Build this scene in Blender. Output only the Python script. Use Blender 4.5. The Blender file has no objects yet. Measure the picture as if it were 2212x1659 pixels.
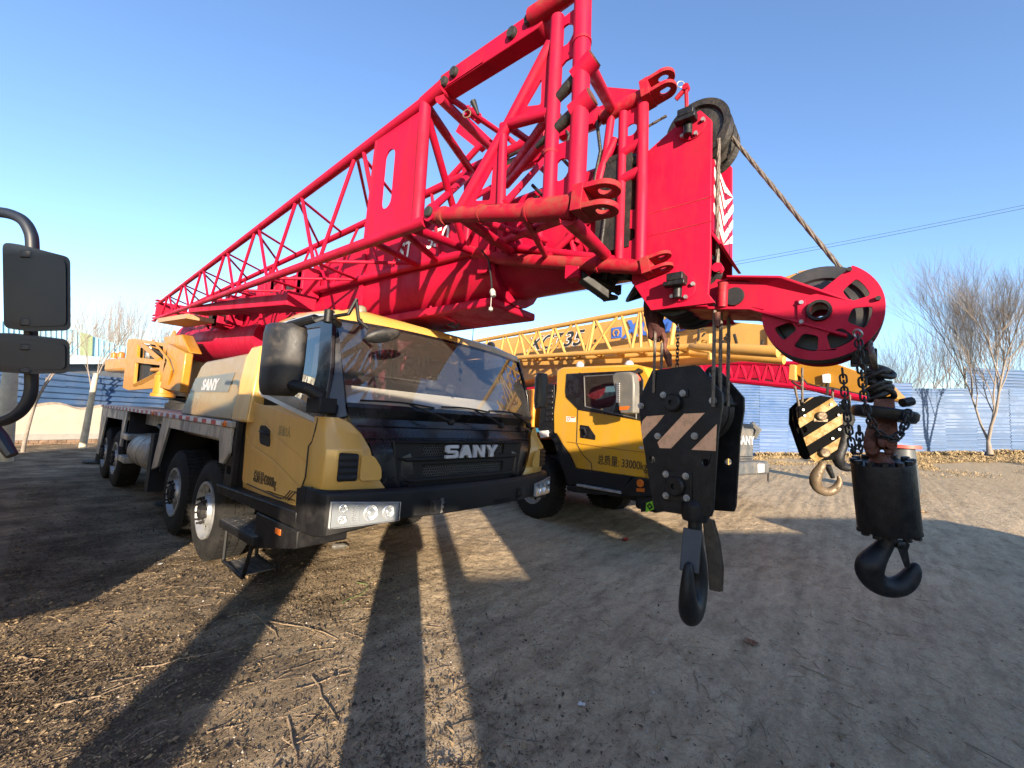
import bpy, bmesh, math, random
from mathutils import Vector as V, Matrix, noise
from mathutils.geometry import tessellate_polygon
random.seed(7)
SC = bpy.context.scene
COL = SC.collection
# ---------------------------------------------------------------- camera model
FPX = 900.8; CX, CY = 1106.0, 829.5           # photograph measured on a 2212 x 1659 sheet
CAM = V((-2.987, 1.430, 1.706))
ROT = Matrix(((0.6263311785807515, -0.7772186004196849, 0.06033657182268176),
              (-0.10746435660640291, -0.009423105153234367, 0.9941642807647253),
              (0.7721144130223314, 0.6291601165450157, 0.08942528139314654)))
def ray(x, y): return ROT.transposed() @ V(((x - CX) / FPX, -(y - CY) / FPX, 1.0))
def on(x, y, ax, val):                         # point of the view ray on an axis plane
    d = ray(x, y); return CAM + d * ((val - CAM[ax]) / d[ax])
def PX(x, y, X): return on(x, y, 0, X)
def PY(x, y, Y): return on(x, y, 1, Y)
def PZ(x, y, Z): return on(x, y, 2, Z)
def PD(x, y, t): return CAM + ray(x, y) * t
def PP(x, y, P0, n):
    d = ray(x, y); return CAM + d * ((P0 - CAM).dot(n) / d.dot(n))
# ---------------------------------------------------------------- materials
MATS = {}
def lin(c): return tuple((v / 12.92 if v <= .04045 else ((v + .055) / 1.055) ** 2.4) for v in c)
def mat(name, col, rough=.5, metal=0., var=.15, scale=6., bump=0., bscale=40., dirt=None, dirt_amt=.35, dscale=2.5, coat=0., spec=.5, streak=False):
    m = bpy.data.materials.new(name); m.use_nodes = True; MATS[name] = m
    nt = m.node_tree; N = nt.nodes; L = nt.links; b = N['Principled BSDF']
    tc = N.new('ShaderNodeTexCoord')
    n1 = N.new('ShaderNodeTexNoise'); n1.inputs['Scale'].default_value = scale; n1.inputs['Detail'].default_value = 8
    L.new(tc.outputs['Object'], n1.inputs['Vector'])
    r = N.new('ShaderNodeValToRGB'); r.color_ramp.elements[0].position = .3; r.color_ramp.elements[1].position = .7
    a = [max(0, c * (1 - var)) for c in col]; z = [min(1, c * (1 + var)) for c in col]
    r.color_ramp.elements[0].color = (*a, 1); r.color_ramp.elements[1].color = (*z, 1)
    L.new(n1.outputs['Fac'], r.inputs['Fac']); out = r.outputs['Color']
    rr = N.new('ShaderNodeMapRange'); rr.inputs[3].default_value = max(.03, rough - .12); rr.inputs[4].default_value = min(1, rough + .15)
    L.new(n1.outputs['Fac'], rr.inputs[0]); rout = rr.outputs[0]
    if dirt:
        n2 = N.new('ShaderNodeTexNoise'); n2.inputs['Scale'].default_value = dscale; n2.inputs['Detail'].default_value = 12; n2.inputs['Roughness'].default_value = .72
        if streak:
            mp = N.new('ShaderNodeMapping'); mp.inputs['Scale'].default_value = (1.6, 1.6, .5); L.new(tc.outputs['Object'], mp.inputs[0]); L.new(mp.outputs[0], n2.inputs['Vector'])
        else: L.new(tc.outputs['Object'], n2.inputs['Vector'])
        r2 = N.new('ShaderNodeValToRGB'); r2.color_ramp.elements[0].position = .46; r2.color_ramp.elements[1].position = .72
        r2.color_ramp.elements[0].color = (0, 0, 0, 1); r2.color_ramp.elements[1].color = (dirt_amt,) * 3 + (1,)
        L.new(n2.outputs['Fac'], r2.inputs['Fac'])
        mx = N.new('ShaderNodeMix'); mx.data_type = 'RGBA'
        L.new(r2.outputs['Color'], mx.inputs[0]); L.new(out, mx.inputs[6]); mx.inputs[7].default_value = (*dirt, 1); out = mx.outputs[2]
        ad = N.new('ShaderNodeMath'); ad.operation = 'ADD'; ad.use_clamp = True; L.new(rout, ad.inputs[0]); L.new(r2.outputs['Color'], ad.inputs[1]); rout = ad.outputs[0]
    L.new(out, b.inputs['Base Color']); L.new(rout, b.inputs['Roughness'])
    b.inputs['Metallic'].default_value = metal; b.inputs['Coat Weight'].default_value = coat; b.inputs['Coat Roughness'].default_value = .12
    b.inputs['Specular IOR Level'].default_value = spec
    if bump:
        n3 = N.new('ShaderNodeTexNoise'); n3.inputs['Scale'].default_value = bscale; n3.inputs['Detail'].default_value = 6
        L.new(tc.outputs['Object'], n3.inputs['Vector'])
        bp = N.new('ShaderNodeBump'); bp.inputs['Strength'].default_value = bump; bp.inputs['Distance'].default_value = .01
        L.new(n3.outputs['Fac'], bp.inputs['Height']); L.new(bp.outputs[0], b.inputs['Normal'])
    return m
DUST = (.26, .21, .15)
RED = mat('red_paint', (.36, .0025, .027), .5, 0, .10, 3, spec=.22, dirt=(.13, .012, .014), dirt_amt=.4, dscale=3.5, coat=.0, streak=True)
REDP = mat('worn_red_paint', (.30, .003, .018), .55, 0, .15, 5, dirt=(.14, .06, .032), dirt_amt=.85, dscale=9, spec=.3, bump=.15, bscale=30)
YEL = mat('ochre_paint', (.50, .29, .065), .33, 0, .05, 2, dirt=DUST, dirt_amt=.22, dscale=3, coat=.45, streak=True)
YELB = mat('yellow_orange_paint', (.38, .17, .012), .42, 0, .1, 2, dirt=(.28, .17, .06), dirt_amt=.45, dscale=4, coat=.15)
XYEL = mat('xcab_yellow_paint', (.56, .29, .02), .3, 0, .06, 2, dirt=DUST, dirt_amt=.25, dscale=3, coat=.45, streak=True)
XBOOM = mat('boom_yellow_paint', (.52, .28, .065), .45, 0, .08, 2, dirt=(.3, .17, .06), dirt_amt=.45, dscale=2.5, coat=.1)
BLK = mat('black_plastic', (.005, .005, .006), .5, 0, .2, 8, spec=.3, dirt=(.05, .045, .04), dirt_amt=.3, dscale=5, bump=.1, bscale=200)
BLKG = mat('black_gloss', (.007, .007, .009), .22, 0, .2, 3, dirt=(.06, .055, .05), dirt_amt=.3, dscale=3, coat=.2)
MIR = mat('mirror_shell', (.012, .012, .013), .42, 0, .15, 5, dirt=(.12, .10, .08), dirt_amt=.35, dscale=9, bump=.25, bscale=260)
MIRN = mat('near_mirror_shell', (.004, .008, .018), .5, 0, .1, 5)
DARK = mat('dark_chassis', (.008, .008, .009), .6, .1, .3, 5, dirt=(.07, .06, .05), dirt_amt=.4, dscale=4)
STEEL = mat('bare_steel', (.42, .42, .42), .42, .85, .15, 8, dirt=(.16, .12, .08), dirt_amt=.5, dscale=9)
ALU = mat('silver_skirt_metal', (.46, .43, .37), .42, .55, .12, 3, dirt=(.10, .085, .06), dirt_amt=.7, dscale=4, streak=True)
RIM = mat('wheel_rim_silver', (.38, .39, .40), .4, .6, .15, 6, dirt=(.12, .10, .08), dirt_amt=.7, dscale=6)
RUB = mat('tyre_rubber', (.010, .010, .010), .8, 0, .25, 8, spec=.3, dirt=(.07, .058, .045), dirt_amt=.28, dscale=7, bump=.3, bscale=60)
GREASE = mat('greasy_black', (.016, .014, .012), .45, .1, .4, 12, dirt=(.06, .04, .025), dirt_amt=.3, dscale=9, bump=.5, bscale=50)
HOOKB = mat('black_hook_paint', (.006, .006, .007), .42, 0, .25, 8, dirt=(.10, .09, .085), dirt_amt=.16, dscale=22, bump=.25, bscale=45, spec=.35)
HOOKS = mat('chipped_black_plate', (.006, .006, .007), .42, 0, .25, 8, spec=.35, dirt=(.10, .095, .09), dirt_amt=.16, dscale=14, bump=.2, bscale=60)
ORG = mat('faded_orange_film', (.80, .44, .25), .5, 0, .08, 5, dirt=(.2, .11, .06), dirt_amt=.45, dscale=22)
RUSTM = mat('rusty_iron', (.11, .035, .022), .6, .2, .35, 12, dirt=(.05, .03, .02), dirt_amt=.7, dscale=10, bump=.5, bscale=50)
BRASS = mat('worn_brass_steel', (.14, .10, .06), .45, .4, .25, 10, dirt=(.08, .06, .04), dirt_amt=.7, dscale=16, bump=.3, bscale=60)
ROPE = mat('greased_wire_rope', (.13, .105, .085), .5, .3, .35, 60, dirt=(.05, .04, .03), dirt_amt=.5, dscale=50)
WHT = mat('white_film', (.72, .70, .66), .5, 0, .06, 5, dirt=(.4, .3, .22), dirt_amt=.4, dscale=12)
REFR = mat('red_reflective', (.45, .03, .03), .4, 0, .15, 9, dirt=DUST, dirt_amt=.5, dscale=20)
LETG = mat('letter_grey', (.42, .43, .46), .38, .15, .1, 8, dirt=DUST, dirt_amt=.3, dscale=14)
LETB = mat('letter_black', (.02, .02, .018), .5)
LETW = mat('letter_white', (.75, .73, .70), .5, 0, .05, 4, dirt=(.5, .2, .18), dirt_amt=.4, dscale=10)
LETU = mat('letter_blue', (.045, .13, .48), .45, 0, .1, 4)
AMB = mat('amber_lens', (.55, .13, .02), .2, 0, .1, 6)
GRNF = mat('green_film', (.22, .55, .03), .4)
SEAT = mat('cab_interior', (.028, .026, .025), .7)
DASH = mat('pale_dashboard', (.62, .58, .52), .7, 0, .08, 5)
CLOTH = mat('worn_grey_cloth', (.16, .13, .11), .9, 0, .4, 14, bump=.6, bscale=30)
REDC = mat('dark_red_rag', (.045, .010, .009), .85, 0, .4, 14, bump=.6, bscale=30)
WOODG = mat('weathered_wood', (.085, .068, .05), .85, 0, .35, 18, bump=.5, bscale=50)
CONC = mat('concrete_post', (.46, .42, .32), .8, 0, .15, 6, dirt=(.25, .2, .14), dirt_amt=.5, dscale=5)
def glass(name, tint, gloss=.07, dust=.1, rough=.02, dcol=(.5, .46, .42)):
    m = bpy.data.materials.new(name); m.use_nodes = True; MATS[name] = m
    nt = m.node_tree; N = nt.nodes; L = nt.links; N.clear()
    o = N.new('ShaderNodeOutputMaterial'); tr = N.new('ShaderNodeBsdfTransparent'); tr.inputs[0].default_value = (*tint, 1)
    gl = N.new('ShaderNodeBsdfGlossy'); gl.inputs['Roughness'].default_value = rough; gl.inputs['Color'].default_value = (.9, .95, 1, 1)
    df = N.new('ShaderNodeBsdfDiffuse'); df.inputs[0].default_value = (*dcol, 1)
    fr = N.new('ShaderNodeFresnel'); fr.inputs[0].default_value = 1.5
    ma = N.new('ShaderNodeMath'); ma.operation = 'MULTIPLY_ADD'; ma.inputs[1].default_value = 1.3; ma.inputs[2].default_value = gloss; ma.use_clamp = True
    L.new(fr.outputs[0], ma.inputs[0])
    m1 = N.new('ShaderNodeMixShader'); L.new(ma.outputs[0], m1.inputs[0]); L.new(tr.outputs[0], m1.inputs[1]); L.new(gl.outputs[0], m1.inputs[2])
    tc = N.new('ShaderNodeTexCoord'); mp = N.new('ShaderNodeMapping'); mp.inputs['Scale'].default_value = (26, 26, 11); L.new(tc.outputs['Object'], mp.inputs[0])
    n = N.new('ShaderNodeTexNoise'); n.inputs['Scale'].default_value = 3; n.inputs['Detail'].default_value = 12; n.inputs['Roughness'].default_value = .75; L.new(mp.outputs[0], n.inputs['Vector'])
    mr = N.new('ShaderNodeMapRange'); mr.inputs[1].default_value = .35; mr.inputs[2].default_value = .75; mr.inputs[3].default_value = dust * .35; mr.inputs[4].default_value = dust * 2; L.new(n.outputs['Fac'], mr.inputs[0])
    m2 = N.new('ShaderNodeMixShader'); L.new(mr.outputs[0], m2.inputs[0]); L.new(m1.outputs[0], m2.inputs[1]); L.new(df.outputs[0], m2.inputs[2])
    L.new(m2.outputs[0], o.inputs[0]); return m
GLS = glass('dusty_windscreen', (.80, .82, .83), .09, .042)
GLD = glass('side_glass', (.35, .42, .42), .06, .04)
GLT = glass('tinted_glass', (.05, .05, .05), .03, .06)
LENS = glass('lamp_lens', (.85, .88, .9), .10, .03, .08)
CHR = mat('lamp_reflector', (.85, .85, .85), .22, .75, .05, 30)
# ---------------------------------------------------------------- mesh builder
WM = {}
class MB:
    def __init__(s): s.v = []; s.f = []; s.mi = []; s.cur = 0
    def add(s, vs, fs):
        b = len(s.v); s.v += [V(p) for p in vs]; s.f += [tuple(b + i for i in f) for f in fs]; s.mi += [s.cur] * len(fs); return s
    def box(s, x0, x1, y0, y1, z0, z1, M=None):
        vs = [V((x, y, z)) for z in (z0, z1) for y in (y0, y1) for x in (x0, x1)]
        if M: vs = [M @ p for p in vs]
        return s.add(vs, [(0, 2, 3, 1), (4, 5, 7, 6), (0, 1, 5, 4), (2, 6, 7, 3), (0, 4, 6, 2), (1, 3, 7, 5)])
    def hexa(s, a, b):                       # two quads, a and b, joined
        return s.add(list(a) + list(b), [(3, 2, 1, 0), (4, 5, 6, 7)] + [(i, (i + 1) % 4, 4 + (i + 1) % 4, 4 + i) for i in range(4)])
    def tube(s, pts, r, n=10, cap=True):
        pts = [V(p) for p in pts]; k = len(pts); rs = r if isinstance(r, (list, tuple)) else [r] * k
        t0 = (pts[1] - pts[0]).normalized(); up = V((0, 0, 1)) if abs(t0.z) < .9 else V((1, 0, 0))
        u = t0.cross(up).normalized(); vs = []
        for i, p in enumerate(pts):
            a = pts[max(0, i - 1)]; b = pts[min(k - 1, i + 1)]; t = (b - a)
            t = t.normalized() if t.length > 1e-9 else t0
            u = (u - t * u.dot(t)); u = u.normalized() if u.length > 1e-6 else t.orthogonal().normalized(); w = t.cross(u)
            for j in range(n):
                an = 2 * math.pi * j / n; vs.append(p + (u * math.cos(an) + w * math.sin(an)) * rs[i])
        fs = [(i * n + j, i * n + (j + 1) % n, (i + 1) * n + (j + 1) % n, (i + 1) * n + j) for i in range(k - 1) for j in range(n)]
        if cap: fs += [tuple(range(n))[::-1], tuple((k - 1) * n + j for j in range(n))]
        return s.add(vs, fs)
    def prism(s, poly, vec, holes=()):       # planar polygon (3D points) extruded by vec, with holes
        loops = [[V(p) for p in poly]] + [[V(p) for p in h] for h in holes]; vec = V(vec)
        flat = [p for l in loops for p in l]; n = len(flat)
        tris = tessellate_polygon(loops)
        fs = [tuple(t) for t in tris] + [tuple(i + n for i in t[::-1]) for t in tris]; o = 0
        for l in loops:
            k = len(l); fs += [(o + i, o + (i + 1) % k, n + o + (i + 1) % k, n + o + i) for i in range(k)]; o += k
        return s.add(flat + [p + vec for p in flat], fs)
    def lathe(s, c, ax, prof, n=24, closed=False):   # prof: (radius, offset along ax)
        c = V(c); ax = V(ax).normalized(); u = ax.orthogonal().normalized(); w = ax.cross(u); k = len(prof)
        vs = [c + ax * h + (u * math.cos(2 * math.pi * j / n) + w * math.sin(2 * math.pi * j / n)) * r for r, h in prof for j in range(n)]
        m = k if closed else k - 1
        fs = [(i * n + j, i * n + (j + 1) % n, ((i + 1) % k) * n + (j + 1) % n, ((i + 1) % k) * n + j) for i in range(m) for j in range(n)]
        return s.add(vs, fs)
    def cyl(s, a, b, r, n=16): return s.tube([a, b], r, n)
    def ring(s, c, ax, R, r, n=20, m=8, M=None):
        c = V(c); ax = V(ax).normalized(); u = ax.orthogonal().normalized(); w = ax.cross(u)
        return s.tube([c + (u * math.cos(2 * math.pi * i / n) + w * math.sin(2 * math.pi * i / n)) * R for i in range(n + 1)], r, m, False)
    def text(s, body, origin, xd, yd, size=.1, depth=.002, shear=0., off=0., sx=1., sp=1.):
        cu = bpy.data.curves.new('t', 'FONT'); cu.body = body; cu.size = 1; cu.extrude = .5; cu.shear = shear; cu.offset = off; cu.space_character = sp; cu.resolution_u = 4
        o = bpy.data.objects.new('t', cu); COL.objects.link(o); dg = bpy.context.evaluated_depsgraph_get(); dg.update()
        me = bpy.data.meshes.new_from_object(o.evaluated_get(dg)); xd = V(xd).normalized(); yd = V(yd).normalized(); nd = xd.cross(yd)
        s.add([V(origin) + xd * p.co.x * size * sx + yd * p.co.y * size + nd * (p.co.z + .5) * depth for p in me.vertices], [tuple(f.vertices) for f in me.polygons])
        bpy.data.objects.remove(o); bpy.data.curves.remove(cu); bpy.data.meshes.remove(me); return s
    def build(s, name, m, parent=None, bevel=0, local=False, ang=35, smooth=True, recalc=True):
        me = bpy.data.meshes.new(name)
        Mi = WM[parent].inverted() if (parent is not None and not local) else None
        me.from_pydata([tuple(Mi @ p) if Mi else tuple(p) for p in s.v], [], s.f); me.update()
        if recalc:
            bm = bmesh.new(); bm.from_mesh(me); bmesh.ops.recalc_face_normals(bm, faces=bm.faces); bm.to_mesh(me); bm.free()
        for mm in (m if isinstance(m, (list, tuple)) else [m]): me.materials.append(mm)
        for p, k in zip(me.polygons, s.mi): p.material_index = k; p.use_smooth = smooth
        if smooth: me.set_sharp_from_angle(angle=math.radians(ang))
        o = bpy.data.objects.new(name, me); COL.objects.link(o)
        if parent is not None: o.parent = parent; WM[o] = WM[parent]
        else: WM[o] = Matrix()
        if bevel:
            b = o.modifiers.new('bevel', 'BEVEL'); b.width = bevel; b.segments = 2; b.limit_method = 'ANGLE'; b.angle_limit = math.radians(40); b.harden_normals = False
        return o
def thing(name, label, cat, loc=(0, 0, 0), rz=0, group=None):
    o = bpy.data.objects.new(name, None); COL.objects.link(o); o.location = loc; o.rotation_euler = (0, 0, rz)
    o.empty_display_size = .2; WM[o] = Matrix.Translation(V(loc)) @ Matrix.Rotation(rz, 4, 'Z'); tag(o, label, cat, group); return o
def tag(o, label, cat, group=None):
    o['label'] = label; o['category'] = cat
    if group: o['group'] = group
    return o
def copy_tree(o, parent=None):
    c = o.copy(); COL.objects.link(c)
    if parent is not None: c.parent = parent
    for ch in list(o.children): copy_tree(ch, c)
    return c
def circ(c, a, b, r, n=16, a0=0, a1=2 * math.pi, r2=None):
    c = V(c); a = V(a); b = V(b); r2 = r2 or r; full = abs(a1 - a0 - 2 * math.pi) < 1e-6; m = n if full else n + 1
    return [c + a * math.cos(a0 + (a1 - a0) * i / n) * r + b * math.sin(a0 + (a1 - a0) * i / n) * r2 for i in range(m)]
X_, Y_, Z_ = V((1, 0, 0)), V((0, 1, 0)), V((0, 0, 1))
def rpoly(pts, r, n=4):                       # rounded polygon corners
    out = []; k = len(pts)
    for i in range(k):
        p = V(pts[i]); a = V(pts[i - 1]) - p; b = V(pts[(i + 1) % k]) - p; rr = min(r, a.length * .45, b.length * .45)
        A = p + a.normalized() * rr; B = p + b.normalized() * rr
        for j in range(n + 1):
            t = j / n; out.append(A * (1 - t) ** 2 + p * 2 * t * (1 - t) + B * t * t)
    return out
# ================================================================= wheels
def make_wheel(root, c, s=-1, R=.53, W=.34, rimr=.30, detail=True):
    """c = centre of the outer tyre plane; the outside faces s along local X"""
    c = V(c); o = X_ * s
    h = W
    m = MB()
    prof = [(rimr, -.03), (rimr + .03, .0), (rimr + .10, .012), (R - .06, .0), (R - .015, -.025), (R, -.06), (R, -h * .48), (R - .008, -h * .5), (R, -h * .52),
            (R, -h + .06), (R - .015, -h + .025), (R - .06, -h), (rimr, -h + .02)]
    m.lathe(c, o, prof, 56)
    if detail:
        for k in range(50):
            a = 2 * math.pi * k / 50
            for y0, y1, sh in ((-.03, -h * .36, .25), (-h * .40, -h * .60, -.2), (-h * .64, -h + .03, .25)):
                q = []
                for rr in (R - .01, R + .012):
                    for yy, dd in ((y0, 0), (y1, sh * .12)):
                        for da in (-.042, .036):
                            an = a + da + dd; q.append(c + o * yy + V((0, math.cos(an), math.sin(an))) * rr)
                m.hexa([q[0], q[1], q[3], q[2]], [q[4], q[5], q[7], q[6]])
    ty = m.build('tyre', RUB, root, ang=25)
    m = MB()
    m.lathe(c, o, [(rimr + .012, -.02), (rimr + .012, .008), (rimr - .015, .01), (rimr - .03, -.03), (rimr - .045, -.06), (rimr - .06, -.065)], 40)
    holes = []
    for k in range(10):
        a = 2 * math.pi * k / 10; cc = c + o * -.045 + V((0, math.cos(a), math.sin(a))) * (rimr * .72)
        holes.append(circ(cc, Y_, Z_, .038, 12))
    m.prism(circ(c + o * -.045, Y_, Z_, rimr - .04, 40), o * -.012, holes)
    m.lathe(c, o, [(rimr * .56, -.045), (rimr * .54, -.01), (rimr * .50, .012), (rimr * .36, .014), (rimr * .34, -.02), (0.002, -.02)], 30)
    rim = m.build('rim', RIM, root, ang=30)
    m = MB()
    m.lathe(c, o, [(rimr * .34, .0), (rimr * .33, .035), (rimr * .27, .05), (rimr * .15, .055), (rimr * .14, .03), (.002, .03)], 20)
    for k in range(10):
        a = 2 * math.pi * (k + .5) / 10; d = V((0, math.cos(a), math.sin(a)))
        m.cyl(c + d * rimr * .445 + o * .01, c + d * rimr * .445 + o * .062, .0125, 6)
        m.cyl(c + d * rimr * .445 + o * .012, c + d * rimr * .445 + o * .03, .02, 6)
    m.lathe(c + o * -.1, o, [(rimr * .9, -.1), (.002, -.1)], 16)
    m.build('hub', DARK, root, ang=30)
    return ty
def wheel_part(root, c, s=-1, **k):
    before = set(bpy.data.objects)
    w = MB()
    make_wheel(root, c, s, **k)
    new = [o for o in bpy.data.objects if o not in before]
    w = [o for o in new if o.name.startswith('tyre')][0]
    w.name = 'wheel'
    for o in new:
        if o is not w: o.parent = w
    return w
def copy_wheel(w, delta, root, flip=False):
    c = w.copy(); COL.objects.link(c); c.parent = root; c.location = V(delta)
    if flip: c.rotation_euler = (0, 0, math.pi)
    for ch in w.children:
        d = ch.copy(); COL.objects.link(d); d.parent = c
    return c

# ================================================================= the black and ochre crane truck with the red boom
root = thing('mobile_crane', 'big four-axle crane truck with black grille, ochre cab and red boom over its cab', 'crane', (0, 4.4, 0), 0, 'truck cranes in the yard')
CR = root
# wheels -----------------------------------------------------------
w0 = wheel_part(root, (-1.404, 7.0, .525), -1)
for yy in (8.3, 12.62, 13.85): copy_wheel(w0, (0, yy - 7.0, 0), root)
for yy in (7.0, 8.3, 12.62, 13.85):           # far side: turned by half a turn about the root
    copy_wheel(w0, (0, yy - 4.4 + (7.0 - 4.4), 0), root, True)
# chassis -----------------------------------------------------------
m = MB(); m.box(-.55, .55, 5.2, 14.6, .62, 1.25); m.box(-.95, .95, 5.0, 6.2, .86, 1.0); m.box(-1.0, 1.0, 6.7, 7.3, .45, .65); m.box(-1.0, 1.0, 8.0, 8.6, .45, .65)
m.box(-1.0, 1.0, 12.3, 14.2, .45, .65); m.box(-1.2, 1.2, 9.3, 9.5, .5, 1.3); m.box(-1.25, 1.25, 14.35, 14.75, .8, 1.45)
m.build('chassis_frame', DARK, root)
# deck with reflective tape -----------------------------------------
m = MB(); m.box(-1.48, 1.48, 6.25, 14.5, 1.475, 1.535); m.box(-1.2, 1.2, 6.3, 14.4, 1.25, 1.472)
m.build('deck', ALU, root, bevel=.006)
m = MB()
yy = 6.55; k = 0
while yy < 14.2:
    m.cur = k % 2; m.box(-1.4835, -1.4805, yy, yy + .155, 1.482, 1.528); yy += .16; k += 1
m.build('reflective_tape', [WHT, REFR], root)
for yy in (6.42, 9.5): MB().lathe((-1.48, yy, 1.505), -X_, [(.035, 0), (.034, .012), (.02, .022), (.002, .026)], 16).build('side_marker_lamp', AMB, root)
def side(pts, name, m_, x=-1.465, th=.03, bev=.004):
    return MB().prism([V((x, a, b)) for a, b in pts], X_ * th).build(name, m_, root, bevel=bev)
side([(6.28, 1.472), (6.28, 1.22), (6.40, 1.10), (6.52, 1.10), (6.60, 1.34), (8.66, 1.34), (8.98, .78), (9.30, .70), (9.02, 1.472)], 'wheel_arch_panel', ALU)
side([(11.6, 1.472), (11.75, .82), (11.9, .82), (11.95, 1.30), (13.75, 1.28), (14.1, .46), (14.35, .46), (14.45, 1.472)], 'wheel_arch_panel', ALU)
for bb_ in ((-1.40, -1.0, 6.25, 6.3, .75, 1.47), (-1.42, -.9, 9.02, 9.06, .7, 1.47), (-1.42, -.9, 11.55, 11.6, .8, 1.47)): MB().box(*bb_).build('mudguard', DARK, root)
# tanks, side steps, stowed outrigger -------------------------------
m = MB(); m.tube([(-1.2, 10.1, .83), (-1.2, 10.15, .83), (-1.2, 10.2, .83), (-1.2, 11.1, .83), (-1.2, 11.15, .83)], [.20, .26, .28, .28, .2], 24)
for y_ in (10.35, 10.95): m.lathe((-1.2, y_, .83), Y_, [(.283, 0), (.289, .005), (.289, .045), (.283, .05)], 24)
m.build('fuel_tank', ALU, root, ang=50)
m = MB(); m.tube([(-1.25, 9.75, .62), (-1.25, 9.75, 1.25), (-1.15, 9.7, 1.42)], .09, 14); m.tube([(-1.3, 10.0, 1.3), (-1.32, 9.6, 1.25), (-1.28, 9.4, .9)], .035, 8); m.build('air_filter', BLK, root)
for z_ in (.62, 1.02):
    m = MB(); m.box(-1.47, -1.2, 11.25, 11.85, z_ - .05, z_ + .05); m.build('side_step', ALU, root, bevel=.01)
m = MB(); m.lathe((-1.05, 9.6, .12), Z_, [(.002, 0), (.26, 0), (.28, .02), (.25, .04), (.1, .05), (.09, .16), (.002, .16)], 24); m.build('outrigger_pad', DARK, root)
m = MB(); m.box(-1.3, 1.3, 9.45, 9.75, .9, 1.2); m.box(-1.44, -1.2, 9.5, 9.7, .35, 1.2); m.build('outrigger_beam', DARK, root); MB().box(-1.44, -1.15, 14.3, 14.6, .5, 1.45).build('outrigger_beam', DARK, root)
m = MB(); m.lathe((-1.35, 14.55, .22), Z_, [(.002, 0), (.3, 0), (.3, .05), (.1, .07), (.09, .3), (.002, .3)], 20); m.build('outrigger_pad', DARK, root)
# engine cover -------------------------------------------------------
ec = MB().prism([(-1.42, 6.38, 1.54), (-1.42, 8.42, 1.54), (-1.36, 8.0, 2.16), (-1.34, 7.85, 2.24), (-1.34, 6.38, 2.27)], X_ * 1.0).build('engine_cover', mat('grey_ochre_panel', (.24, .15, .05), .3, .05, .08, 2, dirt=(.17, .15, .11), dirt_amt=.35, dscale=2, coat=.4), root, bevel=.03)
m = MB().prism([(-1.45, 5.95, 1.54), (-1.45, 6.38, 1.54), (-1.38, 6.38, 2.20), (-1.34, 6.34, 2.33), (-1.34, 6.1, 2.33)], X_ * 1.1); m.build('engine_cover_end', YEL, root, bevel=.02)
def ecp(y, z): return V((-1.425 + (z - 1.54) * .115, y, z))
MB().prism([ecp(6.75, 1.84), ecp(8.17, 1.84), ecp(8.08, 2.02), ecp(6.68, 2.06)], -X_ * .004).build('badge_panel', mat('badge_grey', (.12, .12, .11), .35), ec)
MB().text('SANY', ecp(7.72, 1.865) - X_ * .008, -Y_, V((.1, 0, 1)), .19, -.004, .15, .03, 1.2).build('badge_lettering', LETG, ec, ang=20)
# ================================================================= cab
def mir(ps): return [V((-p[0], p[1], p[2])) for p in ps][::-1]
# shell: cross sections from the rear to the front, open front face covered by other parts
SEC = []
def csec(y, zb, zs, zt, xs, xt):             # half section -> closed ring of points
    h = [(0, y, zb), (-xs, y, zb), (-xs, y, zs * .5 + zb * .5), (-xs, y, zs), (-xs + .01, y, zs + .12), (-xt, y, zt - .09), (-xt + .05, y, zt - .03), (-xt + .14, y, zt), (0, y, zt + .03)]
    return [V(p) for p in h] + [V((-p[0], p[1], p[2])) for p in h[-2:0:-1]]
secs = [csec(6.17, .93, 1.6, 2.52, 1.34, 1.26), csec(6.10, .90, 1.6, 2.62, 1.36, 1.27), csec(5.6, .90, 1.6, 2.66, 1.37, 1.27), csec(5.05, .91, 1.62, 2.625, 1.37, 1.26), csec(4.84, .92, 1.64, 2.55, 1.36, 1.25)]
m = MB(); n = len(secs[0])
for r_ in secs: m.v += r_
for i in range(len(secs) - 1):
    for j in range(n):
        jj = (j + 1) % n
        # leave the side window openings open (upper side strip)
        if j in (4,) and 0 < i < 3: continue
        if j in (n - 5,) and 0 < i < 3: continue
        m.f.append((i * n + j, i * n + jj, (i + 1) * n + jj, (i + 1) * n + j)); m.mi.append(0)
m.f.append(tuple(range(n))); m.mi.append(0)
cab = m.build('cab_body', YEL, root, ang=40)
# roof lip over the windscreen
rf = [V((x, 4.80 - .07 * (1 - (x / 1.26) ** 2), 2.50 + .035 * (1 - (x / 1.26) ** 2))) for x in [i / 10 * 1.26 for i in range(-10, 11)]]
m = MB(); b0 = [p + V((0, 0, -.015)) for p in rf]; b1 = [p + V((0, .03, .06)) for p in rf]; b2 = [V((p.x, 5.0, 2.66 if abs(p.x) < 1.1 else 2.60)) for p in rf]
m.add(b0 + b1 + b2, [(i + k * 21, i + 1 + k * 21, i + 22 + k * 21, i + 21 + k * 21) for k in (0, 1) for i in range(20)])
m.build('roof_lip', YEL, root, ang=60)
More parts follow.
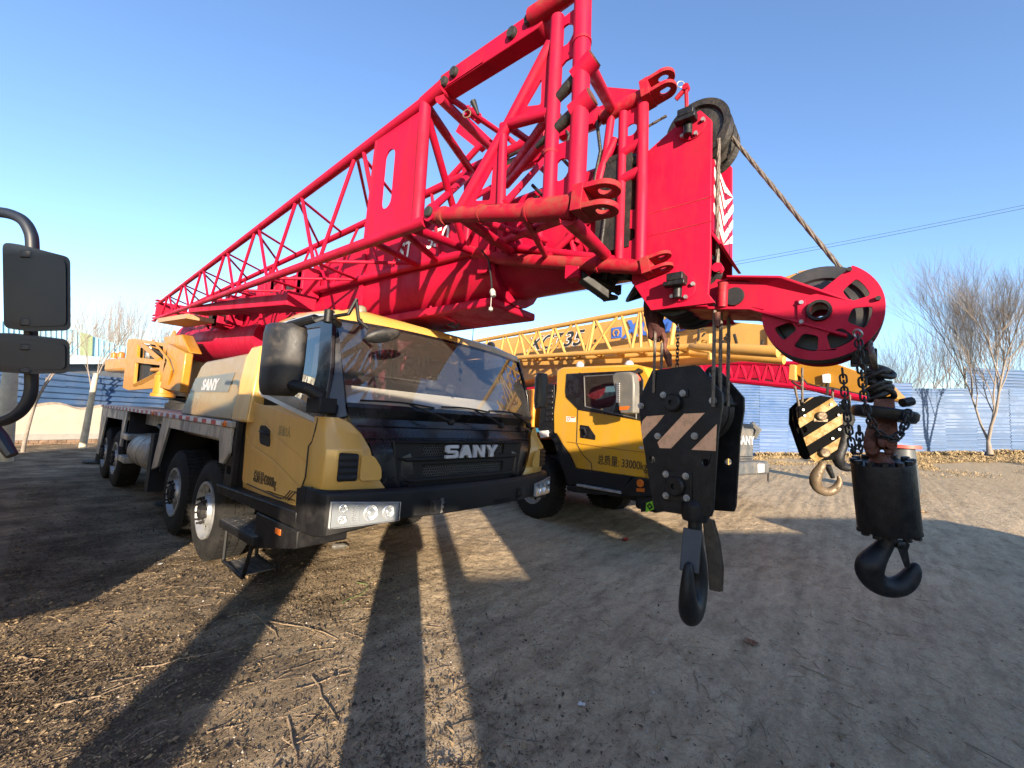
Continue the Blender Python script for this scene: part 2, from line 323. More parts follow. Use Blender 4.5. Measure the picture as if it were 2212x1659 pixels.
# ---- side frames: black window surround, grey-blue trim edge, glass
def sidepane(sgn):
    def q(y, z, off): 
        t = max(0, z - 1.6) / 1.0
        return V((sgn * (1.365 + off - .105 * t), y, z))
    out = [(6.20, 1.98), (5.90, 1.84), (4.62, 1.62), (4.66, 2.05), (4.80, 2.49), (5.2, 2.53), (5.90, 2.51), (6.06, 2.42)]
    hole = [(6.06, 2.02), (5.85, 1.93), (4.85, 1.74), (4.88, 2.05), (4.98, 2.42), (5.85, 2.44), (5.96, 2.38)]
    MB().prism([q(a, b, .016) for a, b in out], -X_ * sgn * .03, [[q(a, b, .016) for a, b in hole]]).build('window_surround', BLKG, root, bevel=.004)
    MB().prism([q(a, b, .004) for a, b in hole], -X_ * sgn * .006).build('side_window', GLD, root)
    tr = [(6.26, 1.95), (5.92, 1.805), (4.58, 1.575), (4.62, 1.62), (5.90, 1.84), (6.20, 1.98), (6.06, 2.42), (5.90, 2.51), (5.2, 2.53), (4.80, 2.49), (4.80, 2.52), (5.2, 2.565), (5.93, 2.55), (6.11, 2.45)]
    MB().prism([q(a, b, .012) for a, b in tr], -X_ * sgn * .02).build('window_trim', mat('pale_trim' + str(sgn), (.42, .45, .48), .35, .3), root)
for s_ in (-1, 1): sidepane(s_)
# ---- door with recessed creases, handle and lettering
xs = -1.372
def sd(y, z, off=0): return V((xs - off, y, z))
out = rpoly([sd(6.07, .95), sd(6.13, 1.45), sd(6.14, 1.76), sd(4.70, 1.60), sd(4.72, 1.25), sd(4.88, .96)], .05)
door = MB().prism(out, -X_ * .012).build('door', YEL, root, bevel=.006)
def crease(pts, w, name='door_crease', d=.016, mm=YEL):
    m = MB(); m.prism([sd(a, b, d) for a, b in pts] + [sd(a, b - w, d) for a, b in pts[::-1]], -X_ * .006); m.build(name, mm, door, bevel=.003)
crease([(6.08, 1.66), (5.8, 1.60), (5.2, 1.40), (4.76, 1.28)], .014)
crease([(6.08, 1.42), (5.92, 1.33), (5.4, 1.24), (4.76, 1.06)], .05)
crease([(5.93, .965), (5.22, .945), (5.16, .95)], .012, 'door_stripe', .0135, LETB)
for k in range(3): MB().prism([sd(5.14 - k * .045, .945, .0135), sd(5.12 - k * .045, .945, .0135), sd(5.0 - k * .045, 1.035, .0135), sd(5.02 - k * .045, 1.035, .0135)], -X_ * .003).build('door_stripe', LETB, door)
MB().box(xs - .017, xs - .0135, 4.86, 4.945, 1.025, 1.038).build('door_stripe', LETB, door)
m = MB(); m.prism(rpoly([sd(5.74, 1.36, .013), sd(5.78, 1.53, .013), sd(5.55, 1.53, .013), sd(5.50, 1.34, .013)], .05), -X_ * .008); m.build('handle_recess', BLK, door, bevel=.004)
m = MB(); m.tube([sd(5.73, 1.47, .02), sd(5.70, 1.475, .04), sd(5.58, 1.465, .045), sd(5.54, 1.455, .02)], .013, 8); m.build('door_handle', BLK, door)
MB().text('总质量42000kg', sd(5.80, 1.01, .0135), -Y_, V((0, .03, 1)), .12, .003, sx=.66).build('door_lettering', LETB, door, ang=20)
MB().text('准乘2人', sd(5.37, 1.465, .0135), -Y_ , V((0, .0, 1)), .10, .003, sx=.72).build('door_lettering', mat('faded_lettering', (.24, .18, .08), .5), door, ang=20)
# ---- cab rear pillar black ladder strip with openings
m = MB(); ho = [[V((-1.44, 6.36, a)), V((-1.44, 6.24, a)), V((-1.44, 6.24, a + .09)), V((-1.44, 6.36, a + .09))] for a in (1.0, 1.19, 1.38)]
m.prism([(-1.44, 6.40, .88), (-1.44, 6.18, .88), (-1.44, 6.18, 1.60), (-1.44, 6.40, 1.60)], X_ * .05, ho); m.box(-1.385, -1.1, 6.2, 6.4, .85, 1.6); m.build('rear_ladder_strip', BLK, root, bevel=.004)
# ---- step ledge and steps
m = MB(); m.hexa([(-1.46, 6.52, .80), (-1.46, 4.70, .80), (-1.1, 4.70, .80), (-1.1, 6.52, .80)], [(-1.47, 6.52, .885), (-1.47, 4.70, .925), (-1.1, 4.70, .925), (-1.1, 6.52, .885)]); m.build('sill_ledge', BLK, root, bevel=.012)
m = MB(); m.hexa([(-1.46, 5.45, .48), (-1.46, 4.66, .66), (-1.05, 4.66, .66), (-1.05, 5.45, .48)], [(-1.462, 5.45, .79), (-1.462, 4.66, .79), (-1.05, 4.66, .79), (-1.05, 5.45, .79)]); m.box(-1.1, -1.0, 5.4, 6.2, .5, .8); m.build('step_housing', BLK, root, bevel=.01)
MB().box(-1.468, -1.46, 4.93, 5.03, .70, .745).build('side_reflector', AMB, root, bevel=.002)
def step(z0, y0, y1, x0, x1):
    st = MB(); hs = []
    for a in range(9):
        for b in range(4):
            hs.append(circ(V((x0 + (x1 - x0) * (b + 1) / 5, y0 + (y1 - y0) * (a + 1) / 10, z0)), X_, Y_, .010, 6))
    st.prism([(x0, y0, z0), (x1, y0, z0), (x1, y1, z0), (x0, y1, z0)], Z_ * .006, hs)
    return st
m = step(.60, 5.35, 6.15, -1.50, -1.16); m.build('upper_step', mat('step_grating', (.12, .12, .12), .4, .5, .2, 9, dirt=DUST, dirt_amt=.5, dscale=12), root)
MB().box(-1.51, -1.15, 5.33, 6.17, .53, .597).build('step_frame', BLK, root, bevel=.008)
m = step(.23, 5.55, 6.0, -1.48, -1.2); m.build('lower_step', MATS['step_grating'], root)
m = MB()
for x_ in (-1.48, -1.2): m.tube([(x_, 6.03, .53), (x_, 6.02, .24), (x_, 5.53, .22), (x_, 5.40, .53)], .018, 6)
m.build('step_bracket', BLK, root)
# ---- windscreen (curved in plan), black surround, visor line
def ws(x, t, off=0):                           # t 0 bottom .. 1 top
    c = 1 - (abs(x) / 1.24) ** 2.5
    y = 4.525 + .295 * t - .13 * c - off; z = 1.745 + .745 * t + .02 * c * t
    return V((x, y, z))
xsn = [-1.235 + 2.47 * i / 24 for i in range(25)]
m = MB(); m.add([ws(x, t / 6) for t in range(7) for x in xsn], [(k * 25 + i, k * 25 + i + 1, k * 25 + 26 + i, k * 25 + 25 + i) for k in range(6) for i in range(24)])
m.build('windscreen', GLS, root, ang=80)
for t0, t1 in ((0, .045), (.965, 1.0)):
    m = MB(); m.add([ws(x, t, .004) for t in (t0, t1) for x in xsn], [(i, i + 1, 26 + i, 25 + i) for i in range(24)]); m.build('windscreen_seal', BLKG, root, ang=80)
for s_ in (-1, 1):                             # A pillars
    m = MB(); m.prism([(s_ * 1.23, 4.54, 1.66), (s_ * 1.23, 4.83, 2.50), (s_ * 1.27, 4.90, 2.50), (s_ * 1.385, 4.72, 1.62), (s_ * 1.375, 4.60, 1.62)], Z_ * .02)
    m = MB(); m.hexa([(s_ * 1.215, 4.515, 1.66), (s_ * 1.375, 4.60, 1.60), (s_ * 1.38, 4.74, 1.62), (s_ * 1.2, 4.62, 1.7)], [(s_ * 1.215, 4.81, 2.50), (s_ * 1.262, 4.85, 2.50), (s_ * 1.265, 4.99, 2.50), (s_ * 1.2, 4.9, 2.50)]); m.build('a_pillar', BLKG, root, bevel=.02)
# ---- black nose: scuttle, hood line, grille frame
def fr(x, z, off=0):                           # front face surface, bowed in plan
    y = 4.365 + .10 * max(0, (abs(x) - .5) / .9) ** 2 + (max(0, z - 1.42) * .38) - off
    return V((x, y, z))
def fpan(pts, name, mm, par, th=.02, bev=.004, off=0, sub=0):
    P = [fr(a, b, off) for a, b in pts]; return MB().prism(P, Y_ * th).build(name, mm, par, bevel=bev)
zs = [1.08, 1.2, 1.35, 1.48, 1.51, 1.60, 1.66, 1.75]; xw = [.90, .97, 1.03, 1.08, 1.10, 1.17, 1.20, 1.235]
gx = [-1 + 2 * i / 24 for i in range(25)]
hole_rows = {0, 1, 2}
m = MB()
for z_, w_ in zip(zs, xw):
    for g in gx: 
        p = fr(g * w_, z_); 
        if z_ >= 1.75: p = ws(g * w_, 0, .0) + V((0, 0, .0))
        elif z_ > 1.505: p.y += .02
        m.v.append(p)
for k in range(len(zs) - 1):
    for i in range(24):
        xa = gx[i] * xw[k]; 
        if k in (0, 1, 2) and -.72 < gx[i] * xw[k] and gx[i + 1] * xw[k] < .75 : continue
        m.f.append((k * 25 + i, k * 25 + i + 1, k * 25 + 26 + i, k * 25 + 25 + i)); m.mi.append(0)
m.build('nose_panel', BLKG, root, ang=40)
g0 = MB(); hs = []
out = [fr(a, b, -.002) for a, b in [(-.80, 1.085), (.80, 1.085), (.88, 1.49), (-.88, 1.49)]]
for z0, z1, w_ in ((1.35, 1.462, .56), (1.165, 1.27, .55)):
    hs.append([fr(-w_, z0, -.002), fr(w_, z0, -.002), fr(w_, z1, -.002), fr(-w_, z1, -.002)])
for h in (hs, [out]):
    for l in h:
        for p in l: p.y = 4.375 if h is hs else 4.375
gp = g0.prism(out, Y_ * .03, hs).build('grille_panel', BLK, root, bevel=.01)
for z0, z1, w0_, w1_ in ((1.310, 1.345, .74, .82), (1.128, 1.16, .66, .76), (1.465, 1.485, .84, .86)):
    m = MB(); m.prism([(-w0_, 4.345, z0), (w0_, 4.345, z0), (w1_, 4.345, z1), (-w1_, 4.345, z1)], Y_ * .04); m.build('grille_bar', BLK, gp, bevel=.012)
MB().box(-.58, .58, 4.43, 4.44, 1.1, 1.5).build('grille_backing', DARK, gp)
for z0, z1 in ((1.352, 1.46), (1.167, 1.268)):  # honeycomb wire
    m = MB(); r_ = .0165; row = 0; z_ = z0 + r_ * .7
    while z_ < z1:
        x_ = -.55 + (r_ * .87 if row % 2 else 0)
        while x_ < .55:
            P = [V((x_ + r_ * math.sin(math.radians(60 * k)), 4.40, z_ + r_ * math.cos(math.radians(60 * k)))) for k in range(6)]
            for a in (0, 1, 2):
                A, B = P[a], P[a + 1]; d = (B - A).normalized(); nn = V((-d.z, 0, d.x)) * .0022
                m.hexa([A - nn, B - nn, B + nn, A + nn], [A - nn + Y_ * .006, B - nn + Y_ * .006, B + nn + Y_ * .006, A + nn + Y_ * .006])
            x_ += r_ * 1.74
        z_ += r_ * 1.5; row += 1
    m.build('grille_mesh', mat('mesh_grey%d' % int(z0 * 100), (.07, .07, .07), .5), gp, smooth=False)
m = MB()                                        # bold capital letters standing proud of the grille
def glyph(polys, x0, w, z0=1.330, h=.122):
    for P in polys: m.prism([(x0 + a * w, 4.315, z0 + b * h) for a, b in P], Y_ * .032)
t_ = .24
glyph([[(0, .0), (.85, 0), (1, .08), (1, .5), (.86, .6), (.28, .6), (.28, .76), (1, .76), (1, 1), (.16, 1), (0, .9), (0, .5), (.14, .38), (.72, .38), (.72, .24), (0, .24)]], -.335, .155)
glyph([[(0, 0), (.3, 0), (.36, .2), (.64, .2), (.7, 0), (1, 0), (.66, 1), (.34, 1)]], -.165, .175)
glyph([[(0, 0), (.28, 0), (.28, .62), (.70, 0), (1, 0), (1, 1), (.72, 1), (.72, .38), (.30, 1), (0, 1)]], .03, .16)
glyph([[(.36, 0), (.64, 0), (.64, .4), (1, 1), (.7, 1), (.5, .64), (.3, 1), (0, 1), (.36, .4)]], .205, .185)
m.build('grille_lettering', LETG, gp, bevel=.004, smooth=False)
# ---- ochre corner panels with vent
def corner(sg):
    def q(x, z, off=0): 
        p = fr(x, z, off); return V((sg * p.x, p.y, p.z))
    inner = [(.92, 1.10), (.985, 1.18), (1.035, 1.28), (1.08, 1.42), (1.14, 1.54), (1.22, 1.62), (1.30, 1.655)]
    m = MB(); rows = []
    zz = [1.10, 1.18, 1.28, 1.42, 1.54, 1.62, 1.655]
    xi = [a for a, b in inner]
    for k, z_ in enumerate(zz):
        r = []
        blg = .055 if 1.15 < z_ < 1.45 else (.03 if z_ < 1.15 else 0)
        for t in range(7):
            x_ = xi[k] + (1.36 - xi[k]) * t / 6; p = fr(x_, z_, .012 + blg * min(1, t / 2.))
            r.append(p)
        yb = r[-1].y
        r[-1] = V((1.36, yb + .02, z_)); r.append(V((1.385 + blg * .5, yb + .06, z_))); r.append(V((1.395 + blg * .5, yb + .12, z_))); r.append(V((1.39 + blg * .2, 4.72 if z_ > 1.15 else 4.78, z_)))
        rows.append([V((sg * p.x, p.y, p.z)) for p in r])
    n_ = len(rows[0])
    for r in rows: m.v += r
    for k in range(len(rows) - 1):
        for i in range(n_ - 1): m.f.append((k * n_ + i, k * n_ + i + 1, (k + 1) * n_ + i + 1, (k + 1) * n_ + i)); m.mi.append(0)
    cp = m.build('corner_panel', YEL, root, ang=38)
    b_ = cp.modifiers.new('b', 'BEVEL'); b_.width = .012; b_.segments = 3; b_.angle_limit = math.radians(25)
    yf = 4.345 
    fw = lambda x, z, o=0: V((sg * x, fr(x, 1.3).y - .072 - o * .7, z))
    MB().prism(rpoly([fw(1.20, 1.185, 0), fw(1.345, 1.185, 0), fw(1.345, 1.40, 0), fw(1.20, 1.39, 0)], .02), -Y_ * .006).build('vent_recess', BLK, cp, bevel=.003)
    for k in range(4):
        z_ = 1.215 + k * .048; m = MB(); m.hexa([fw(1.205, z_, .02), fw(1.35, z_, .02), fw(1.35, z_ + .02, .02), fw(1.205, z_ + .02, .02)], [fw(1.21, z_ - .01, .034), fw(1.345, z_ - .01, .034), fw(1.345, z_, .034), fw(1.21, z_, .034)]); m.build('vent_slat', BLK, cp)
    ringp = [fw(1.01, 1.185, .012), fw(1.185, 1.185, .012), fw(1.185, 1.385, .012), fw(1.09, 1.375, .012), fw(1.02, 1.28, .012)]
    MB().prism(rpoly(ringp, .03), -Y_ * .012, ).build('fog_cover', YEL, cp, bevel=.008)
corner(-1); corner(1)
MB().tube([(-1.392, 4.66, 1.64), (-1.398, 4.70, 1.46), (-1.412, 4.725, 1.42), (-1.412, 4.725, 1.18), (-1.40, 4.79, 1.10), (-1.39, 4.86, .95)], .006, 6).build('panel_seam', DARK, root)
# ---- bumper
bp_ = []
def bpt(x):                                     # front line of the bumper in plan
    a = abs(x); K = ((0, 4.13), (.55, 4.14), (.92, 4.215), (1.2, 4.285), (1.405, 4.355), (1.45, 4.45), (1.46, 4.62))
    for (x0, y0), (x1, y1) in zip(K, K[1:]):
        if a <= x1: return y0 + (y1 - y0) * (a - x0) / (x1 - x0)
    return 4.62
bx = [0, .3, .6, .75, .9, 1.05, 1.2, 1.3, 1.36, 1.41, 1.445, 1.46]
by = [bpt(a) for a in bx]
XX = [-a for a in bx[::-1]] + bx[1:]; YY = by[::-1] + by[1:]
m = MB(); nb = len(XX)
def botz(a): a = abs(a); return .885 if a < .9 else .885 - (a - .9) * .17
rows = [[V((x * .97, y + .14, 1.10)) for x, y in zip(XX, YY)], [V((x * .995, y + .03, 1.128)) for x, y in zip(XX, YY)], [V((x, y, 1.10)) for x, y in zip(XX, YY)], [V((x, y - .01, 1.0)) for x, y in zip(XX, YY)], [V((x, y, botz(x))) for x, y in zip(XX, YY)], [V((x * .97, y + .12, botz(x) - .02)) for x, y in zip(XX, YY)]]
for r in rows: m.v += r
for k in range(5):
    for i in range(nb - 1):
        xm = (XX[i] + XX[i + 1]) / 2
        m.f.append((k * nb + i, k * nb + i + 1, (k + 1) * nb + i + 1, (k + 1) * nb + i)); m.mi.append(0)
bum = m.build('bumper', BLK, root, ang=35)
b_ = bum.modifiers.new('b', 'BEVEL'); b_.width = .012; b_.segments = 2; b_.angle_limit = math.radians(30)
MB().box(-1.25, 1.25, 4.45, 4.6, .9, 1.08).build('bumper_beam', DARK, bum)
MB().hexa([(-1.46, 4.60, .80), (-1.46, 4.72, .80), (-1.2, 4.72, .80), (-1.2, 4.60, .80)], [(-1.462, 4.60, 1.12), (-1.462, 4.74, 1.10), (-1.2, 4.74, 1.1), (-1.2, 4.60, 1.12)]).build('bumper_return', BLK, bum)
# towing openings: dark pockets with a ragged lip
for x_ in (-.585, .60):
    yb = bpt(x_)
    MB().prism(rpoly([(x_ - .06, yb - .012, .90), (x_ + .06, yb - .012, .90), (x_ + .065, yb - .012, 1.01), (x_ - .06, yb - .012, 1.02)], .02), -Y_ * .006).build('tow_pocket', DARK, bum)
    MB().tube([(x_ - .035, yb - .02, .93), (x_ - .035, yb - .05, .95), (x_ - .035, yb - .05, 1.0), (x_ - .035, yb - .02, 1.01)], .014, 8).build('tow_pin', DARK, bum)
m = MB(); pts = [(.055, .9), (.085, .905), (.07, .93), (.09, .95), (.075, .965), (.1, .99), (.08, 1.0), (.085, 1.025), (.05, 1.02), (.062, .985), (.055, .96), (.063, .93)]
m.prism([(-.585 + a, bpt(-.585) - .014, b) for a, b in pts], -Y_ * .008); m.build('broken_edge', mat('torn_plastic', (.10, .095, .09), .8, 0, .4, 30), bum, smooth=False)
m = MB()                                         # lower honeycomb vent in the bumper
for row in range(3):
    for k in range(10):
        m.ring(V((.16 + k * .026 + (row % 2) * .013, 4.124, .885 + row * .022)), Y_, .011, .002, 6, 4)
m.build('bumper_mesh', BLK, bum)
# ---- headlights: housing, lens, four lamps
def headlight(sg):
    def q(t, z, off=0):                          # t 0 outer..1 inner
        x = 1.40 - .49 * t; y = bpt(x)
        return V((sg * x, y - .014 - off, z))
    top = lambda t: 1.055 - .03 * t; bot = lambda t: .868 + .018 * t
    ts = [0, .12, .25, .4, .55, .7, .85, 1]
    def sheet(off, ins, name, mm, par):
        m = MB(); a = [q(ins + (1 - 2 * ins) * t, bot(t) + ins * .12, off) for t in ts]; b = [q(ins + (1 - 2 * ins) * t, top(t) - ins * .12, off) for t in ts]
        m.add(a + b, [(i, i + 1, 9 + i, 8 + i) for i in range(7)]); o = m.build(name, mm, par, ang=60); return o
    hl = sheet(.004, 0, 'headlight', CHR if False else mat('lamp_housing' + str(sg), (.30, .31, .33), .35, .1), root)
    m = MB(); loop = [q(t, top(t), .014) for t in ts] + [q(t, bot(t), .014) for t in ts[::-1]]; m.tube([p_ - Y_ * .012 for p_ in loop + loop[:1]], .004, 6, False); m.build('headlight_rim', STEEL, hl)
    sheet(.030, .01, 'headlight_lens', LENS, hl)
    def bowl(t, z, r, name='lamp_bowl'):
        c = q(t, z, .012); m = MB(); m.lathe(c, -Y_, [(r, .016), (r * .95, .012), (r * .72, -.0), (r * .4, -.012), (.001, -.016)], 20); m.build(name, CHR, hl)
        MB().lathe(c, -Y_, [(r * .34, -.01), (r * .32, .008), (r * .2, .014), (.001, .016)], 14).build('bulb', CHR, hl); MB().ring(c - Y_ * .012, Y_, r, .004, 20, 6).build('bowl_ring', CHR, hl)
    bowl(.16, 1.005, .030); bowl(.16, .925, .030); bowl(.55, .96, .058); bowl(.82, .957, .050)
    m = MB()
    for k in range(9): m.box(sg * 1.235 - .028, sg * 1.235 + .028, bpt(1.235) - .040, bpt(1.235) - .014, .905 + k * .014, .911 + k * .014)
    m.build('ribbed_lens', CHR, hl)
headlight(-1); headlight(1)
# ---- wipers
for (hx, hz), (ax, az), (b0, b1) in (((-.28, 1.665), (-.72, 1.80), (-1.14, -.45)), ((.46, 1.655), (.06, 1.80), (-.36, .30)), ((1.06, 1.67), (.72, 1.80), (.30, .95))):
    m = MB(); p0 = fr(hx, hz, .0); p0.y = ws(hx, 0).y - .05; p1 = ws(ax, .07, .035)
    m.tube([p0, p0 * .6 + p1 * .4 - Y_ * .03, p1], [.016, .012, .008], 8); m.lathe(p0, -Y_, [(.03, -.02), (.03, .02), (.02, .03), (.001, .033)], 14)
    bl = [ws(b0 + (b1 - b0) * t / 6, .075 - .02 * t / 6 + .02 * math.sin(t / 6 * 3.14), .02) for t in range(7)]
    m.tube(bl, .009, 6); m.build('wiper', BLK, root)
# scuttle line details
MB().tube([fr(g * 1.10, 1.508, .006) for g in gx], .006, 6).build('hood_seam', BLK, root)
for k, z_ in enumerate((1.60,)):
    MB().tube([fr(g * 1.15, z_, -.012) for g in gx], .006, 6).build('hood_ridge', BLKG, root)
# ---- mirrors
m = MB(); ys = (4.76, 5.32)
prof = rpoly([(-1.60, 4.72, 0), (-1.78, 4.72, 0), (-1.82, 5.0, 0), (-1.74, 5.22, 0), (-1.55, 5.28, 0), (-1.50, 5.0, 0)], .06)
c_ = V((-1.56, 5.05, 0)); lv = [(1.90, .72), (1.93, .88), (2.0, .97), (2.15, 1), (2.40, 1.0), (2.46, .93), (2.475, .80)]
pf = []
for a, b in [(4.77, -1.50), (4.80, -1.60), (4.92, -1.68), (5.08, -1.70), (5.22, -1.64), (5.28, -1.54), (5.25, -1.48), (4.82, -1.46)]: pf.append((a, b))
pf = [(p.x, p.y) for p in rpoly([V((a, b, 0)) for a, b in pf], .05, 3)]
n = len(pf)
for z_, k in lv: m.v += [V((-1.57 + (b + 1.57) * k, 5.03 + (a - 5.03) * k, z_ - .10)) for a, b in pf]
for i in range(len(lv) - 1): m.f += [(i * n + j, i * n + (j + 1) % n, (i + 1) * n + (j + 1) % n, (i + 1) * n + j) for j in range(n)]
m.f += [tuple(range(n)), tuple((len(lv) - 1) * n + j for j in range(n))]; m.mi = [0] * len(m.f)
mm_ = m.build('wing_mirror', MIR, root, ang=50)
m = MB(); m.tube([(-1.56, 4.95, 2.37), (-1.52, 4.6, 2.40), (-1.42, 4.55, 2.42), (-1.27, 4.72, 2.42)], [.035, .033, .035, .03], 10); m.lathe((-1.44, 4.56, 2.38), Z_, [(.001, 0), (.035, 0), (.035, .1), (.001, .1)], 12)
m.build('mirror_arm', BLK, mm_, bevel=.004); m = MB()
m.tube([(-1.56, 4.9, 1.90), (-1.50, 4.65, 1.86), (-1.40, 4.62, 1.80)], [.05, .045, .05], 10); m.box(-1.46, -1.32, 4.52, 4.74, 1.68, 1.80); m.build('mirror_arm', BLK, mm_, bevel=.01)
m = MB(); m.tube([(-1.40, 4.6, 2.44), (-1.34, 4.45, 2.46), (-1.30, 4.42, 2.58), (-1.26, 4.5, 2.60)], .015, 8); m.tube([(-1.30, 4.42, 2.56), (-1.28, 4.40, 2.42), (-1.22, 4.35, 2.36)], .014, 8)
fm = m.build('front_mirror_arm', BLK, root)
m = MB(); cc = V((-1.12, 4.30, 2.32)); dirn = V((.92, -.25, .30)).normalized(); up_ = V((0, -.5, .85)).normalized(); nn_ = dirn.cross(up_).normalized(); up_ = nn_.cross(dirn)
for sc_, of in ((.0, .032), (.6, .03), (.9, .018), (1, 0), (.93, -.015), (0, -.016)): m.v += [cc + dirn * math.cos(a) * .15 * sc_ + up_ * math.sin(a) * .06 * sc_ + nn_ * of for a in [2 * math.pi * j / 24 for j in range(24)]]
m.f = [(i * 24 + j, i * 24 + (j + 1) % 24, (i + 1) * 24 + (j + 1) % 24, (i + 1) * 24 + j) for i in range(5) for j in range(24)]; m.mi = [0] * len(m.f)
m.build('front_mirror', MIR, root, ang=70)
m = MB(); m.tube([(1.42, 4.62, 1.9), (1.48, 4.55, 1.95), (1.50, 4.55, 2.3)], .02, 8); m.lathe((1.52, 4.6, 1.9), Z_, [(.001, 0), (.08, .02), (.09, .1), (.09, .4), (.07, .46), (.001, .47)], 14); m.build('wing_mirror', MIR, root)
# ---- roof lamps and aerial
for x_, y_ in ((-.92, 5.0), (.92, 5.0)): MB().lathe((x_, y_, 2.64), Z_, [(.055, 0), (.055, .02), (.045, .05), (.02, .065), (.001, .067)], 14).build('clearance_lamp', mat('smoked_lens%d' % int(x_ * 10), (.2, .17, .12), .3), root)
MB().tube([(.98, 5.4, 2.64), (.98, 5.4, 2.70), (.985, 5.4, 3.16)], [.012, .006, .003], 6).build('aerial', BLK, root)
# ---- interior
m = MB(); m.box(-1.2, 1.2, 4.62, 5.0, 1.45, 1.74); m.add([ws(x, 0, -.03) for x in xsn] + [V((x, 5.0, 1.76)) for x in xsn], [(i, i + 1, 26 + i, 25 + i) for i in range(24)]); m.build('dashboard', DASH, root, bevel=.03)
MB().hexa([(-1.15, 4.60, 1.765), (1.15, 4.60, 1.765), (1.15, 5.15, 1.765), (-1.15, 5.15, 1.765)], [(-1.15, 4.74, 1.80), (1.15, 4.74, 1.80), (1.15, 5.12, 1.96), (-1.15, 5.12, 1.96)]).build('dashboard_top', mat('cream_dashboard', (.78, .72, .62), .8, 0, .06, 4), root, bevel=.03)
for x_ in (-.75, .75):
    m = MB(); m.box(x_ - .27, x_ + .27, 5.25, 5.75, 1.2, 1.45); m.box(x_ - .25, x_ + .25, 5.72, 5.9, 1.4, 2.05); m.box(x_ - .14, x_ + .14, 5.75, 5.88, 2.07, 2.27); m.build('cab_seat', SEAT, root, bevel=.04)
m = MB(); m.ring((-.75, 5.05, 1.83), V((0, -.6, .8)), .22, .016, 28, 8); m.tube([(-.75, 5.05, 1.83), (-.75, 4.9, 1.65)], .03, 8); m.build('steering_wheel', BLK, root)
MB().box(-1.3, 1.3, 5.98, 6.0, 1.0, 2.5).build('cab_lining', SEAT, root)
# ================================================================= red boom
def ubox(y0, y1, hw, zb, zt, dz=0.):          # rounded-bottom box section prism along Y; dz shifts the far end
    pr = []
    R_ = hw * .9
    for i in range(9):
        a = math.pi + math.pi * i / 8; pr.append((math.cos(a) * hw, zb + .32 + math.sin(a) * .32))
    pr += [(hw, zt - .06), (hw - .06, zt), (-hw + .06, zt), (-hw, zt - .06)]
    m = MB(); n = len(pr); m.v = [V((x, y0, z)) for x, z in pr] + [V((x, y1, z + dz)) for x, z in pr]
    m.f = [(i, (i + 1) % n, n + (i + 1) % n, n + i) for i in range(n)] + [tuple(range(n)), tuple(n + i for i in range(n))[::-1]]; m.mi = [0] * len(m.f); return m
bm_ = ubox(3.86, 13.6, .36, 2.78, 3.74, .03).build('boom_section', RED, root, ang=30)
ubox(2.62, 3.9, .325, 2.86, 3.70).build('boom_section', RED, root, ang=30)
ubox(2.5, 2.75, .30, 2.90, 3.66).build('boom_section', REDP, root, ang=30)
m = MB(); m.hexa([(-.33, 3.88, 2.72), (.33, 3.88, 2.72), (.33, 3.88, 2.80), (-.33, 3.88, 2.80)], [(-.33, 5.9, 2.72), (.33, 5.9, 2.72), (.33, 5.9, 2.82), (-.33, 5.9, 2.82)]); m.build('boom_bottom_plate', RED, bm_, bevel=.02)
for y_ in (5.95, 7.2, 9.0, 11.0):
    m = MB(); m.prism([(-.385, y_, 2.98), (-.385, y_ + .07, 2.98), (-.385, y_ + .07, 3.74), (-.385, y_, 3.74)], X_ * .03); m.build('boom_collar', RED, bm_)
m = MB(); m.prism([(-.40, 3.9, 3.0), (-.40, 4.02, 3.0), (-.40, 4.02, 3.76), (-.40, 3.9, 3.76)], X_ * .05); m.box(-.40, .40, 3.9, 4.02, 3.74, 3.80); m.build('boom_front_collar', RED, bm_, bevel=.01)
MB().text('ST', V((-.366, 5.30, 3.40)), -Y_, V((0, .05, 1)), .26, .003, .2, .015, .85).build('boom_lettering', LETW, bm_, ang=20)
MB().text('550', V((-.366, 4.82, 3.42)), -Y_, V((0, .05, 1)), .26, .003, .2, .015, .85).build('boom_lettering', LETW, bm_, ang=20)
# hook on the boom side and hanging bits under the boom
m = MB(); a = PX(938, 672, -.2); b = PX(985, 700, -.2); m.tube([V((-.3, 4.75, 2.82)), a, b + V((0, 0, .02))], .014, 8); m.build('boom_hanger', RED, bm_)
m = MB(); m.tube([b + V((0, .02, .02)), PX(968, 702, -.2) , PX(985, 708, -.2), PX(992, 700, -.2)], .011, 8); m.build('boom_hanger_hook', DARK, bm_)
# ---- boom head: two side plates, front chevron plate, sheaves
hp = [(2.56, 3.62), (2.30, 3.77), (2.17, 3.80), (2.10, 3.70), (2.09, 2.74), (2.10, 2.56), (2.06, 2.50), (2.46, 2.50), (2.60, 2.72), (2.58, 3.0)]
for x_ in (-.31, .28):
    o = MB().prism([(x_, a, b) for a, b in hp], X_ * .03).build('boom_head_plate', RED, root, bevel=.004)
    if x_ < 0: HP = o
for z_ in (3.02, 3.18): MB().box(-.3125, -.31, 2.09, 2.57, z_, z_ + .006).build('weld_seam', REDP, HP)
m = MB(); m.box(-.28, .28, 2.09, 2.115, 2.98, 3.45); m.build('boom_head_front', RED, root)
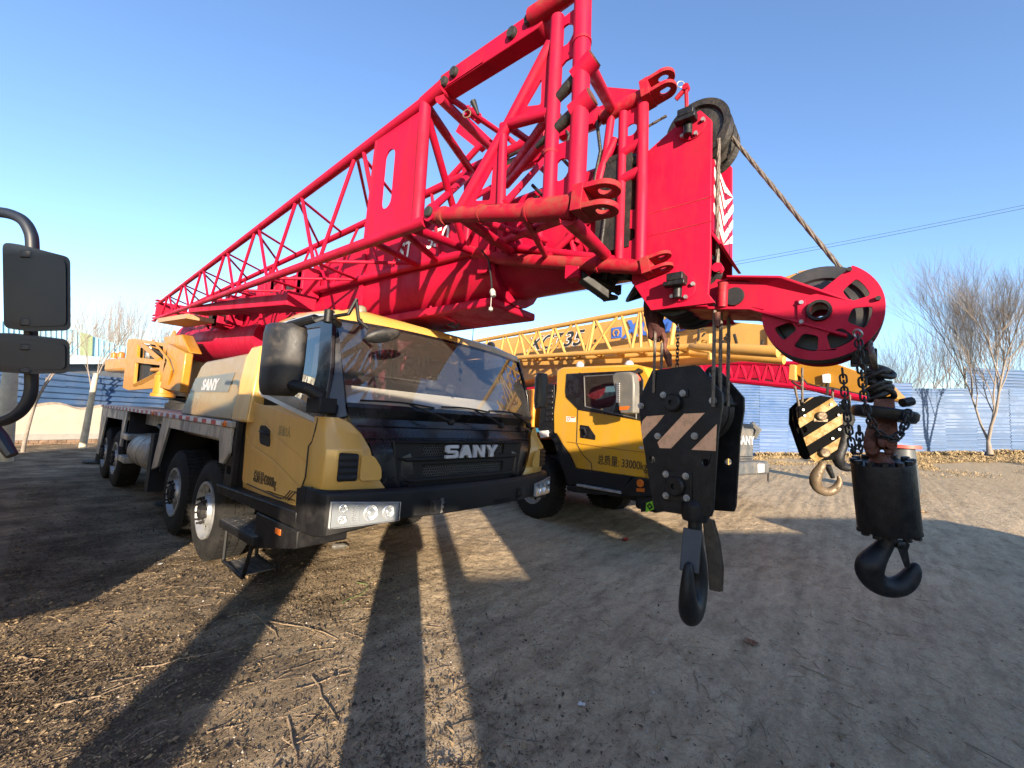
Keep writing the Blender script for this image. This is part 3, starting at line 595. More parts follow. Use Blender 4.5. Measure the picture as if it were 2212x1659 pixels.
# chevrons
for k in range(-1, 5):
    for s_ in (-1, 1):
        z_ = 3.0 + k * .12; P = [(0, z_), (s_ * .27, z_ + .22), (s_ * .27, z_ + .28), (0, z_ + .06)]
        P = [(a, min(3.45, max(2.985, b))) for a, b in P]
        if k > 3: continue
        MB().prism([(a, 2.088, b) for a, b in P], -Y_ * .003).build('chevron', WHT, HP)
MB().prism([(-.3, 2.03, 2.87), (.3, 2.03, 2.87), (.3, 2.11, 3.0), (-.3, 2.11, 3.0)], Y_ * .02).build('boom_head_lip', RED, root, bevel=.004)
def sheave(c, R, w, name, mm, par, ax=X_):
    m = MB(); m.lathe(c, ax, [(.03, -w * .5), (R * .35, -w * .5), (R * .4, -w * .32), (R * .75, -w * .25), (R * .8, -w * .5), (R, -w * .5), (R * .90, -w * .1), (R * .90, w * .1), (R, w * .5), (R * .8, w * .5), (R * .75, w * .25), (R * .4, w * .32), (R * .35, w * .5), (.03, w * .5)], 40, True); return m.build(name, mm, par, ang=25)
TS = PX(1516, 284, -.20)
for k in range(3): sheave(TS + X_ * (k * .11) + Y_ * .02, .205, .085, 'top_sheave', GREASE, root)
for k in range(4): sheave(V((-.18 + k * .12, 2.33, 2.66)), .19, .09, 'lower_sheave', GREASE, root)
sheave(PX(1520, 588, -.2), .11, .06, 'guide_sheave', GREASE, root)
for c in ((2.20, 3.74), (2.24, 2.66)):
    m = MB(); m.lathe((-.31, c[0] + .02, c[1] - .04), -X_, [(.09, 0), (.09, .012), (.001, .012)], 24)
    m.build('pin_plate', RED, root, bevel=.003)
    for a in range(5):
        an = a * 1.256 + .5; MB().cyl(V((-.322, c[0] + .02 + .075 * math.cos(an), c[1] - .04 + .075 * math.sin(an))), V((-.342, c[0] + .02 + .075 * math.cos(an), c[1] - .04 + .075 * math.sin(an))), .013, 6).build('plate_bolt', STEEL, root)
    m = MB(); m.box(-.43, -.32, c[0] - .02, c[0] + .08, c[1] - .02, c[1] + .03); m.box(-.43, -.37, c[0] - .03, c[0] + .10, c[1] - .05, c[1] - .02); m.cyl((-.36, c[0] + .03, c[1] - .12), (-.36, c[0] + .03, c[1] + .02), .028, 12); m.build('jib_mount_lug', HOOKB, root, bevel=.006)
m = MB(); a = PX(1460, 215, -.28); b = PX(1482, 190, -.28); m.tube([a, b], .016, 8); m.tube([b, PX(1484, 250, -.28)], .013, 8); m.lathe(b, X_, [(.001, -.02), (.022, -.02), (.022, .02), (.001, .02)], 12); m.build('rope_guard_bracket', REDP, root)
MB().ring(PX(1470, 182, -.28), X_ + Y_ * .5, .022, .003).build('pin_ring', STEEL, root)
# ---- nose arm carrying the auxiliary sheave
xa = -.20
def ax_(x, y, X=xa): return PX(x, y, X)
arm = [(1497, 592), (1555, 598), (1700, 606), (1840, 655), (1850, 700), (1690, 668), (1620, 662), (1440, 660), (1420, 600)]
arm = [(1400, 600), (1497, 594), (1555, 604), (1700, 606), (1838, 653), (1800, 700), (1740, 690), (1625, 664), (1420, 662)]
ach = circ(ax_(1770, 673), Y_, Z_, .045, 18)
m = MB(); m.prism([ax_(*p) for p in arm], X_ * .03, [ach]); m.prism([ax_(*p) + X_ * .27 for p in arm], X_ * .03, [[p + X_ * .27 for p in ach]])
na = m.build('nose_arm', RED, root, bevel=.004)
m = MB(); A = [ax_(1565, 602), ax_(1690, 605), ax_(1790, 640)]; m.prism([A[0], A[1], A[2], A[2] + X_ * .25, A[1] + X_ * .26, A[0] + X_ * .26], -Z_ * .02)
B = [ax_(1440, 664), ax_(1622, 666), ax_(1830, 722)]; m.prism([B[0] - X_ * .04, B[1] - X_ * .04, B[2] - X_ * .02, B[2] + X_ * .03, B[1] + X_ * .27, B[0] + X_ * .27], -Z_ * .018); m.build('nose_arm_flange', RED, root, bevel=.004)
m = MB(); C_ = [ax_(1700, 604), ax_(1770, 606), ax_(1812, 640), ax_(1803, 652)]
C_ = [ax_(1573, 604), ax_(1690, 606), ax_(1841, 654)]
m.prism([C_[1] - X_ * .05, C_[2] - X_ * .01, C_[2] + X_ * .01, C_[0] + X_ * .02, C_[0] - X_ * .05], Z_ * .014); m.build('nose_arm_flange', RED, root, bevel=.003)
AC = ax_(1770, 673)                              # centre of the auxiliary sheave
AC = V((xa, AC.y, AC.z)); AR = .272
# outer red disc plate with cut windows; upper left sector left open
a0, a1 = math.radians(122), math.radians(122 + 302)      # angle measured with cos along -Y (towards the right) and sin up
def dc(r, a, x=0): return V((AC.x + x, AC.y - r * math.cos(a), AC.z + r * math.sin(a)))
start, end = math.radians(-200 + 12), math.radians(58)
outer = [dc(AR, start + (end - start) * i / 48) for i in range(49)] + [dc(.10, math.radians(95)), dc(.13, math.radians(135))]
hs = []
for ca, w_ in ((30, 30), (-16, 31), (-62, 31), (-107, 30), (-149, 24)):
    r0, r1 = .138, .222; c0, c1 = math.radians(ca - w_ / 2), math.radians(ca + w_ / 2)
    if ca == -150: r0 = .165
    hs.append(rpoly([dc(r0, c0), dc(r1, c0), dc(r1, (c0 * 2 + c1) / 3), dc(r1, (c0 + 2 * c1) / 3), dc(r1, c1), dc(r0, c1)], .018, 3))
hub = circ(dc(0, 0), Y_, Z_, .042, 20)
m = MB(); m.prism(outer, -X_ * .012, hs + [hub]); o = m.build('sheave_guard', RED, root, bevel=.003)
m = MB(); m.prism([p + X_ * .24 for p in outer], X_ * .012, [[p + X_ * .24 for p in h] for h in hs + [hub]]); m.build('sheave_guard', RED, root)
asv = MB(); asv.lathe(AC + X_ * .1, X_, [(.05, -.05), (.07, -.05), (.08, -.02), (.15, -.012), (.2, -.012), (.21, -.03), (.255, -.035), (.275, -.035), (.24, -.005), (.24, .01), (.275, .035), (.255, .035), (.2, .012), (.08, .02), (.07, .05), (.05, .05)], 56, True)
asv.build('auxiliary_sheave', GREASE if False else mat('sheave_dark', (.03, .03, .034), .45, .2, .2, 8, dirt=(.12, .1, .08), dirt_amt=.4), root, ang=25)
m = MB(); m.lathe(AC - X_ * .012, -X_, [(.042, -.02), (.042, .03), (.056, .03), (.058, .0)], 28); m.build('sheave_axle', BLK, root)
m = MB(); m.box(AC.x - .024, AC.x - .012, AC.y + .06, AC.y + .10, AC.z - .075, AC.z + .075); m.build('axle_keeper', RED, root, bevel=.003)
for dz in (-.055, .055): MB().cyl((AC.x - .035, AC.y + .08, AC.z + dz), (AC.x - .02, AC.y + .08, AC.z + dz), .012, 6).build('keeper_bolt', STEEL, root)
for a in (58, 8): p = dc(.245, math.radians(a), -.012); MB().cyl(p, p - X_ * .02, .012, 6).build('guard_bolt', DARK, root)
m = MB(); p = ax_(1868, 775, -.1); m.box(p.x - .03, p.x + .10, p.y - .05, p.y + .06, p.z - .03, p.z + .05); m.build('limit_switch', BLK, root, bevel=.006)
m = MB(); m.cyl(PX(1562, 612, -.235), PX(1560, 664, -.235), .03, 14); m.build('arm_hinge_pin', REDP, root)
m = MB(); p = PX(1585, 640, -.232); m.lathe(p, X_, [(.001, -.004), (.055, -.004), (.058, .004), (.001, .004)], 20); m.build('arm_hole_shadow', DARK, root)
m = MB(); m.tube([PX(1500, 590, -.23), PX(1545, 578, -.23), PX(1560, 583, -.23)], .02, 8); m.lathe(PX(1551, 580, -.23), X_, [(.001, -.03), (.03, -.03), (.03, .03), (.001, .03)], 14); m.build('wedge_bracket', RED, root)
# black flag rag and lamp box under the boom
m = MB(); A = PX(1253, 598, -.35); B = PX(1312, 640, -.2)
d_ = (B - A).normalized(); u_ = Z_; s_ = d_.cross(u_).normalized()
m.hexa([A - s_ * .05 - u_ * .035, A + s_ * .05 - u_ * .035, A + s_ * .05 + u_ * .035, A - s_ * .05 + u_ * .035], [B - s_ * .05 - u_ * .035, B + s_ * .05 - u_ * .035, B + s_ * .05 + u_ * .035, B - s_ * .05 + u_ * .035]); m.build('boom_camera_box', BLK, root, bevel=.008)
m = MB(); m.box(A.x - .06, A.x + .05, A.y - .02, A.y + .1, A.z - .02, A.z + .12); m.build('camera_bracket', RED, root, bevel=.006)
m = MB(); rnd = random.Random(3)
for k in range(26):
    p = V((-.15 + rnd.uniform(-.15, .3), 2.72 + rnd.uniform(-.2, .30), 2.83 + rnd.uniform(-.07, .06))); m.tube([p, p + V((rnd.uniform(-.1, .1), rnd.uniform(-.1, .1), rnd.uniform(-.06, .06))), p + V((rnd.uniform(-.12, .12), rnd.uniform(-.16, .16), rnd.uniform(-.05, .05)))], [.035, .04, .02], 7)
m.build('hydraulic_cluster', GREASE, root)
m = MB()
for k in range(10):
    p = V((-.36 + rnd.uniform(0, .1), 2.62 + rnd.uniform(0, .25), 3.05 + rnd.uniform(0, .55))); m.tube([p, p + V((rnd.uniform(-.03, .03), rnd.uniform(-.05, .05), rnd.uniform(-.2, .2)))], .04, 7)
m.box(-.38, -.30, 2.60, 2.86, 2.95, 3.66); m.build('greasy_boom_end', GREASE, root)
# ================================================================= lattice jib folded along the boom
J = MB()
def nt(y): t = (y - 3.65) / (12.7 - 3.65); return V((-1.31 + .25 * t, y, 3.91 - .20 * t))
def nb(y): t = (y - 3.6) / (12.8 - 3.6); return V((-1.31 + .25 * t, y, 3.00 + .40 * t))
def fb(y): t = (y - 4.15) / (12.7 - 4.15); return V((-.38 - .23 * t, y, 3.24 + .18 * t))
def ft(y): t = (y - 4.2) / (12.7 - 4.2); return V((-.38 - .23 * t, y, 4.04 - .30 * t))
CH = .030
jr = thing if False else None
J.tube([nt(3.72), nt(8), nt(12.7)], [.042, .036, .03], 12); J.tube([nb(3.62), nb(8), nb(12.8)], [.042, .036, .03], 12)
J.tube([fb(4.1), fb(8), fb(12.7)], [.042, .036, .03], 12); J.tube([ft(4.2), ft(8), ft(12.7)], [.042, .036, .03], 12)
jib = J.build('lattice_jib', RED, root, ang=50)
tops = [4.63 + 1.185 * k for k in range(7)]; bots = [5.25 + 1.165 * k for k in range(7)]
J = MB(); e = .06
for k in range(7):
    a = tops[k]; J.tube([nt(a - e), nb((bots[k - 1] if k else 4.12) + e)], .018, 8); J.tube([nt(a + e), nb(bots[k] - e)], .018, 8)
    J.tube([ft(a - e + .2), fb((bots[k - 1] if k else 4.3) + e + .2)], .017, 8); J.tube([ft(a + e + .2), fb(bots[k] - e + .2)], .017, 8)
    J.tube([nt(a), ft(a + .62)], .015, 8); J.tube([nt(a + .05), ft(a + 1.2)], .015, 8)
    J.tube([nb(bots[k] + .04), fb(bots[k] + .75)], .016, 8); J.tube([nb(bots[k]), fb(bots[k] - .45)], .017, 8)
J.tube([nt(12.6), nb(12.6)], .03, 8); J.tube([ft(12.6), fb(12.6)], .03, 8); J.tube([nt(12.6), ft(12.6)], .03, 8); J.tube([nb(12.6), fb(12.6)], .03, 8)
J.build('jib_bracing', RED, jib, ang=50)
m = MB()                                         # tail lugs of the jib
for P in (nt(12.7), nb(12.8)):
    for dz in (-.03, .03, .09): m.box(P.x - .03, P.x + .03, P.y, P.y + .16, P.z + dz - .01, P.z + dz + .008)
m.box(-1.1, -.62, 12.55, 12.65, 3.44, 3.72); m.build('jib_tail_lug', RED, jib)
# perforated end plate of the main jib
o_ = [nt(3.72) - Z_ * .03, nt(4.32) - Z_ * .03, nb(4.36) + Z_ * .03, nb(3.72) + Z_ * .03]
c0 = V((-1.312, 4.12, 3.47)); hl_ = circ(c0 + Z_ * .17, Y_, Z_, .065, 8, 0, math.pi) + circ(c0 - Z_ * .17, Y_, Z_, .065, 8, math.pi, 2 * math.pi)
MB().prism([V((-1.312, p.y, p.z)) for p in o_], X_ * .012, [hl_]).build('perforated_plate', RED, jib)
MB().tube([nt(3.76), PX(958, 188, -1.30)], .046, 12).build('hinge_lug', RED, jib)
MB().tube([PX(950, 212, -1.30), PX(1062, 322, -.37)], .034, 12).build('cross_brace', RED, jib)
J = MB(); J.tube([nt(3.74), nb(3.72)], .042, 12); J.tube([nt(4.34), nb(4.38)], .024, 10)
J.tube([nt(3.75), ft(4.2)], .034, 10); J.tube([nt(3.76), fb(4.2)], .030, 10); J.tube([ft(4.2), nb(3.78)], .030, 10); J.tube([ft(4.2), fb(4.2)], .034, 10); J.tube([nb(3.8), fb(4.12)], .034, 10)
J.tube([nb(4.3), fb(4.9)], .028, 10); J.tube([nb(3.9), fb(4.6)], .028, 10); J.build('jib_end_frame', RED, jib, ang=50)
# ---- hinge section next to the boom head
XN, XF = -1.3, -.37
n = lambda x, y: PX(x, y, XN)
g = lambda x, y: PX(x, y, XF)
for P_, r_ in (([n(948, 467), n(975, 464), n(1240, 455)], [.052, .048, .048]), ([n(1150, 456), n(1243, 447)], .062), ([n(1148, 38), n(1165, 30), n(1262, -40)], [.05, .055, .052]), ([g(1005, 540), g(1085, 560), g(1400, 578)], [.05, .052, .05]), ([g(1300, 255), g(1405, 200)], .05)):
    MB().tube(P_, r_, 14).build('jib_chord', REDP, jib, ang=50)
for P_, r_ in (([n(1260, -30), n(1254, 215), n(1243, 452)], .046), ([n(1205, 40), n(1195, 240), n(1186, 440)], .038), ([g(1389, 222), g(1387, 400), g(1383, 566)], .040), ([g(1347, 245), g(1343, 400), g(1338, 562)], .034),
               ([n(1190, 95), n(1095, 275), n(995, 448)], .032), ([n(1103, 268), n(1186, 245)], .030), ([n(1088, 270), n(1082, 445)], .026)):
    MB().tube(P_, r_, 14).build('jib_post', RED, jib, ang=50)
MB().prism([n(1208, 45), n(1246, 15), n(1240, 120), n(1222, 130), n(1206, 150)], X_ * .012, [circ(n(1222, 75), Y_, Z_, .048, 14, r2=.062)]).build('post_plate', RED, jib)
MB().prism([n(1196, 315), n(1235, 300), n(1232, 448), n(1188, 444)], X_ * .012, [circ(n(1212, 366), Y_, Z_, .048, 14, r2=.06)]).build('post_plate', RED, jib)
MB().prism([g(1348, 235), g(1385, 215), g(1383, 330), g(1345, 330)], X_ * .012, [circ(g(1363, 280), Y_, Z_, .045, 14)]).build('post_plate', RED, jib)
MB().prism([g(1345, 455), g(1383, 452), g(1381, 562), g(1340, 560)], X_ * .012, [circ(g(1349 + 12, 507), Y_, Z_, .045, 14)]).build('post_plate', RED, jib)
MB().prism([n(1193, 90), n(1185, 245), n(1105, 262)], X_ * .012, [rpoly([n(1170, 168), n(1168, 226), n(1134, 230)], .02)]).build('gusset_plate', RED, jib)
MB().prism([n(1088, 285), n(1080, 440), n(1000, 445)], X_ * .012, [rpoly([n(1065, 357), n(1058, 432), n(1024, 434)], .02)]).build('gusset_plate', RED, jib)
MB().prism([g(1312, 188), g(1392, 195), g(1330, 252), g(1318, 238)], X_ * .012).build('gusset_plate', RED, jib)
MB().prism([g(1378, 574), g(1395, 575), g(1398, 582), g(1320, 590), g(1305, 565)], X_ * .02).build('gusset_plate', RED, jib)
B_ = MB(); B_.tube([n(1260, 120), g(1322, 236)], .036, 12); B_.tube([g(1322, 238), g(1310, 330), g(1275, 470)], .030, 12)
B_.tube([n(1225, 470), g(1308, 552)], .042, 12); B_.tube([n(1220, 468), g(1090, 520)], .03, 12); B_.tube([g(1100, 532), g(1225, 548), g(1335, 562)], .030, 12)
B_.tube([n(1000, 470), g(1105, 545)], .036, 12); B_.tube([n(1185, 290), g(1095, 400)], .03, 12); B_.tube([n(1180, 120), g(1090, 300)], .0, 12) if False else None
B_.tube([n(1188, 250), g(1095, 380)], .030, 12); B_.tube([g(1200, 235), g(1190, 300), g(1188, 440)], .03, 12); B_.tube([g(1275, 470), g(1180, 560)], .028, 12); B_.tube([g(1330, 300), g(1262, 440)], .03, 12)
B_.tube([g(1005, 372), g(1200, 280), g(1320, 236)], .045, 12)
B_.tube([g(1085, 395), g(1080, 560)], .036, 12); B_.tube([g(1010, 380), g(1008, 545)], .036, 12)
B_.build('jib_base_bracing', RED, jib, ang=50)
# fork lugs (two plates with an eye) at the four corners in view
def fork(base_, tip, r=.075, th=.026, gap=.07, name='fork_lug', up=Z_):
    base_ = V(base_); tip = V(tip); d = (tip - base_).normalized(); s = up.cross(d).normalized(); u = d.cross(s)
    m = MB()
    for sg in (-1, 1):
        c0 = base_ + u * (sg * gap * .5); out = [c0 + s * r, c0 - s * r]; ct = tip + u * (sg * gap * .5)
        out += [ct - s * r * math.cos(a) * 1.0 + d * r * math.sin(a) for a in [math.pi * i / 12 for i in range(13)]]
        m.prism(out, u * (sg * th), [circ(ct, d, s, r * .48, 14)])
    r0_ = r; r = r + .003; th = th + .003
    m.hexa([base_ - d * .03 - s * r - u * (gap * .5 + th), base_ - d * .03 + s * r - u * (gap * .5 + th), base_ - d * .03 + s * r + u * (gap * .5 + th), base_ - d * .03 - s * r + u * (gap * .5 + th)],
           [base_ + d * .03 - s * r - u * (gap * .5 + th), base_ + d * .03 + s * r - u * (gap * .5 + th), base_ + d * .03 + s * r + u * (gap * .5 + th), base_ + d * .03 - s * r + u * (gap * .5 + th)])
    return m.build(name, REDP, jib, bevel=.005)
fork(n(1262, 440), n(1305, 430)); fork(g(1400, 203), g(1435, 182)); fork(g(1400, 578), g(1432, 566), .06, .022, .06)
# link beam with its four pins on the near top chord
m = MB(); a = n(950, 184); b = n(1156, 42); d_ = (b - a).normalized(); u_ = X_.cross(d_).normalized()
m.prism([a - u_ * .07 - d_ * .0, b - u_ * .065] + [b - u_ * .065 * math.cos(t) + d_ * .065 * math.sin(t) for t in [math.pi * i / 8 for i in range(1, 9)]] + [a + u_ * .05 * math.cos(t) * 1.0 - d_ * .06 * math.sin(t) for t in [math.pi * i / 8 for i in range(0, 9)]], X_ * .11)
lk = m.build('link_beam', RED, jib, bevel=.006)
for p in ((1146, 44), (1108, 74), (983, 158), (961, 179)): c = n(*p); MB().lathe(c - X_ * .006, -X_, [(.034, -.02), (.036, .008), (.03, .02), (.001, .022)], 18).build('link_pin', DARK, lk)
c = n(940, 465); MB().lathe(c - X_ * .05, -X_, [(.060, -.05), (.060, .0), (.001, .0)], 18).build('hinge_lug', RED, lk); MB().lathe(c - X_ * .05, -X_, [(.034, -.02), (.036, .012), (.03, .02), (.001, .022)], 18).build('link_pin', DARK, lk)
for p, q in (((1140, 112), (1132, 150)), ((1165, 70), (1155, 112)), ((992, 192), (985, 226))):
    m = MB(); a = n(*p) + X_ * .13; m.tube([a, a + V((.03, -.03, -.09))], [.022, .009], 10); m.build('tapered_pin', DARK, lk)
    b = n(*q) + X_ * .1; MB().ring(b, X_ + Y_ * .4, .028, .004).build('pin_clip', BRASS, lk); MB().tube([a, b + Z_ * .03], .003, 5).build('clip_wire', DARK, lk)
# storage tubes with tapered pins
for fn, p, q, r in ((n, (1283, 127), (1262, 150), .05), (n, (1278, 210), (1258, 228), .05), (g, (1388, 305), (1362, 322), .036), (g, (1388, 366), (1362, 380), .036)):
    a = fn(*p); b = fn(*q); d_ = (b - a).normalized(); m = MB(); m.tube([a, b + d_ * .06], r, 14); m.build('pin_socket', RED, jib)
    MB().tube([a - d_ * .008, a + d_ * .004], r * .92, 14).build('pin_head', RUSTM, jib); MB().tube([b + d_ * .05, b + d_ * .12, b + d_ * .30], [r * .62, r * .6, r * .25], 12).build('tapered_pin', GREASE, jib)
# top frame with small uprights behind (second storage lugs) and tool bracket
m = MB(); m.prism([g(1003, 246), g(1060, 300), g(1034, 324), g(984, 284)], X_ * .05); m.tube([ft(4.6), g(1050, 300)], .03, 10)
for p in ((1010, 245), (1020, 250), (1030, 258)): c = g(*p); m.box(c.x - .02, c.x + .04, c.y - .02, c.y + .02, c.z - .02, c.z + .07)
m.build('top_bracket', RED, jib)
m = MB(); m.tube([g(1215, 290), g(1285, 262), g(1300, 240)], .06, 8); m.tube([g(1100, 370), g(1190, 330)], .05, 8); m.build('side_rail', RED, jib)
for p, q in (((1232, 262), (1208, 300)), ((1095, 360), (1130, 340))): MB().tube([g(*p), g(*q)], [.05, .03], 8).build('rusty_hook_pin', GREASE, jib)
# weld collars, hoses and small fittings crowding the boom end
for fn, p, q, r_ in ((n, (1146, 456), (1150, 456), .066), (n, (1040, 461), (1044, 461), .053), (n, (958, 466), (964, 466), .058), (g, (1060, 553), (1066, 555), .056), (g, (1290, 573), (1296, 573), .056), (n, (1257, 90), (1257, 96), .05), (n, (1190, 330), (1190, 336), .041)):
    MB().tube([fn(*p), fn(*q)], r_, 16).build('weld_collar', REDP, jib)
for k, P_ in enumerate(([(1110, 345), (1140, 330), (1165, 300), (1205, 280)], [(1215, 255), (1235, 300), (1222, 350), (1250, 380)], [(1290, 250), (1300, 330), (1285, 400), (1310, 470), (1300, 545)], [(1150, 400), (1180, 430), (1215, 400), (1260, 420)], [(1290, 480), (1310, 500), (1295, 530), (1312, 560)])):
    m = MB(); m.tube([g(*p) + X_ * (-.06 + .02 * k) for p in P_], .014, 8); m.build('boom_hose', GREASE, jib, ang=80)
for P_ in ([(1180, 560), (1160, 505), (1175, 430)], [(1240, 560), (1225, 500), (1265, 470)], [(1120, 540), (1110, 470)], [(1300, 380), (1240, 520)], [(1060, 440), (1075, 350), (1120, 300)]):
    MB().tube([g(*p) + X_ * .04 for p in P_], .026, 10).build('cross_brace', RED, jib)
for P_ in ([(1195, 405), (1290, 385), (1290, 480), (1195, 500)], [(1290, 315), (1335, 300), (1335, 370), (1300, 395)], [(1240, 500), (1320, 490), (1320, 560), (1270, 560)]):
    MB().prism([g(*p) + X_ * .06 for p in P_], X_ * .012).build('side_lug_plate', RED, jib)
MB().ring(g(1170, 430), X_, .05, .010, 16, 6).build('handle_loop', RED, jib)
MB().box(g(1160, 432).x - .03, g(1160, 432).x, g(1160, 432).y - .03, g(1160, 432).y + .03, g(1160, 432).z - .03, g(1160, 432).z + .02).build('switch_box', BLK, jib, bevel=.005)
for P_ in ([n(955, 200), g(1100, 300), g(1188, 380)], [n(975, 455), g(1070, 400)], [n(1090, 440), g(1190, 330)], [n(1100, 275), g(1180, 330)], [n(1000, 466), g(1180, 520)], [n(1130, 462), g(1180, 556)]):
    MB().tube(P_, .022, 10).build('cross_brace', RED, jib)
# hanging cable with plug
m = MB(); pp_ = [PX(1040, 540, -1.05), PX(1055, 560, -1.0), PX(1061, 600, -1.0), PX(1063, 628, -1.0)]; m.tube(pp_, .006, 6); m.build('hanging_cable', BLK, jib)
m = MB(); m.tube([PX(1063, 625, -1.0), PX(1064, 630, -1.), PX(1066, 640, -1.0)], [.012, .02, .016], 8); m.tube([PX(1062, 630, -1.), PX(1060, 665, -1.)], .003, 5); m.lathe(PX(1060, 668, -1.), Z_, [(.001, -.015), (.014, -.008), (.014, .01), (.001, .02)], 8); m.build('cable_plug', mat('plug_grey', (.30, .29, .26), .6), jib)
# jib support arm under its rear half
m = MB(); a = PX(555, 650, -1.1); b = PX(575, 690, -.9)
m.hexa([(-1.15, 9.9, 3.17), (-.9, 9.9, 3.17), (-.9, 9.9, 3.27), (-1.15, 9.9, 3.27)], [(-.95, 6.6, 2.92), (-.6, 6.6, 2.92), (-.6, 6.6, 3.1), (-.95, 6.6, 3.1)]); m.build('jib_support_arm', RED, root, bevel=.01)
m = MB(); m.hexa([(-1.16, 12.0, 3.22), (-.7, 12.0, 3.22), (-.7, 12.0, 3.30), (-1.16, 12.0, 3.30)], [(-1.1, 10.2, 3.12), (-.7, 10.2, 3.12), (-.7, 10.2, 3.2), (-1.1, 10.2, 3.2)]); m.build('jib_support_tray', mat('tan_tray', (.35, .2, .1), .5), root)
m = MB(); rnd = random.Random(5)
for k in range(16):
    y_ = rnd.uniform(7.0, 11.5); MB().box(-.62, -.38, y_, y_ + rnd.uniform(.08, .3), 3.1 + rnd.uniform(0, .3), 3.5 + rnd.uniform(0, .12)).build('side_bracket', RED, root, bevel=.01)
m = MB()
for k in range(8):
    y_ = 7.2 + k * .55; m.tube([(-.5, y_, 3.5), (-.6, y_ + .1, 3.3), (-.45, y_ + .4, 3.2)], .02, 6); m.box(-.66, -.5, y_ + .1, y_ + .2, 3.26, 3.36)
m.build('side_fittings', GREASE, root)
# ================================================================= superstructure
m = MB(); m.lathe((0, 13.2, 1.536), Z_, [(.001, 0), (.62, 0), (.62, .12), (.56, .13), (.56, .22), (.001, .22)], 40); m.build('slew_ring', DARK, root)
m = MB(); m.prism([(-.42, 12.5, 1.76), (-.42, 14.2, 1.76), (-.42, 14.8, 3.2), (-.42, 14.4, 3.45), (-.42, 13.5, 2.9), (-.42, 12.8, 2.1)], X_ * .05); m.prism([(.37, 12.5, 1.76), (.37, 14.2, 1.76), (.37, 14.8, 3.2), (.37, 14.4, 3.45), (.37, 13.5, 2.9), (.37, 12.8, 2.1)], X_ * .05); m.box(-.42, .42, 12.4, 14.5, 1.757, 1.83); m.box(-.4, .4, 13.6, 14.5, 1.9, 3.0); m.build('turntable', YELB, root, bevel=.01)
m = MB(); m.cyl((0, 11.3, 1.95), (0, 6.4, 2.62), .13, 18); m.build('lift_cylinder', RED, root)
m = MB(); m.tube([(-.1, 13.7, 3.2), (-.1, 12.9, 3.02), (-.1, 9.0, 2.84)], [.40, .40, .36], 24); m.build('boom_foot', RED, root, ang=60)
# open frame on the near side of the turntable, holding valves
fx = -1.1
def sf(pts, name, mm, x=fx, th=.06, holes=(), bev=.006): 
    return MB().prism([PX(a, b, x) for a, b in pts], X_ * th, [[PX(a, b, x) for a, b in h] for h in holes]).build(name, mm, root, bevel=bev)
fo = [(276, 733), (290, 731), (362, 742), (360, 782), (340, 838), (277, 843), (265, 838)]
h1 = [(297, 739), (352, 748), (352, 778), (295, 772)]; h2 = [(292, 783), (345, 789), (342, 812), (303, 832), (288, 828)]
sf(fo, 'valve_frame', YELB, holes=[rpoly([V((a, b, 0)) for a, b in h1], 4) and h1, h2])
MB().tube([PX(300, 739, fx + .02), PX(345, 778, fx + .02)], .06, 4).build('frame_diagonal', YELB, root)
MB().tube([PX(345, 806, fx), PX(292, 832, fx)], .05, 4).build('frame_diagonal', YELB, root)
m = MB(); m.hexa([PX(362, 742, fx), PX(400, 762, fx), PX(388, 848, fx), PX(345, 838, fx)], [PX(362, 742, fx) + X_ * .12, PX(400, 762, fx) + X_ * .12, PX(388, 848, fx) + X_ * .12, PX(345, 838, fx) + X_ * .12]); m.build('turret_side', YELB, root, bevel=.02)
m = MB(); m.hexa([PX(352, 728, fx + .2), PX(392, 722, fx + .2), PX(410, 762, fx + .2), PX(358, 745, fx + .2)], [PX(352, 728, fx + .2) + X_ * .2, PX(392, 722, fx + .2) + X_ * .2, PX(410, 762, fx + .2) + X_ * .2, PX(358, 745, fx + .2) + X_ * .2]); m.build('turret_hood', YELB, root, bevel=.02)
m = MB(); m.lathe(PX(353, 846, fx + .1), Z_, [(.001, -.1), (.19, -.1), (.19, -.04), (.16, -.03), (.16, .30), (.12, .34), (.001, .34)], 20); m.build('slew_gearbox', YELB, root)
m = MB()
m.tube([PX(298, 800, fx + .15), PX(360, 798, fx + .15)], .045, 10); m.tube([PX(310, 775, fx + .1), PX(312, 745, fx + .1), PX(340, 752, fx + .1)], .02, 8); m.tube([PX(330, 735, fx), PX(362, 775, fx - .05), PX(372, 800, fx - .03), PX(365, 830, fx)], .02, 8)
m.build('hydraulic_hose', YELB, root)
m = MB(); c = PX(322, 766, fx + .1); m.lathe(c, -X_, [(.1, -.1), (.12, 0), (.08, .05), (.001, .06)], 14); m.box(c.x - .02, c.x + .1, c.y - .2, c.y + .2, c.z - .04, c.z + .04)
for dy in (-.12, 0, .12): m.cyl(c + V((0, dy, .05)), c + V((0, dy, .22)), .025, 8)
c = PX(290, 798, fx + .1); m.box(c.x - .05, c.x + .1, c.y - .1, c.y + .12, c.z - .08, c.z + .08); m.build('hydraulic_valve', STEEL, root)
MB().box(fx + .1, fx + .8, 13.0, 14.4, 2.0, 2.9).build('pump_housing', DARK, root, bevel=.02)
m = MB(); m.hexa([PX(228, 775, -.9), PX(276, 771, -.9), PX(276, 800, -.9), PX(224, 803, -.9)], [PX(228, 775, -.9) + X_ * 1.5, PX(276, 771, -.9) + X_ * 1.5, PX(276, 800, -.9) + X_ * 1.5, PX(224, 803, -.9) + X_ * 1.5]); m.build('counterweight', YELB, root, bevel=.08)
for p in ((262, 769), (247, 770)): MB().lathe(PX(p[0], p[1], -.8), Z_, [(.001, -.05), (.09, -.05), (.09, .08), (.05, .12), (.001, .12)], 12).build('beacon', AMB, root)
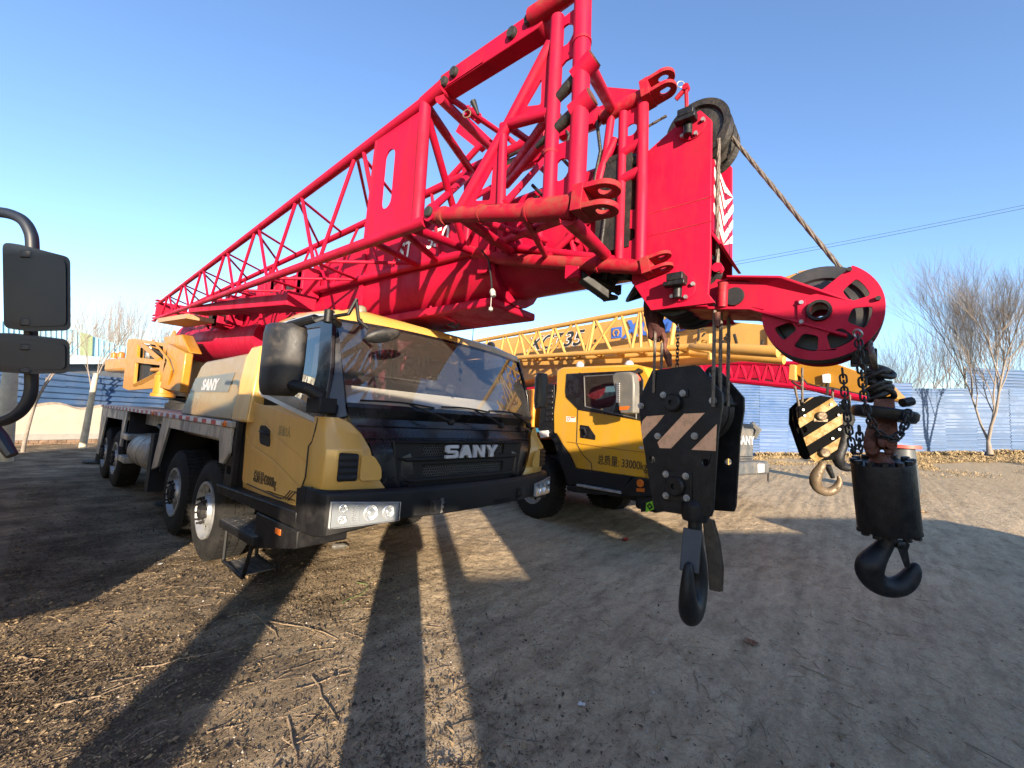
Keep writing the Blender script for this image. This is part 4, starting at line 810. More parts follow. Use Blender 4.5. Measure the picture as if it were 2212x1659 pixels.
# ================================================================= ropes
def rope(name, pts, r, label, group=None, par=None):
    P = []
    pts = [V(p) for p in pts]
    m = MB(); L_ = sum((pts[i + 1] - pts[i]).length for i in range(len(pts) - 1)); steps = max(6, int(L_ / .035)); dense = []
    for i in range(len(pts) - 1):
        k = max(2, int(steps * (pts[i + 1] - pts[i]).length / L_)); dense += [pts[i].lerp(pts[i + 1], t / k) for t in range(k)]
    dense.append(pts[-1]); ph = 0
    d0 = (pts[-1] - pts[0]).normalized(); u = d0.orthogonal().normalized(); w = d0.cross(u)
    for s_ in range(4):
        m.tube([p + (u * math.cos(i * .55 + s_ * 1.5708) + w * math.sin(i * .55 + s_ * 1.5708)) * r * .5 for i, p in enumerate(dense)], r * .56, 6)
    o = m.build(name, ROPE, par, ang=80)
    if par is None: tag(o, label, 'rope', group)
    return o
# ================================================================= main hook block (black plates, orange bars)
AXD = V((.982, -.188, 0)).normalized(); UD = V((-.188, -.982, 0)).normalized()
HB0 = PD(1475, 950, 2.72)
h2 = lambda x, y: (1296 + .3743 * x, 729 + .3743 * y)
def hb(x, y, off=0.): p = PP(*h2(x, y), HB0, AXD); return p + AXD * off
hbk = thing('hook_block', 'large black hook block with three faded orange bars, hanging from the red crane', 'hook block', (HB0.x, HB0.y, HB0.z + .5))
out = [(300, 190), (545, 158), (575, 168), (705, 322), (705, 400), (680, 560), (652, 1000), (640, 1035), (480, 1022), (330, 1000), (305, 970), (240, 560), (226, 420), (229, 345)]
hol = [circ(hb(300, 705), UD, Z_, .022, 12), circ(hb(607, 722), UD, Z_, .022, 12)]
MB().prism([hb(*p) for p in out], AXD * .022, hol).build('side_plate', HOOKS, hbk, bevel=.004)
MB().prism([hb(*p, .33) for p in out], AXD * .022, [[p + AXD * .33 for p in h] for h in hol]).build('side_plate', HOOKS, hbk, bevel=.004)
for i, P in enumerate(([(245, 482), (270, 455), (372, 447), (330, 500), (285, 545), (248, 588), (236, 520)], [(485, 440), (605, 435), (410, 640), (345, 638), (332, 605)], [(675, 500), (668, 655), (528, 648)])):
    MB().prism([hb(*p, -.0015) for p in P], AXD * .0015).build('orange_bar', ORG, hbk, smooth=False)
def boss(x, y, r, l, name, mm, r2=None):
    c = hb(x, y); return MB().lathe(c, -AXD, [(r, 0), (r, l * .8), (r * .85, l), (r * .3, l), (r * .28, l * .6), (.001, l * .6)], 24).build(name, mm, hbk)
MB().prism([hb(*p, -.012) for p in rpoly([V(q + (0,)) for q in ((355, 312), (512, 300), (512, 345), (355, 358))], 8) and [(355, 312), (512, 300), (512, 345), (355, 358)]], AXD * .012).build('keeper_plate', HOOKS, hbk, bevel=.003)
boss(430, 378, .058, .05, 'sheave_pin', HOOKB)
MB().prism([hb(*p, -.012) for p in ((367, 770), (533, 776), (533, 950), (367, 938))], AXD * .012).build('keeper_plate', HOOKS, hbk, bevel=.003)
boss(445, 858, .064, .045, 'trunnion_pin', HOOKB)
for p in ((370, 332), (482, 322), (240, 395), (655, 365), (337, 569), (550, 569), (385, 788), (500, 800), (385, 912), (505, 926)):
    c = hb(*p, -.012); m = MB(); m.tube([c, c - AXD * .014], .017, 6); m.tube([c + AXD * .01, c - AXD * .002], .022, 14); m.tube([c - AXD * .014, c - AXD * .022], .008, 8); m.build('hex_bolt', STEEL, hbk)
for k in range(3):
    sheave(hb(450, 400, .08 + k * .095), .235, .08, 'block_sheave', GREASE, hbk, AXD)
for x_, y_ in ((655, 365), (240, 395), (337, 569), (560, 569)): MB().cyl(hb(x_, y_), hb(x_, y_, .34), .016, 10).build('tie_rod', HOOKB, hbk)
m = MB(); c = hb(445, 858); m.hexa([c + AXD * .03 - UD * .09 - Z_ * .08, c + AXD * .03 + UD * .09 - Z_ * .08, c + AXD * .03 + UD * .09 + Z_ * .08, c + AXD * .03 - UD * .09 + Z_ * .08], [c + AXD * .32 - UD * .09 - Z_ * .08, c + AXD * .32 + UD * .09 - Z_ * .08, c + AXD * .32 + UD * .09 + Z_ * .08, c + AXD * .32 - UD * .09 + Z_ * .08]); m.build('crosshead', HOOKB, hbk, bevel=.01)
c = hb(600, 195, .12); MB().prism([c - UD * .05 - Z_ * .12, c + UD * .05 - Z_ * .12] + circ(c, UD, Z_, .05, 12, 0, math.pi), AXD * .03, [circ(c, UD, Z_, .024, 12)]).build('lifting_lug', HOOKB, hbk)
# hook, seen almost edge-on
hc = hb(545, 1000, .10); hc = V(PD(*h2(550, 1000), 2.66))
vd = V((ray(*h2(560, 1250)).x, ray(*h2(560, 1250)).y, 0)).normalized(); rt = vd.cross(Z_).normalized()
td = (-vd * .96 + rt * -.16).normalized(); wd = td.cross(Z_).normalized()   # direction of the hook tip
def hk(t, z): return hc + td * t + Z_ * z
path = [(0, .02, .055), (0, -.10, .055), (-.01, -.20, .058), (-.07, -.30, .075), (-.11, -.42, .088), (-.08, -.54, .092), (0.02, -.61, .09), (.13, -.59, .08), (.19, -.49, .066), (.20, -.38, .05), (.19, -.30, .035), (.185, -.27, .018)]
m = MB(); K = len(path)
for i, (t, z, r) in enumerate(path):
    a = path[max(0, i - 1)]; b = path[min(K - 1, i + 1)]; d_ = (td * (b[0] - a[0]) + Z_ * (b[1] - a[1])).normalized(); nn = d_.cross(wd).normalized()
    for j in range(14):
        an = 2 * math.pi * j / 14; m.v.append(hk(t, z) + nn * math.cos(an) * r * 1.05 + wd * math.sin(an) * r * .78)
m.f = [(i * 14 + j, i * 14 + (j + 1) % 14, (i + 1) * 14 + (j + 1) % 14, (i + 1) * 14 + j) for i in range(K - 1) for j in range(14)] + [tuple(range(14)), tuple((K - 1) * 14 + j for j in range(14))]; m.mi = [0] * len(m.f)
hk_o = m.build('hook', HOOKB, hbk, ang=80); ss = hk_o.modifiers.new('s', 'SUBSURF'); ss.levels = 1; ss.render_levels = 2
m = MB(); m.lathe(hc + Z_ * -.06, Z_, [(.001, 0), (.075, 0), (.085, .03), (.085, .10), (.06, .13), (.001, .13)], 20); m.build('hook_nut', HOOKB, hbk)
m = MB(); A = hk(.02, -.10); w_ = wd * .055; m.hexa([A - w_ + td * .05, A + w_ + td * .05, A + w_ + td * .06, A - w_ + td * .06], [hk(.15, -.34) - w_, hk(.15, -.34) + w_, hk(.165, -.335) + w_, hk(.165, -.335) - w_]); m.build('safety_latch', mat('latch_plate', (.05, .045, .042), .4, .3, .2, 8), hbk, bevel=.006)
# weathered board jammed behind the hook
wb = MB(); A = PD(*h2(618, 1050), 2.78); B = PD(*h2(664, 1465), 2.78); vdr = rt
pts = [(A, .03), (A.lerp(B, .3) + rt * .012, .04), (A.lerp(B, .65) + rt * .014, .042), (B, .034)]
L0 = [p - rt * w for p, w in pts] + [p + rt * w for p, w in pts[::-1]]
wb.prism(L0, vd * .05); wb.prism([p + rt * .018 + vd * .052 - Z_ * .01 for p in L0], vd * .04)
tag(wb.build('wooden_board', WOODG, bevel=.006), 'weathered grey board hanging behind the big black hook', 'board')
# strands
gA = 'wire ropes of the red crane'
SH = [(1542, 1541, 'wire rope strand nearest the front edge of the big hook block'), (1556, 1555, 'middle one of the three wire ropes at the right of the big hook block'), (1573, 1572, 'rightmost wire rope dropping into the big hook block')]
for k, (xt, xb_, lb) in enumerate(SH):
    top = PD(xt + 2, 650, 2.62 + k * .06); bot = PD(xb_ + 2, 880, 2.62 + k * .06); bot = V((top.x, top.y, bot.z)); rope('wire_rope', [top, bot], .011, lb, gA)
for x_, lb in ((1413, 'leftmost wire rope going into the top of the big hook block'), (1427, 'second wire rope from the left above the big hook block')):
    top = PD(x_ + 3, 700 if x_ < 1420 else 740, 2.95); bot = V((top.x, top.y, PD(x_, 850, 2.95).z)); rope('wire_rope', [top, bot], .010, lb, gA)
m = MB(); m.tube([PD(1549, 675, 2.6), PD(1549, 705, 2.6)], .02, 12); m.tube([PD(1549, 708, 2.6), PD(1560, 700, 2.6)], .008, 6); tag(m.build('rope_clamp', RUSTM), 'rusty clamp sleeve on the rope under the red boom head', 'clamp')
rope('wire_rope', [PX(1553, 300, -.24), PX(1550, 450, -.24), PX(1550, 590, -.235)], .012, 'thick wire rope dropping straight down in front of the red boom head', gA)
pA = V(PX(1563, 275, -.10)); pB = AC + V((.10, .0, 0)); pB = V(PX(1836, 604, -.10)); rope('wire_rope', [pA, pB], .013, 'long slanting wire rope from the top pulley to the big red wheel', gA)
rope('wire_rope', [PX(1395, 276, -.1), PX(1440, 250, -.1)], .010, 'short piece of wire rope entering the top pulley from the left', gA)
# top sheave wrapped rope and the dark rag
m = MB(); rnd = random.Random(8); c = PD(1415, 640, 3.0)
top = PD(1408, 600, 2.98); pts = [top, PD(1405, 650, 2.98), PD(1412, 690, 2.98), PD(1418, 720, 2.98), PD(1422, 742, 2.98)]
m.tube(pts, [.03, .055, .075, .05, .02], 12)
o = m.build('rag', REDC, ang=80); tag(o, 'dark red rag hanging from the boom head above the hook block', 'rag'); o.modifiers.new('s', 'SUBSURF').render_levels = 2
tx = bpy.data.textures.new('crumple', 'CLOUDS'); tx.noise_scale = .07; dd = o.modifiers.new('d', 'DISPLACE'); dd.texture = tx; dd.strength = .07; dd.mid_level = .5; dd.texture_coords = 'LOCAL'
m = MB(); m.tube([PD(1430, 715, 2.95), PD(1437, 735, 2.95), PD(1436, 752, 2.95), PD(1442, 768, 2.95), PD(1447, 792, 2.95)], [.012, .022, .012, .03, .014], 8); o = m.build('rope_end_fitting', RUSTM); tag(o, 'rusty rope end fitting standing on top of the big hook block', 'fitting')
def chain(pts, name, label, L=.042, r=.0052, w=.0135, par=None):
    pts = [V(p) for p in pts]; dist = [0]
    for i in range(len(pts) - 1): dist.append(dist[-1] + (pts[i + 1] - pts[i]).length)
    def at(s):
        for i in range(len(pts) - 1):
            if s <= dist[i + 1] or i == len(pts) - 2: return pts[i].lerp(pts[i + 1], (s - dist[i]) / (dist[i + 1] - dist[i]))
    m = MB(); s = 0; k = 0
    while s + L < dist[-1]:
        a, b = at(s), at(s + L); d_ = (b - a).normalized(); u = d_.orthogonal().normalized(); v_ = d_.cross(u)
        if abs(d_.z) > .3: u = (V((.63, -.78, 0)) - d_ * V((.63, -.78, 0)).dot(d_)).normalized(); v_ = d_.cross(u)
        q = u if k % 2 else v_; q = (u * .8 + v_ * .6) if k % 2 else (v_ * .8 - u * .6); c = (a + b) / 2; hl = L * .62 - w; P = []
        for j in range(6): an = math.pi * j / 5; P.append(c + d_ * (hl + math.sin(an) * w) + q * math.cos(an) * w)
        for j in range(6): an = math.pi + math.pi * j / 5; P.append(c + d_ * (-hl + math.sin(an) * w) + q * math.cos(an) * w)
        m.tube(P + P[:1], r, 6, False); s += L * .80; k += 1
    o = m.build(name, HOOKB if not par else HOOKB, par, ang=80)
    if not par: tag(o, label, 'chain')
    return o
cc_ = PD(1465, 700, 2.75); chain([cc_, cc_ - Z_ * .30], 'chain', 'thin rusty chain hanging straight down above the big hook block', .03, .0032, .008)
# ================================================================= ball hook on the right
r5 = lambda x, y: (1674 + .3742 * x, 702 + .3742 * y)
TB = 2.05
def bh(x, y, t=TB): return PD(*r5(x, y), t)
T0, T1 = bh(617, 792), bh(657, 1182); axb = (T1 - T0).normalized(); Rb = .122
bhk = thing('ball_hook', 'black cylindrical weight with a large open hook below, hanging at the far right', 'crane hook', tuple(T0))
Lb = (T1 - T0).length
m = MB(); m.lathe(T0, axb, [(.001, 0), (Rb * .985, 0), (Rb, .008), (Rb, Lb * .97), (Rb * .98, Lb), (.001, Lb)], 48); m.build('weight_cylinder', HOOKB, bhk, ang=40)
m = MB(); u = axb.orthogonal().normalized(); w = axb.cross(u)
for e_, s_ in ((T0, -1), (T1, 1)):
    for k in range(12):
        an = k * math.pi / 6 + .2; p = e_ + (u * math.cos(an) + w * math.sin(an)) * Rb * .88; MB().tube([p, p + axb * s_ * .018], .017, 6).build('flange_bolt', HOOKB, bhk)
pth = [(655, 1180, 50), (655, 1225, 42), (638, 1268, 42), (590, 1322, 55), (546, 1375, 74), (540, 1435, 76), (588, 1494, 70), (668, 1522, 62), (742, 1502, 58), (788, 1450, 48), (806, 1405, 36), (818, 1372, 14)]
vb = ray(1915, 1230).normalized(); m = MB(); K = len(pth)
P3 = [bh(a, b, TB + .02) for a, b, r in pth]
for i, p in enumerate(P3):
    d_ = (P3[min(K - 1, i + 1)] - P3[max(0, i - 1)]).normalized(); nn = d_.cross(vb).normalized(); r = pth[i][2] * .3742 * TB / FPX
    for j in range(16): an = 2 * math.pi * j / 16; m.v.append(p + nn * math.cos(an) * r + vb * math.sin(an) * r * .8)
m.f = [(i * 16 + j, i * 16 + (j + 1) % 16, (i + 1) * 16 + (j + 1) % 16, (i + 1) * 16 + j) for i in range(K - 1) for j in range(16)] + [tuple(range(16)), tuple((K - 1) * 16 + j for j in range(16))]; m.mi = [0] * len(m.f)
o = m.build('hook', HOOKB, bhk, ang=80); o.modifiers.new('s', 'SUBSURF').render_levels = 2
m = MB(); m.prism([bh(690, 1240), bh(765, 1250), bh(782, 1268), bh(768, 1300), bh(785, 1405), bh(750, 1400), bh(708, 1290)], vb * .035); m.tube([bh(690, 1262), bh(735, 1262)], .02, 10); m.build('safety_latch', HOOKB, bhk, bevel=.004)
m = MB(); m.tube([bh(612, 790), bh(610, 760), bh(612, 735)], [.05, .035, .038], 16); m.build('swivel_neck', RUSTM, bhk)
co_ = [(572, 425), (690, 425), (694, 470), (704, 545), (712, 620), (706, 700), (684, 742), (644, 748), (626, 700), (608, 700), (592, 742), (560, 754), (524, 736), (508, 690), (518, 620), (542, 545), (566, 470)]
MB().prism([bh(a, b, TB - .045) for a, b in co_], vb * .09).build('rusty_socket', RUSTM, bhk, bevel=.022)
MB().prism([bh(a, b, TB - .060) for a, b in [(590, 560), (668, 560), (664, 690), (640, 706), (606, 706), (592, 690)]], vb * .02).build('socket_wedge', RUSTM, bhk, bevel=.008)
for p_ in ((545, 690), (672, 690)): MB().tube([bh(*p_, TB - .075), bh(*p_, TB + .06)], .021, 14).build('socket_pin', RUSTM, bhk)
m = MB(); c = bh(630, 508, TB); tl = (Z_ * 1 + V((.5, -.4, 0)) * .18 + V((-.77, -.63, 0)) * .12).normalized(); m.lathe(c, tl, [(.06, -.028), (.118, -.032), (.128, -.015), (.128, .012), (.118, .022), (.06, .02)], 40, True); m.build('limit_weight_ring', HOOKB, bhk, ang=40)
m = MB(); m.tube([bh(735, 450), bh(790, 440)], .022, 10); m.tube([bh(760, 430), bh(765, 470)], .012, 8); m.build('ring_bolt', HOOKB, bhk)
# wound rope tail above the clevis
m = MB(); rnd = random.Random(2)
for k in range(9):
    y_ = 262 + k * 19 + rnd.uniform(-8, 8); x_ = 590 + rnd.uniform(-22, 34); c = bh(x_, y_); ax_d = (Z_ + V((rnd.uniform(-.7, .7), rnd.uniform(-.7, .7), 0))).normalized(); m.ring(c, ax_d, .036 + rnd.uniform(-.012, .014), .0095 + rnd.uniform(0, .005), 18, 7)
m.tube([bh(505, 240), bh(550, 275), bh(575, 330)], .012, 7); m.tube([bh(640, 275), bh(660, 268)], .014, 7); m.tube([bh(560, 400), bh(640, 370), bh(655, 350)], .012, 7)
m.build('wound_rope_tail', GREASE, bhk, ang=80)
rA = V(PX(1878, 735, -.10)); rope('wire_rope', [rA, bh(562, 170, 2.0), bh(585, 262)], .0125, 'thick wire rope running from the red wheel down to the ball hook', gA)
ch1 = [bh(478, 60, 1.98), bh(488, 150, 1.93), bh(496, 240, 1.93), bh(508, 360, 1.92), bh(520, 460, 1.9), bh(545, 545, 1.88), bh(590, 620, 1.87), bh(650, 660, 1.87), bh(705, 655, 1.87), bh(735, 610, 1.88), bh(760, 555, 1.9), bh(768, 480, 1.92)]
chain(ch1, 'chain', 'black chain running from the red wheel and looped around the ball hook socket', .040, .0048, .0135)
ch2 = [bh(388, 255, 2.0), bh(398, 340, 1.98), bh(405, 430, 1.97), bh(418, 540, 1.97), bh(435, 650, 1.97), bh(455, 740, 1.96), bh(480, 742, 1.96), bh(490, 680, 1.97), bh(485, 580, 1.99)]
chain(ch2, 'chain', 'black chain hanging from the switch box in a loop left of the ball hook', .038, .0045, .0125)
MB().ring(bh(478, 50, 1.98), V((.5, -.5, .3)), .02, .005).build('shackle', STEEL, bhk)
# ================================================================= the second, yellow crane
W2 = V((3.26, 5.87, 0.)); E1 = V((.2425, .9701, 0)).normalized(); N2 = V((E1.y, -E1.x, 0)); RZ2 = -math.atan2(.2425, .9701)
def gz(x, y): 
    t = max(0., x - 2.2); t = t * t / (t + 1.5)
    return t * (.052 + min(.03, max(-.012, .0035 * (4 - y))))
W2.z = gz(W2.x, W2.y)
xc = thing('mobile_crane', 'yellow crane truck with pale yellow boom and lattice jib, right of the big crane', 'crane', tuple(W2), RZ2, 'truck cranes in the yard')
def L2(a, b, z): return W2 + E1 * a + N2 * b + Z_ * (z - W2.z)
rx = lambda x, y: (999 + .3092 * x, 648 + .3092 * y)
def xp(x, y, b=0.): return PP(*rx(x, y), W2 + N2 * b, N2)
def xpr(pts, name, mm, b=0., th=.02, holes=(), bev=.006, par=None): return MB().prism([xp(*p, b) for p in pts], N2 * th, [[xp(*p, b) for p in h] for h in holes]).build(name, mm, par or xc, bevel=bev)
# wheels in the local frame
ty = wheel_part(xc, (0, 0, 0), -1, R=.56, rimr=.30)
def fixw(o): o.location = (0, .06, .545)
fixw(ty)
for yy in (4.9, 6.3): copy_wheel(ty, (0, yy, .56), xc)
for yy in (-.05, 4.9, 6.3): copy_wheel(ty, (2.15, yy, .56), xc, True)
# the meshes of the wheel were authored in world space relative to the root: re-centre them on the hub
for o in [ty] + list(ty.children):
    Mi = WM[xc].inverted(); 
    for v_ in o.data.vertices: v_.co = (WM[xc] @ v_.co)
# cab
side_out = [(655, 485), (700, 468), (1200, 448), (1280, 470), (1330, 560), (1345, 700), (1330, 960), (1330, 1255), (1300, 1250), (1180, 1235), (905, 1195), (790, 1180), (745, 1080), (632, 925), (630, 800), (650, 620)]
cabm = MB().prism([xp(*p, .0) for p in side_out], N2 * 2.15).build('cab_body', XYEL, xc, bevel=.05)
xpr([(725, 515), (1225, 490), (1262, 560), (1262, 850), (1225, 838), (810, 768), (722, 680), (716, 640)], 'window_surround', BLKG, -.012, .02)
xpr([(850, 535), (1215, 512), (1215, 828), (858, 745)], 'side_window', GLD, -.016, .003, bev=0)
MB().tube([xp(*p, -.018) for p in ((850, 535), (1215, 512), (1215, 828), (858, 745), (850, 535))], .012, 6).build('window_frame', mat('window_rubber', (.09, .085, .08), .5), xc)
MB().tube([xp(*p, -.003) for p in ((820, 505), (806, 765), (798, 1000), (835, 1075), (900, 1140), (905, 1195))], .006, 6).build('door_gap', DARK, xc)
MB().tube([xp(*p, -.003) for p in ((735, 990), (1000, 1030), (1290, 1065))], .008, 6).build('body_crease', mat('crease_yellow', (.35, .17, .01), .5), xc)
xpr([(820, 872), (880, 880), (928, 950), (925, 978), (822, 962)], 'handle_recess', BLK, -.010, .012)
MB().tube([xp(835, 900, -.02), xp(850, 895, -.035), xp(868, 945, -.035), xp(850, 955, -.02)], .018, 8).build('door_handle', BLKG, xc)
xpr([(724, 812), (788, 818), (788, 853), (724, 850)], 'warning_sticker', WHT, -.004, .004, bev=0)
MB().ring(xp(740, 831, -.006), N2, .028, .004, 16, 5).build('sticker_mark', REFR, xc)
xpr([(756, 816), (786, 819), (786, 826), (756, 824)], 'sticker_bar', AMB, -.006, .002, bev=0)
MB().text('总质量: 33000kg', xp(943, 1140, -.004), xp(1270, 1190, -.004) - xp(943, 1140, -.004), Z_, .165, .003, sx=.78).build('door_lettering', LETB, xc, ang=20)
xpr([(1235, 1022), (1262, 1024), (1262, 1042), (1235, 1040)], 'door_badge', LETG, -.004, .004, bev=0)
for p in ((822, 445), (1165, 440)): c = xp(*p, .25); MB().lathe(c - Z_ * .06, Z_, [(.07, 0), (.07, .05), (.04, .09), (.001, .1)], 12).build('clearance_lamp', LETG, xc)
m = MB(); q = [(1045, 520), (1070, 505), (1165, 500), (1190, 520), (1197, 600), (1195, 790), (1100, 795), (1082, 720), (1045, 560)]
m.prism([xp(*p, -.34) for p in q], N2 * .14); wm = m.build('wing_mirror', mat('grey_mirror', (.12, .115, .105), .45, 0, .1, 5, dirt=DUST, dirt_amt=.5), xc, bevel=.03)
m = MB()
for k in range(11): m.box(0, .001, 0, .001, 0, .001)
m = MB()
for k in range(10): c = xp(1085, 585 + k * 14, -.355); m.hexa([c - Z_ * .012 - E1 * .03, c + Z_ * .012 - E1 * .03, c + Z_ * .012 + E1 * .03, c - Z_ * .012 + E1 * .03], [c - Z_ * .012 - E1 * .03 + N2 * .01, c + Z_ * .012 - E1 * .03 + N2 * .01, c + Z_ * .012 + E1 * .03 + N2 * .01, c - Z_ * .012 + E1 * .03 + N2 * .01])
m.build('mirror_louvre', STEEL, wm, bevel=.003)
xpr([(1096, 745), (1170, 740), (1155, 768), (1096, 770)], 'mirror_sticker', AMB, -.342, .002, bev=0, par=wm)
MB().tube([xp(1190, 520, -.25), xp(1230, 490, -.1), xp(1250, 500, .0)], .03, 8).build('mirror_arm', BLK, wm)
MB().tube([xp(1190, 540, -.2), xp(1215, 530, -.2), xp(1235, 560, -.2)], .03, 7).build('red_tie', mat('orange_red_rag', (.6, .08, .04), .8), wm)
# front of the cab: windscreen, black nose, bumper (seen at a glancing angle)
m = MB(); m.hexa([L2(-2.42, .15, 1.85), L2(-2.42, 2.0, 1.85), L2(-2.26, 2.0, 2.55), L2(-2.26, .15, 2.55)], [L2(-2.40, .15, 1.85), L2(-2.40, 2.0, 1.85), L2(-2.24, 2.0, 2.55), L2(-2.24, .15, 2.55)]); m.build('windscreen', GLS, xc)
m = MB(); m.hexa([L2(-2.45, .0, .75), L2(-2.45, 2.1, .75), L2(-2.43, 2.1, 1.8), L2(-2.43, .0, 1.8)], [L2(-2.3, .0, .75), L2(-2.3, 2.1, .75), L2(-2.3, 2.1, 1.8), L2(-2.3, .0, 1.8)]); m.build('nose_panel', BLKG, xc, bevel=.02)
m = MB(); m.hexa([L2(-2.55, -.05, .62), L2(-2.55, 2.1, .62), L2(-2.55, 2.1, .95), L2(-2.55, -.05, .95)], [L2(-2.2, -.05, .62), L2(-2.2, 2.15, .62), L2(-2.2, 2.15, .95), L2(-2.2, -.05, .95)]); m.build('bumper', BLK, xc, bevel=.04)
# black lower flank, steps
xpr([(600, 930), (650, 930), (790, 1180), (905, 1195), (1300, 1250), (1330, 1260), (1330, 1300), (1180, 1240), (1100, 1350), (800, 1285), (735, 1290), (640, 1000)], 'lower_flank', BLK, -.03, .3)
xpr([(795, 1285), (1100, 1340), (1100, 1356), (795, 1302)], 'step_tread', STEEL, -.12, .3)
xpr([(728, 1300), (795, 1305), (1110, 1360), (1100, 1372), (780, 1345), (730, 1330)], 'step_housing', BLK, -.10, .3)
xpr([(1095, 1345), (1190, 1245), (1330, 1255), (1340, 1372), (1115, 1368)], 'bumper_side', BLK, -.08, .4)
c = xp(1243, 1280, -.085); MB().lathe(c, -N2, [(.001, 0), (.055, 0), (.05, .015), (.001, .02)], 18).build('side_lamp', AMB, xc)
xpr([(1215, 1315), (1272, 1318), (1272, 1342), (1215, 1338)], 'side_reflector', AMB, -.085, .004)
xpr([(1280, 1390), (1335, 1375), (1335, 1460), (1245, 1483), (1243, 1420)], 'wheel_chock_box', BLK, -.35, .12)
xpr([(1283, 1418), (1333, 1402), (1335, 1462), (1280, 1485)], 'green_sticker', GRNF, -.354, .003, bev=0)
c = xp(1308, 1442, -.358); MB().prism([c + E1 * .045, c + Z_ * .045, c - E1 * .045, c - Z_ * .045], N2 * .002, [[c + E1 * .02, c + Z_ * .02, c - E1 * .02, c - Z_ * .02]]).build('sticker_mark', BLK, xc)
MB().hexa([L2(-2.2, .3, .65), L2(-2.2, 2.1, .65), L2(-2.2, 2.1, 1.1), L2(-2.2, .3, 1.1)], [L2(9, .3, .65), L2(9, 2.1, .65), L2(9, 2.1, 1.1), L2(9, .3, 1.1)]).build('chassis_frame', DARK, xc)
MB().hexa([L2(.4, .0, 1.15), L2(.4, 2.4, 1.15), L2(.4, 2.4, 1.4), L2(.4, .0, 1.4)], [L2(9.5, .0, 1.15), L2(9.5, 2.4, 1.15), L2(9.5, 2.4, 1.4), L2(9.5, .0, 1.4)]).build('deck', DARK, xc)
# air intake behind the cab and orange engine cover
xpr([(545, 620), (560, 590), (640, 585), (640, 925), (595, 935), (530, 905), (540, 760)], 'air_intake', BLK, .02, .3, bev=.02)
for k in range(6): xpr([(582, 628 + k * 40), (628, 625 + k * 40), (628, 645 + k * 40), (582, 650 + k * 40)], 'intake_slat', BLKG, .0, .02)
m = MB(); m.hexa([L2(.25, .1, 1.4), L2(.25, 1.3, 1.4), L2(.25, 1.3, 2.35), L2(.25, .1, 2.35)], [L2(1.9, .1, 1.4), L2(1.9, 1.3, 1.4), L2(1.9, 1.3, 2.35), L2(1.9, .1, 2.35)]); m.build('engine_cover', mat('orange_cover', (.68, .23, .02), .4), xc, bevel=.03)
xpr([(490, 895), (540, 895), (540, 925), (490, 925)], 'blue_box', mat('blue_box_paint', (.05, .3, .5), .4), .05, .2)
xpr([(530, 915), (590, 912), (600, 955), (545, 965)], 'rear_lamp', WHT, -.02, .06)
# seats and steering seen through the side glass
m = MB(); m.hexa([L2(-1.3, .5, 1.5), L2(-1.3, 1.1, 1.5), L2(-1.2, 1.1, 2.3), L2(-1.2, .5, 2.3)], [L2(-1.1, .5, 1.5), L2(-1.1, 1.1, 1.5), L2(-1.0, 1.1, 2.3), L2(-1.0, .5, 2.3)]); m.build('cab_seat', SEAT, xc, bevel=.03)
# boom of the second crane
bw = .95
def bpoly(pts, b, name, mm, th, bev=.02, par=None): return MB().prism([xp(*p, b) for p in pts], N2 * th).build(name, mm, par or xc, bevel=bev)
bo = bpoly([(-700, 480), (250, 275), (1310, 95), (1500, 120), (2150, 175), (2150, 335), (1650, 400), (1150, 450), (480, 560), (-700, 760)], bw, 'boom_section', XBOOM, .75)
bpoly([(2120, 185), (2310, 215), (2320, 420), (2200, 380), (2120, 345)], bw - .05, 'boom_head', XBOOM, .85)
def btx(body, x, y, x2, y2, size, mm, sh=.25, off=.02, sx=1., name='boom_lettering', b=bw - .02):
    A = xp(x, y, b); B = xp(x2, y2, b); o = MB().text(body, A, B - A, Z_, size, .004, sh, off, sx).build(name, mm, bo, ang=20); return o
btx('XCT35', 456, 354, 880, 307, .42, WHT, .3, .045, 1.32, b=bw - .010)
btx('XCT35', 460, 351, 882, 304, .42, LETB, .3, .012, 1.32)
btx('XCMG', 1125, 264, 1420, 224, .42, LETU, .3, .035, 1.0)
A = xp(1040, 270, bw - .01); B = xp(1112, 262, bw - .01); C = xp(1112, 186, bw - .01); D = xp(1040, 196, bw - .01)
MB().prism([A, B, C, D], N2 * .008).build('boom_emblem', LETU, bo, bevel=.002)
def em(u, v, o=.013): p = A.lerp(B, u); q = D.lerp(C, u); return p.lerp(q, v) - N2 * o
for P in ([(.15, .5), (.3, .18), (.42, .18), (.3, .5), (.42, .82), (.3, .82)], [(.85, .5), (.7, .18), (.58, .18), (.7, .5), (.58, .82), (.7, .82)], [(.3, .82), (.7, .82), (.66, .70), (.34, .70)], [(.38, .62), (.62, .62), (.5, .36)]):
    MB().prism([em(*p) for p in P], N2 * .003).build('emblem_mark', XBOOM if P[0] != (.38, .62) else LETU, bo)
for p in ((930, 188), (928, 284), (1210, 240)): MB().lathe(xp(*p, bw - .012), -N2, [(.001, 0), (.028, 0), (.02, .004), (.001, .004)], 12).build('boom_hole', DARK, bo)
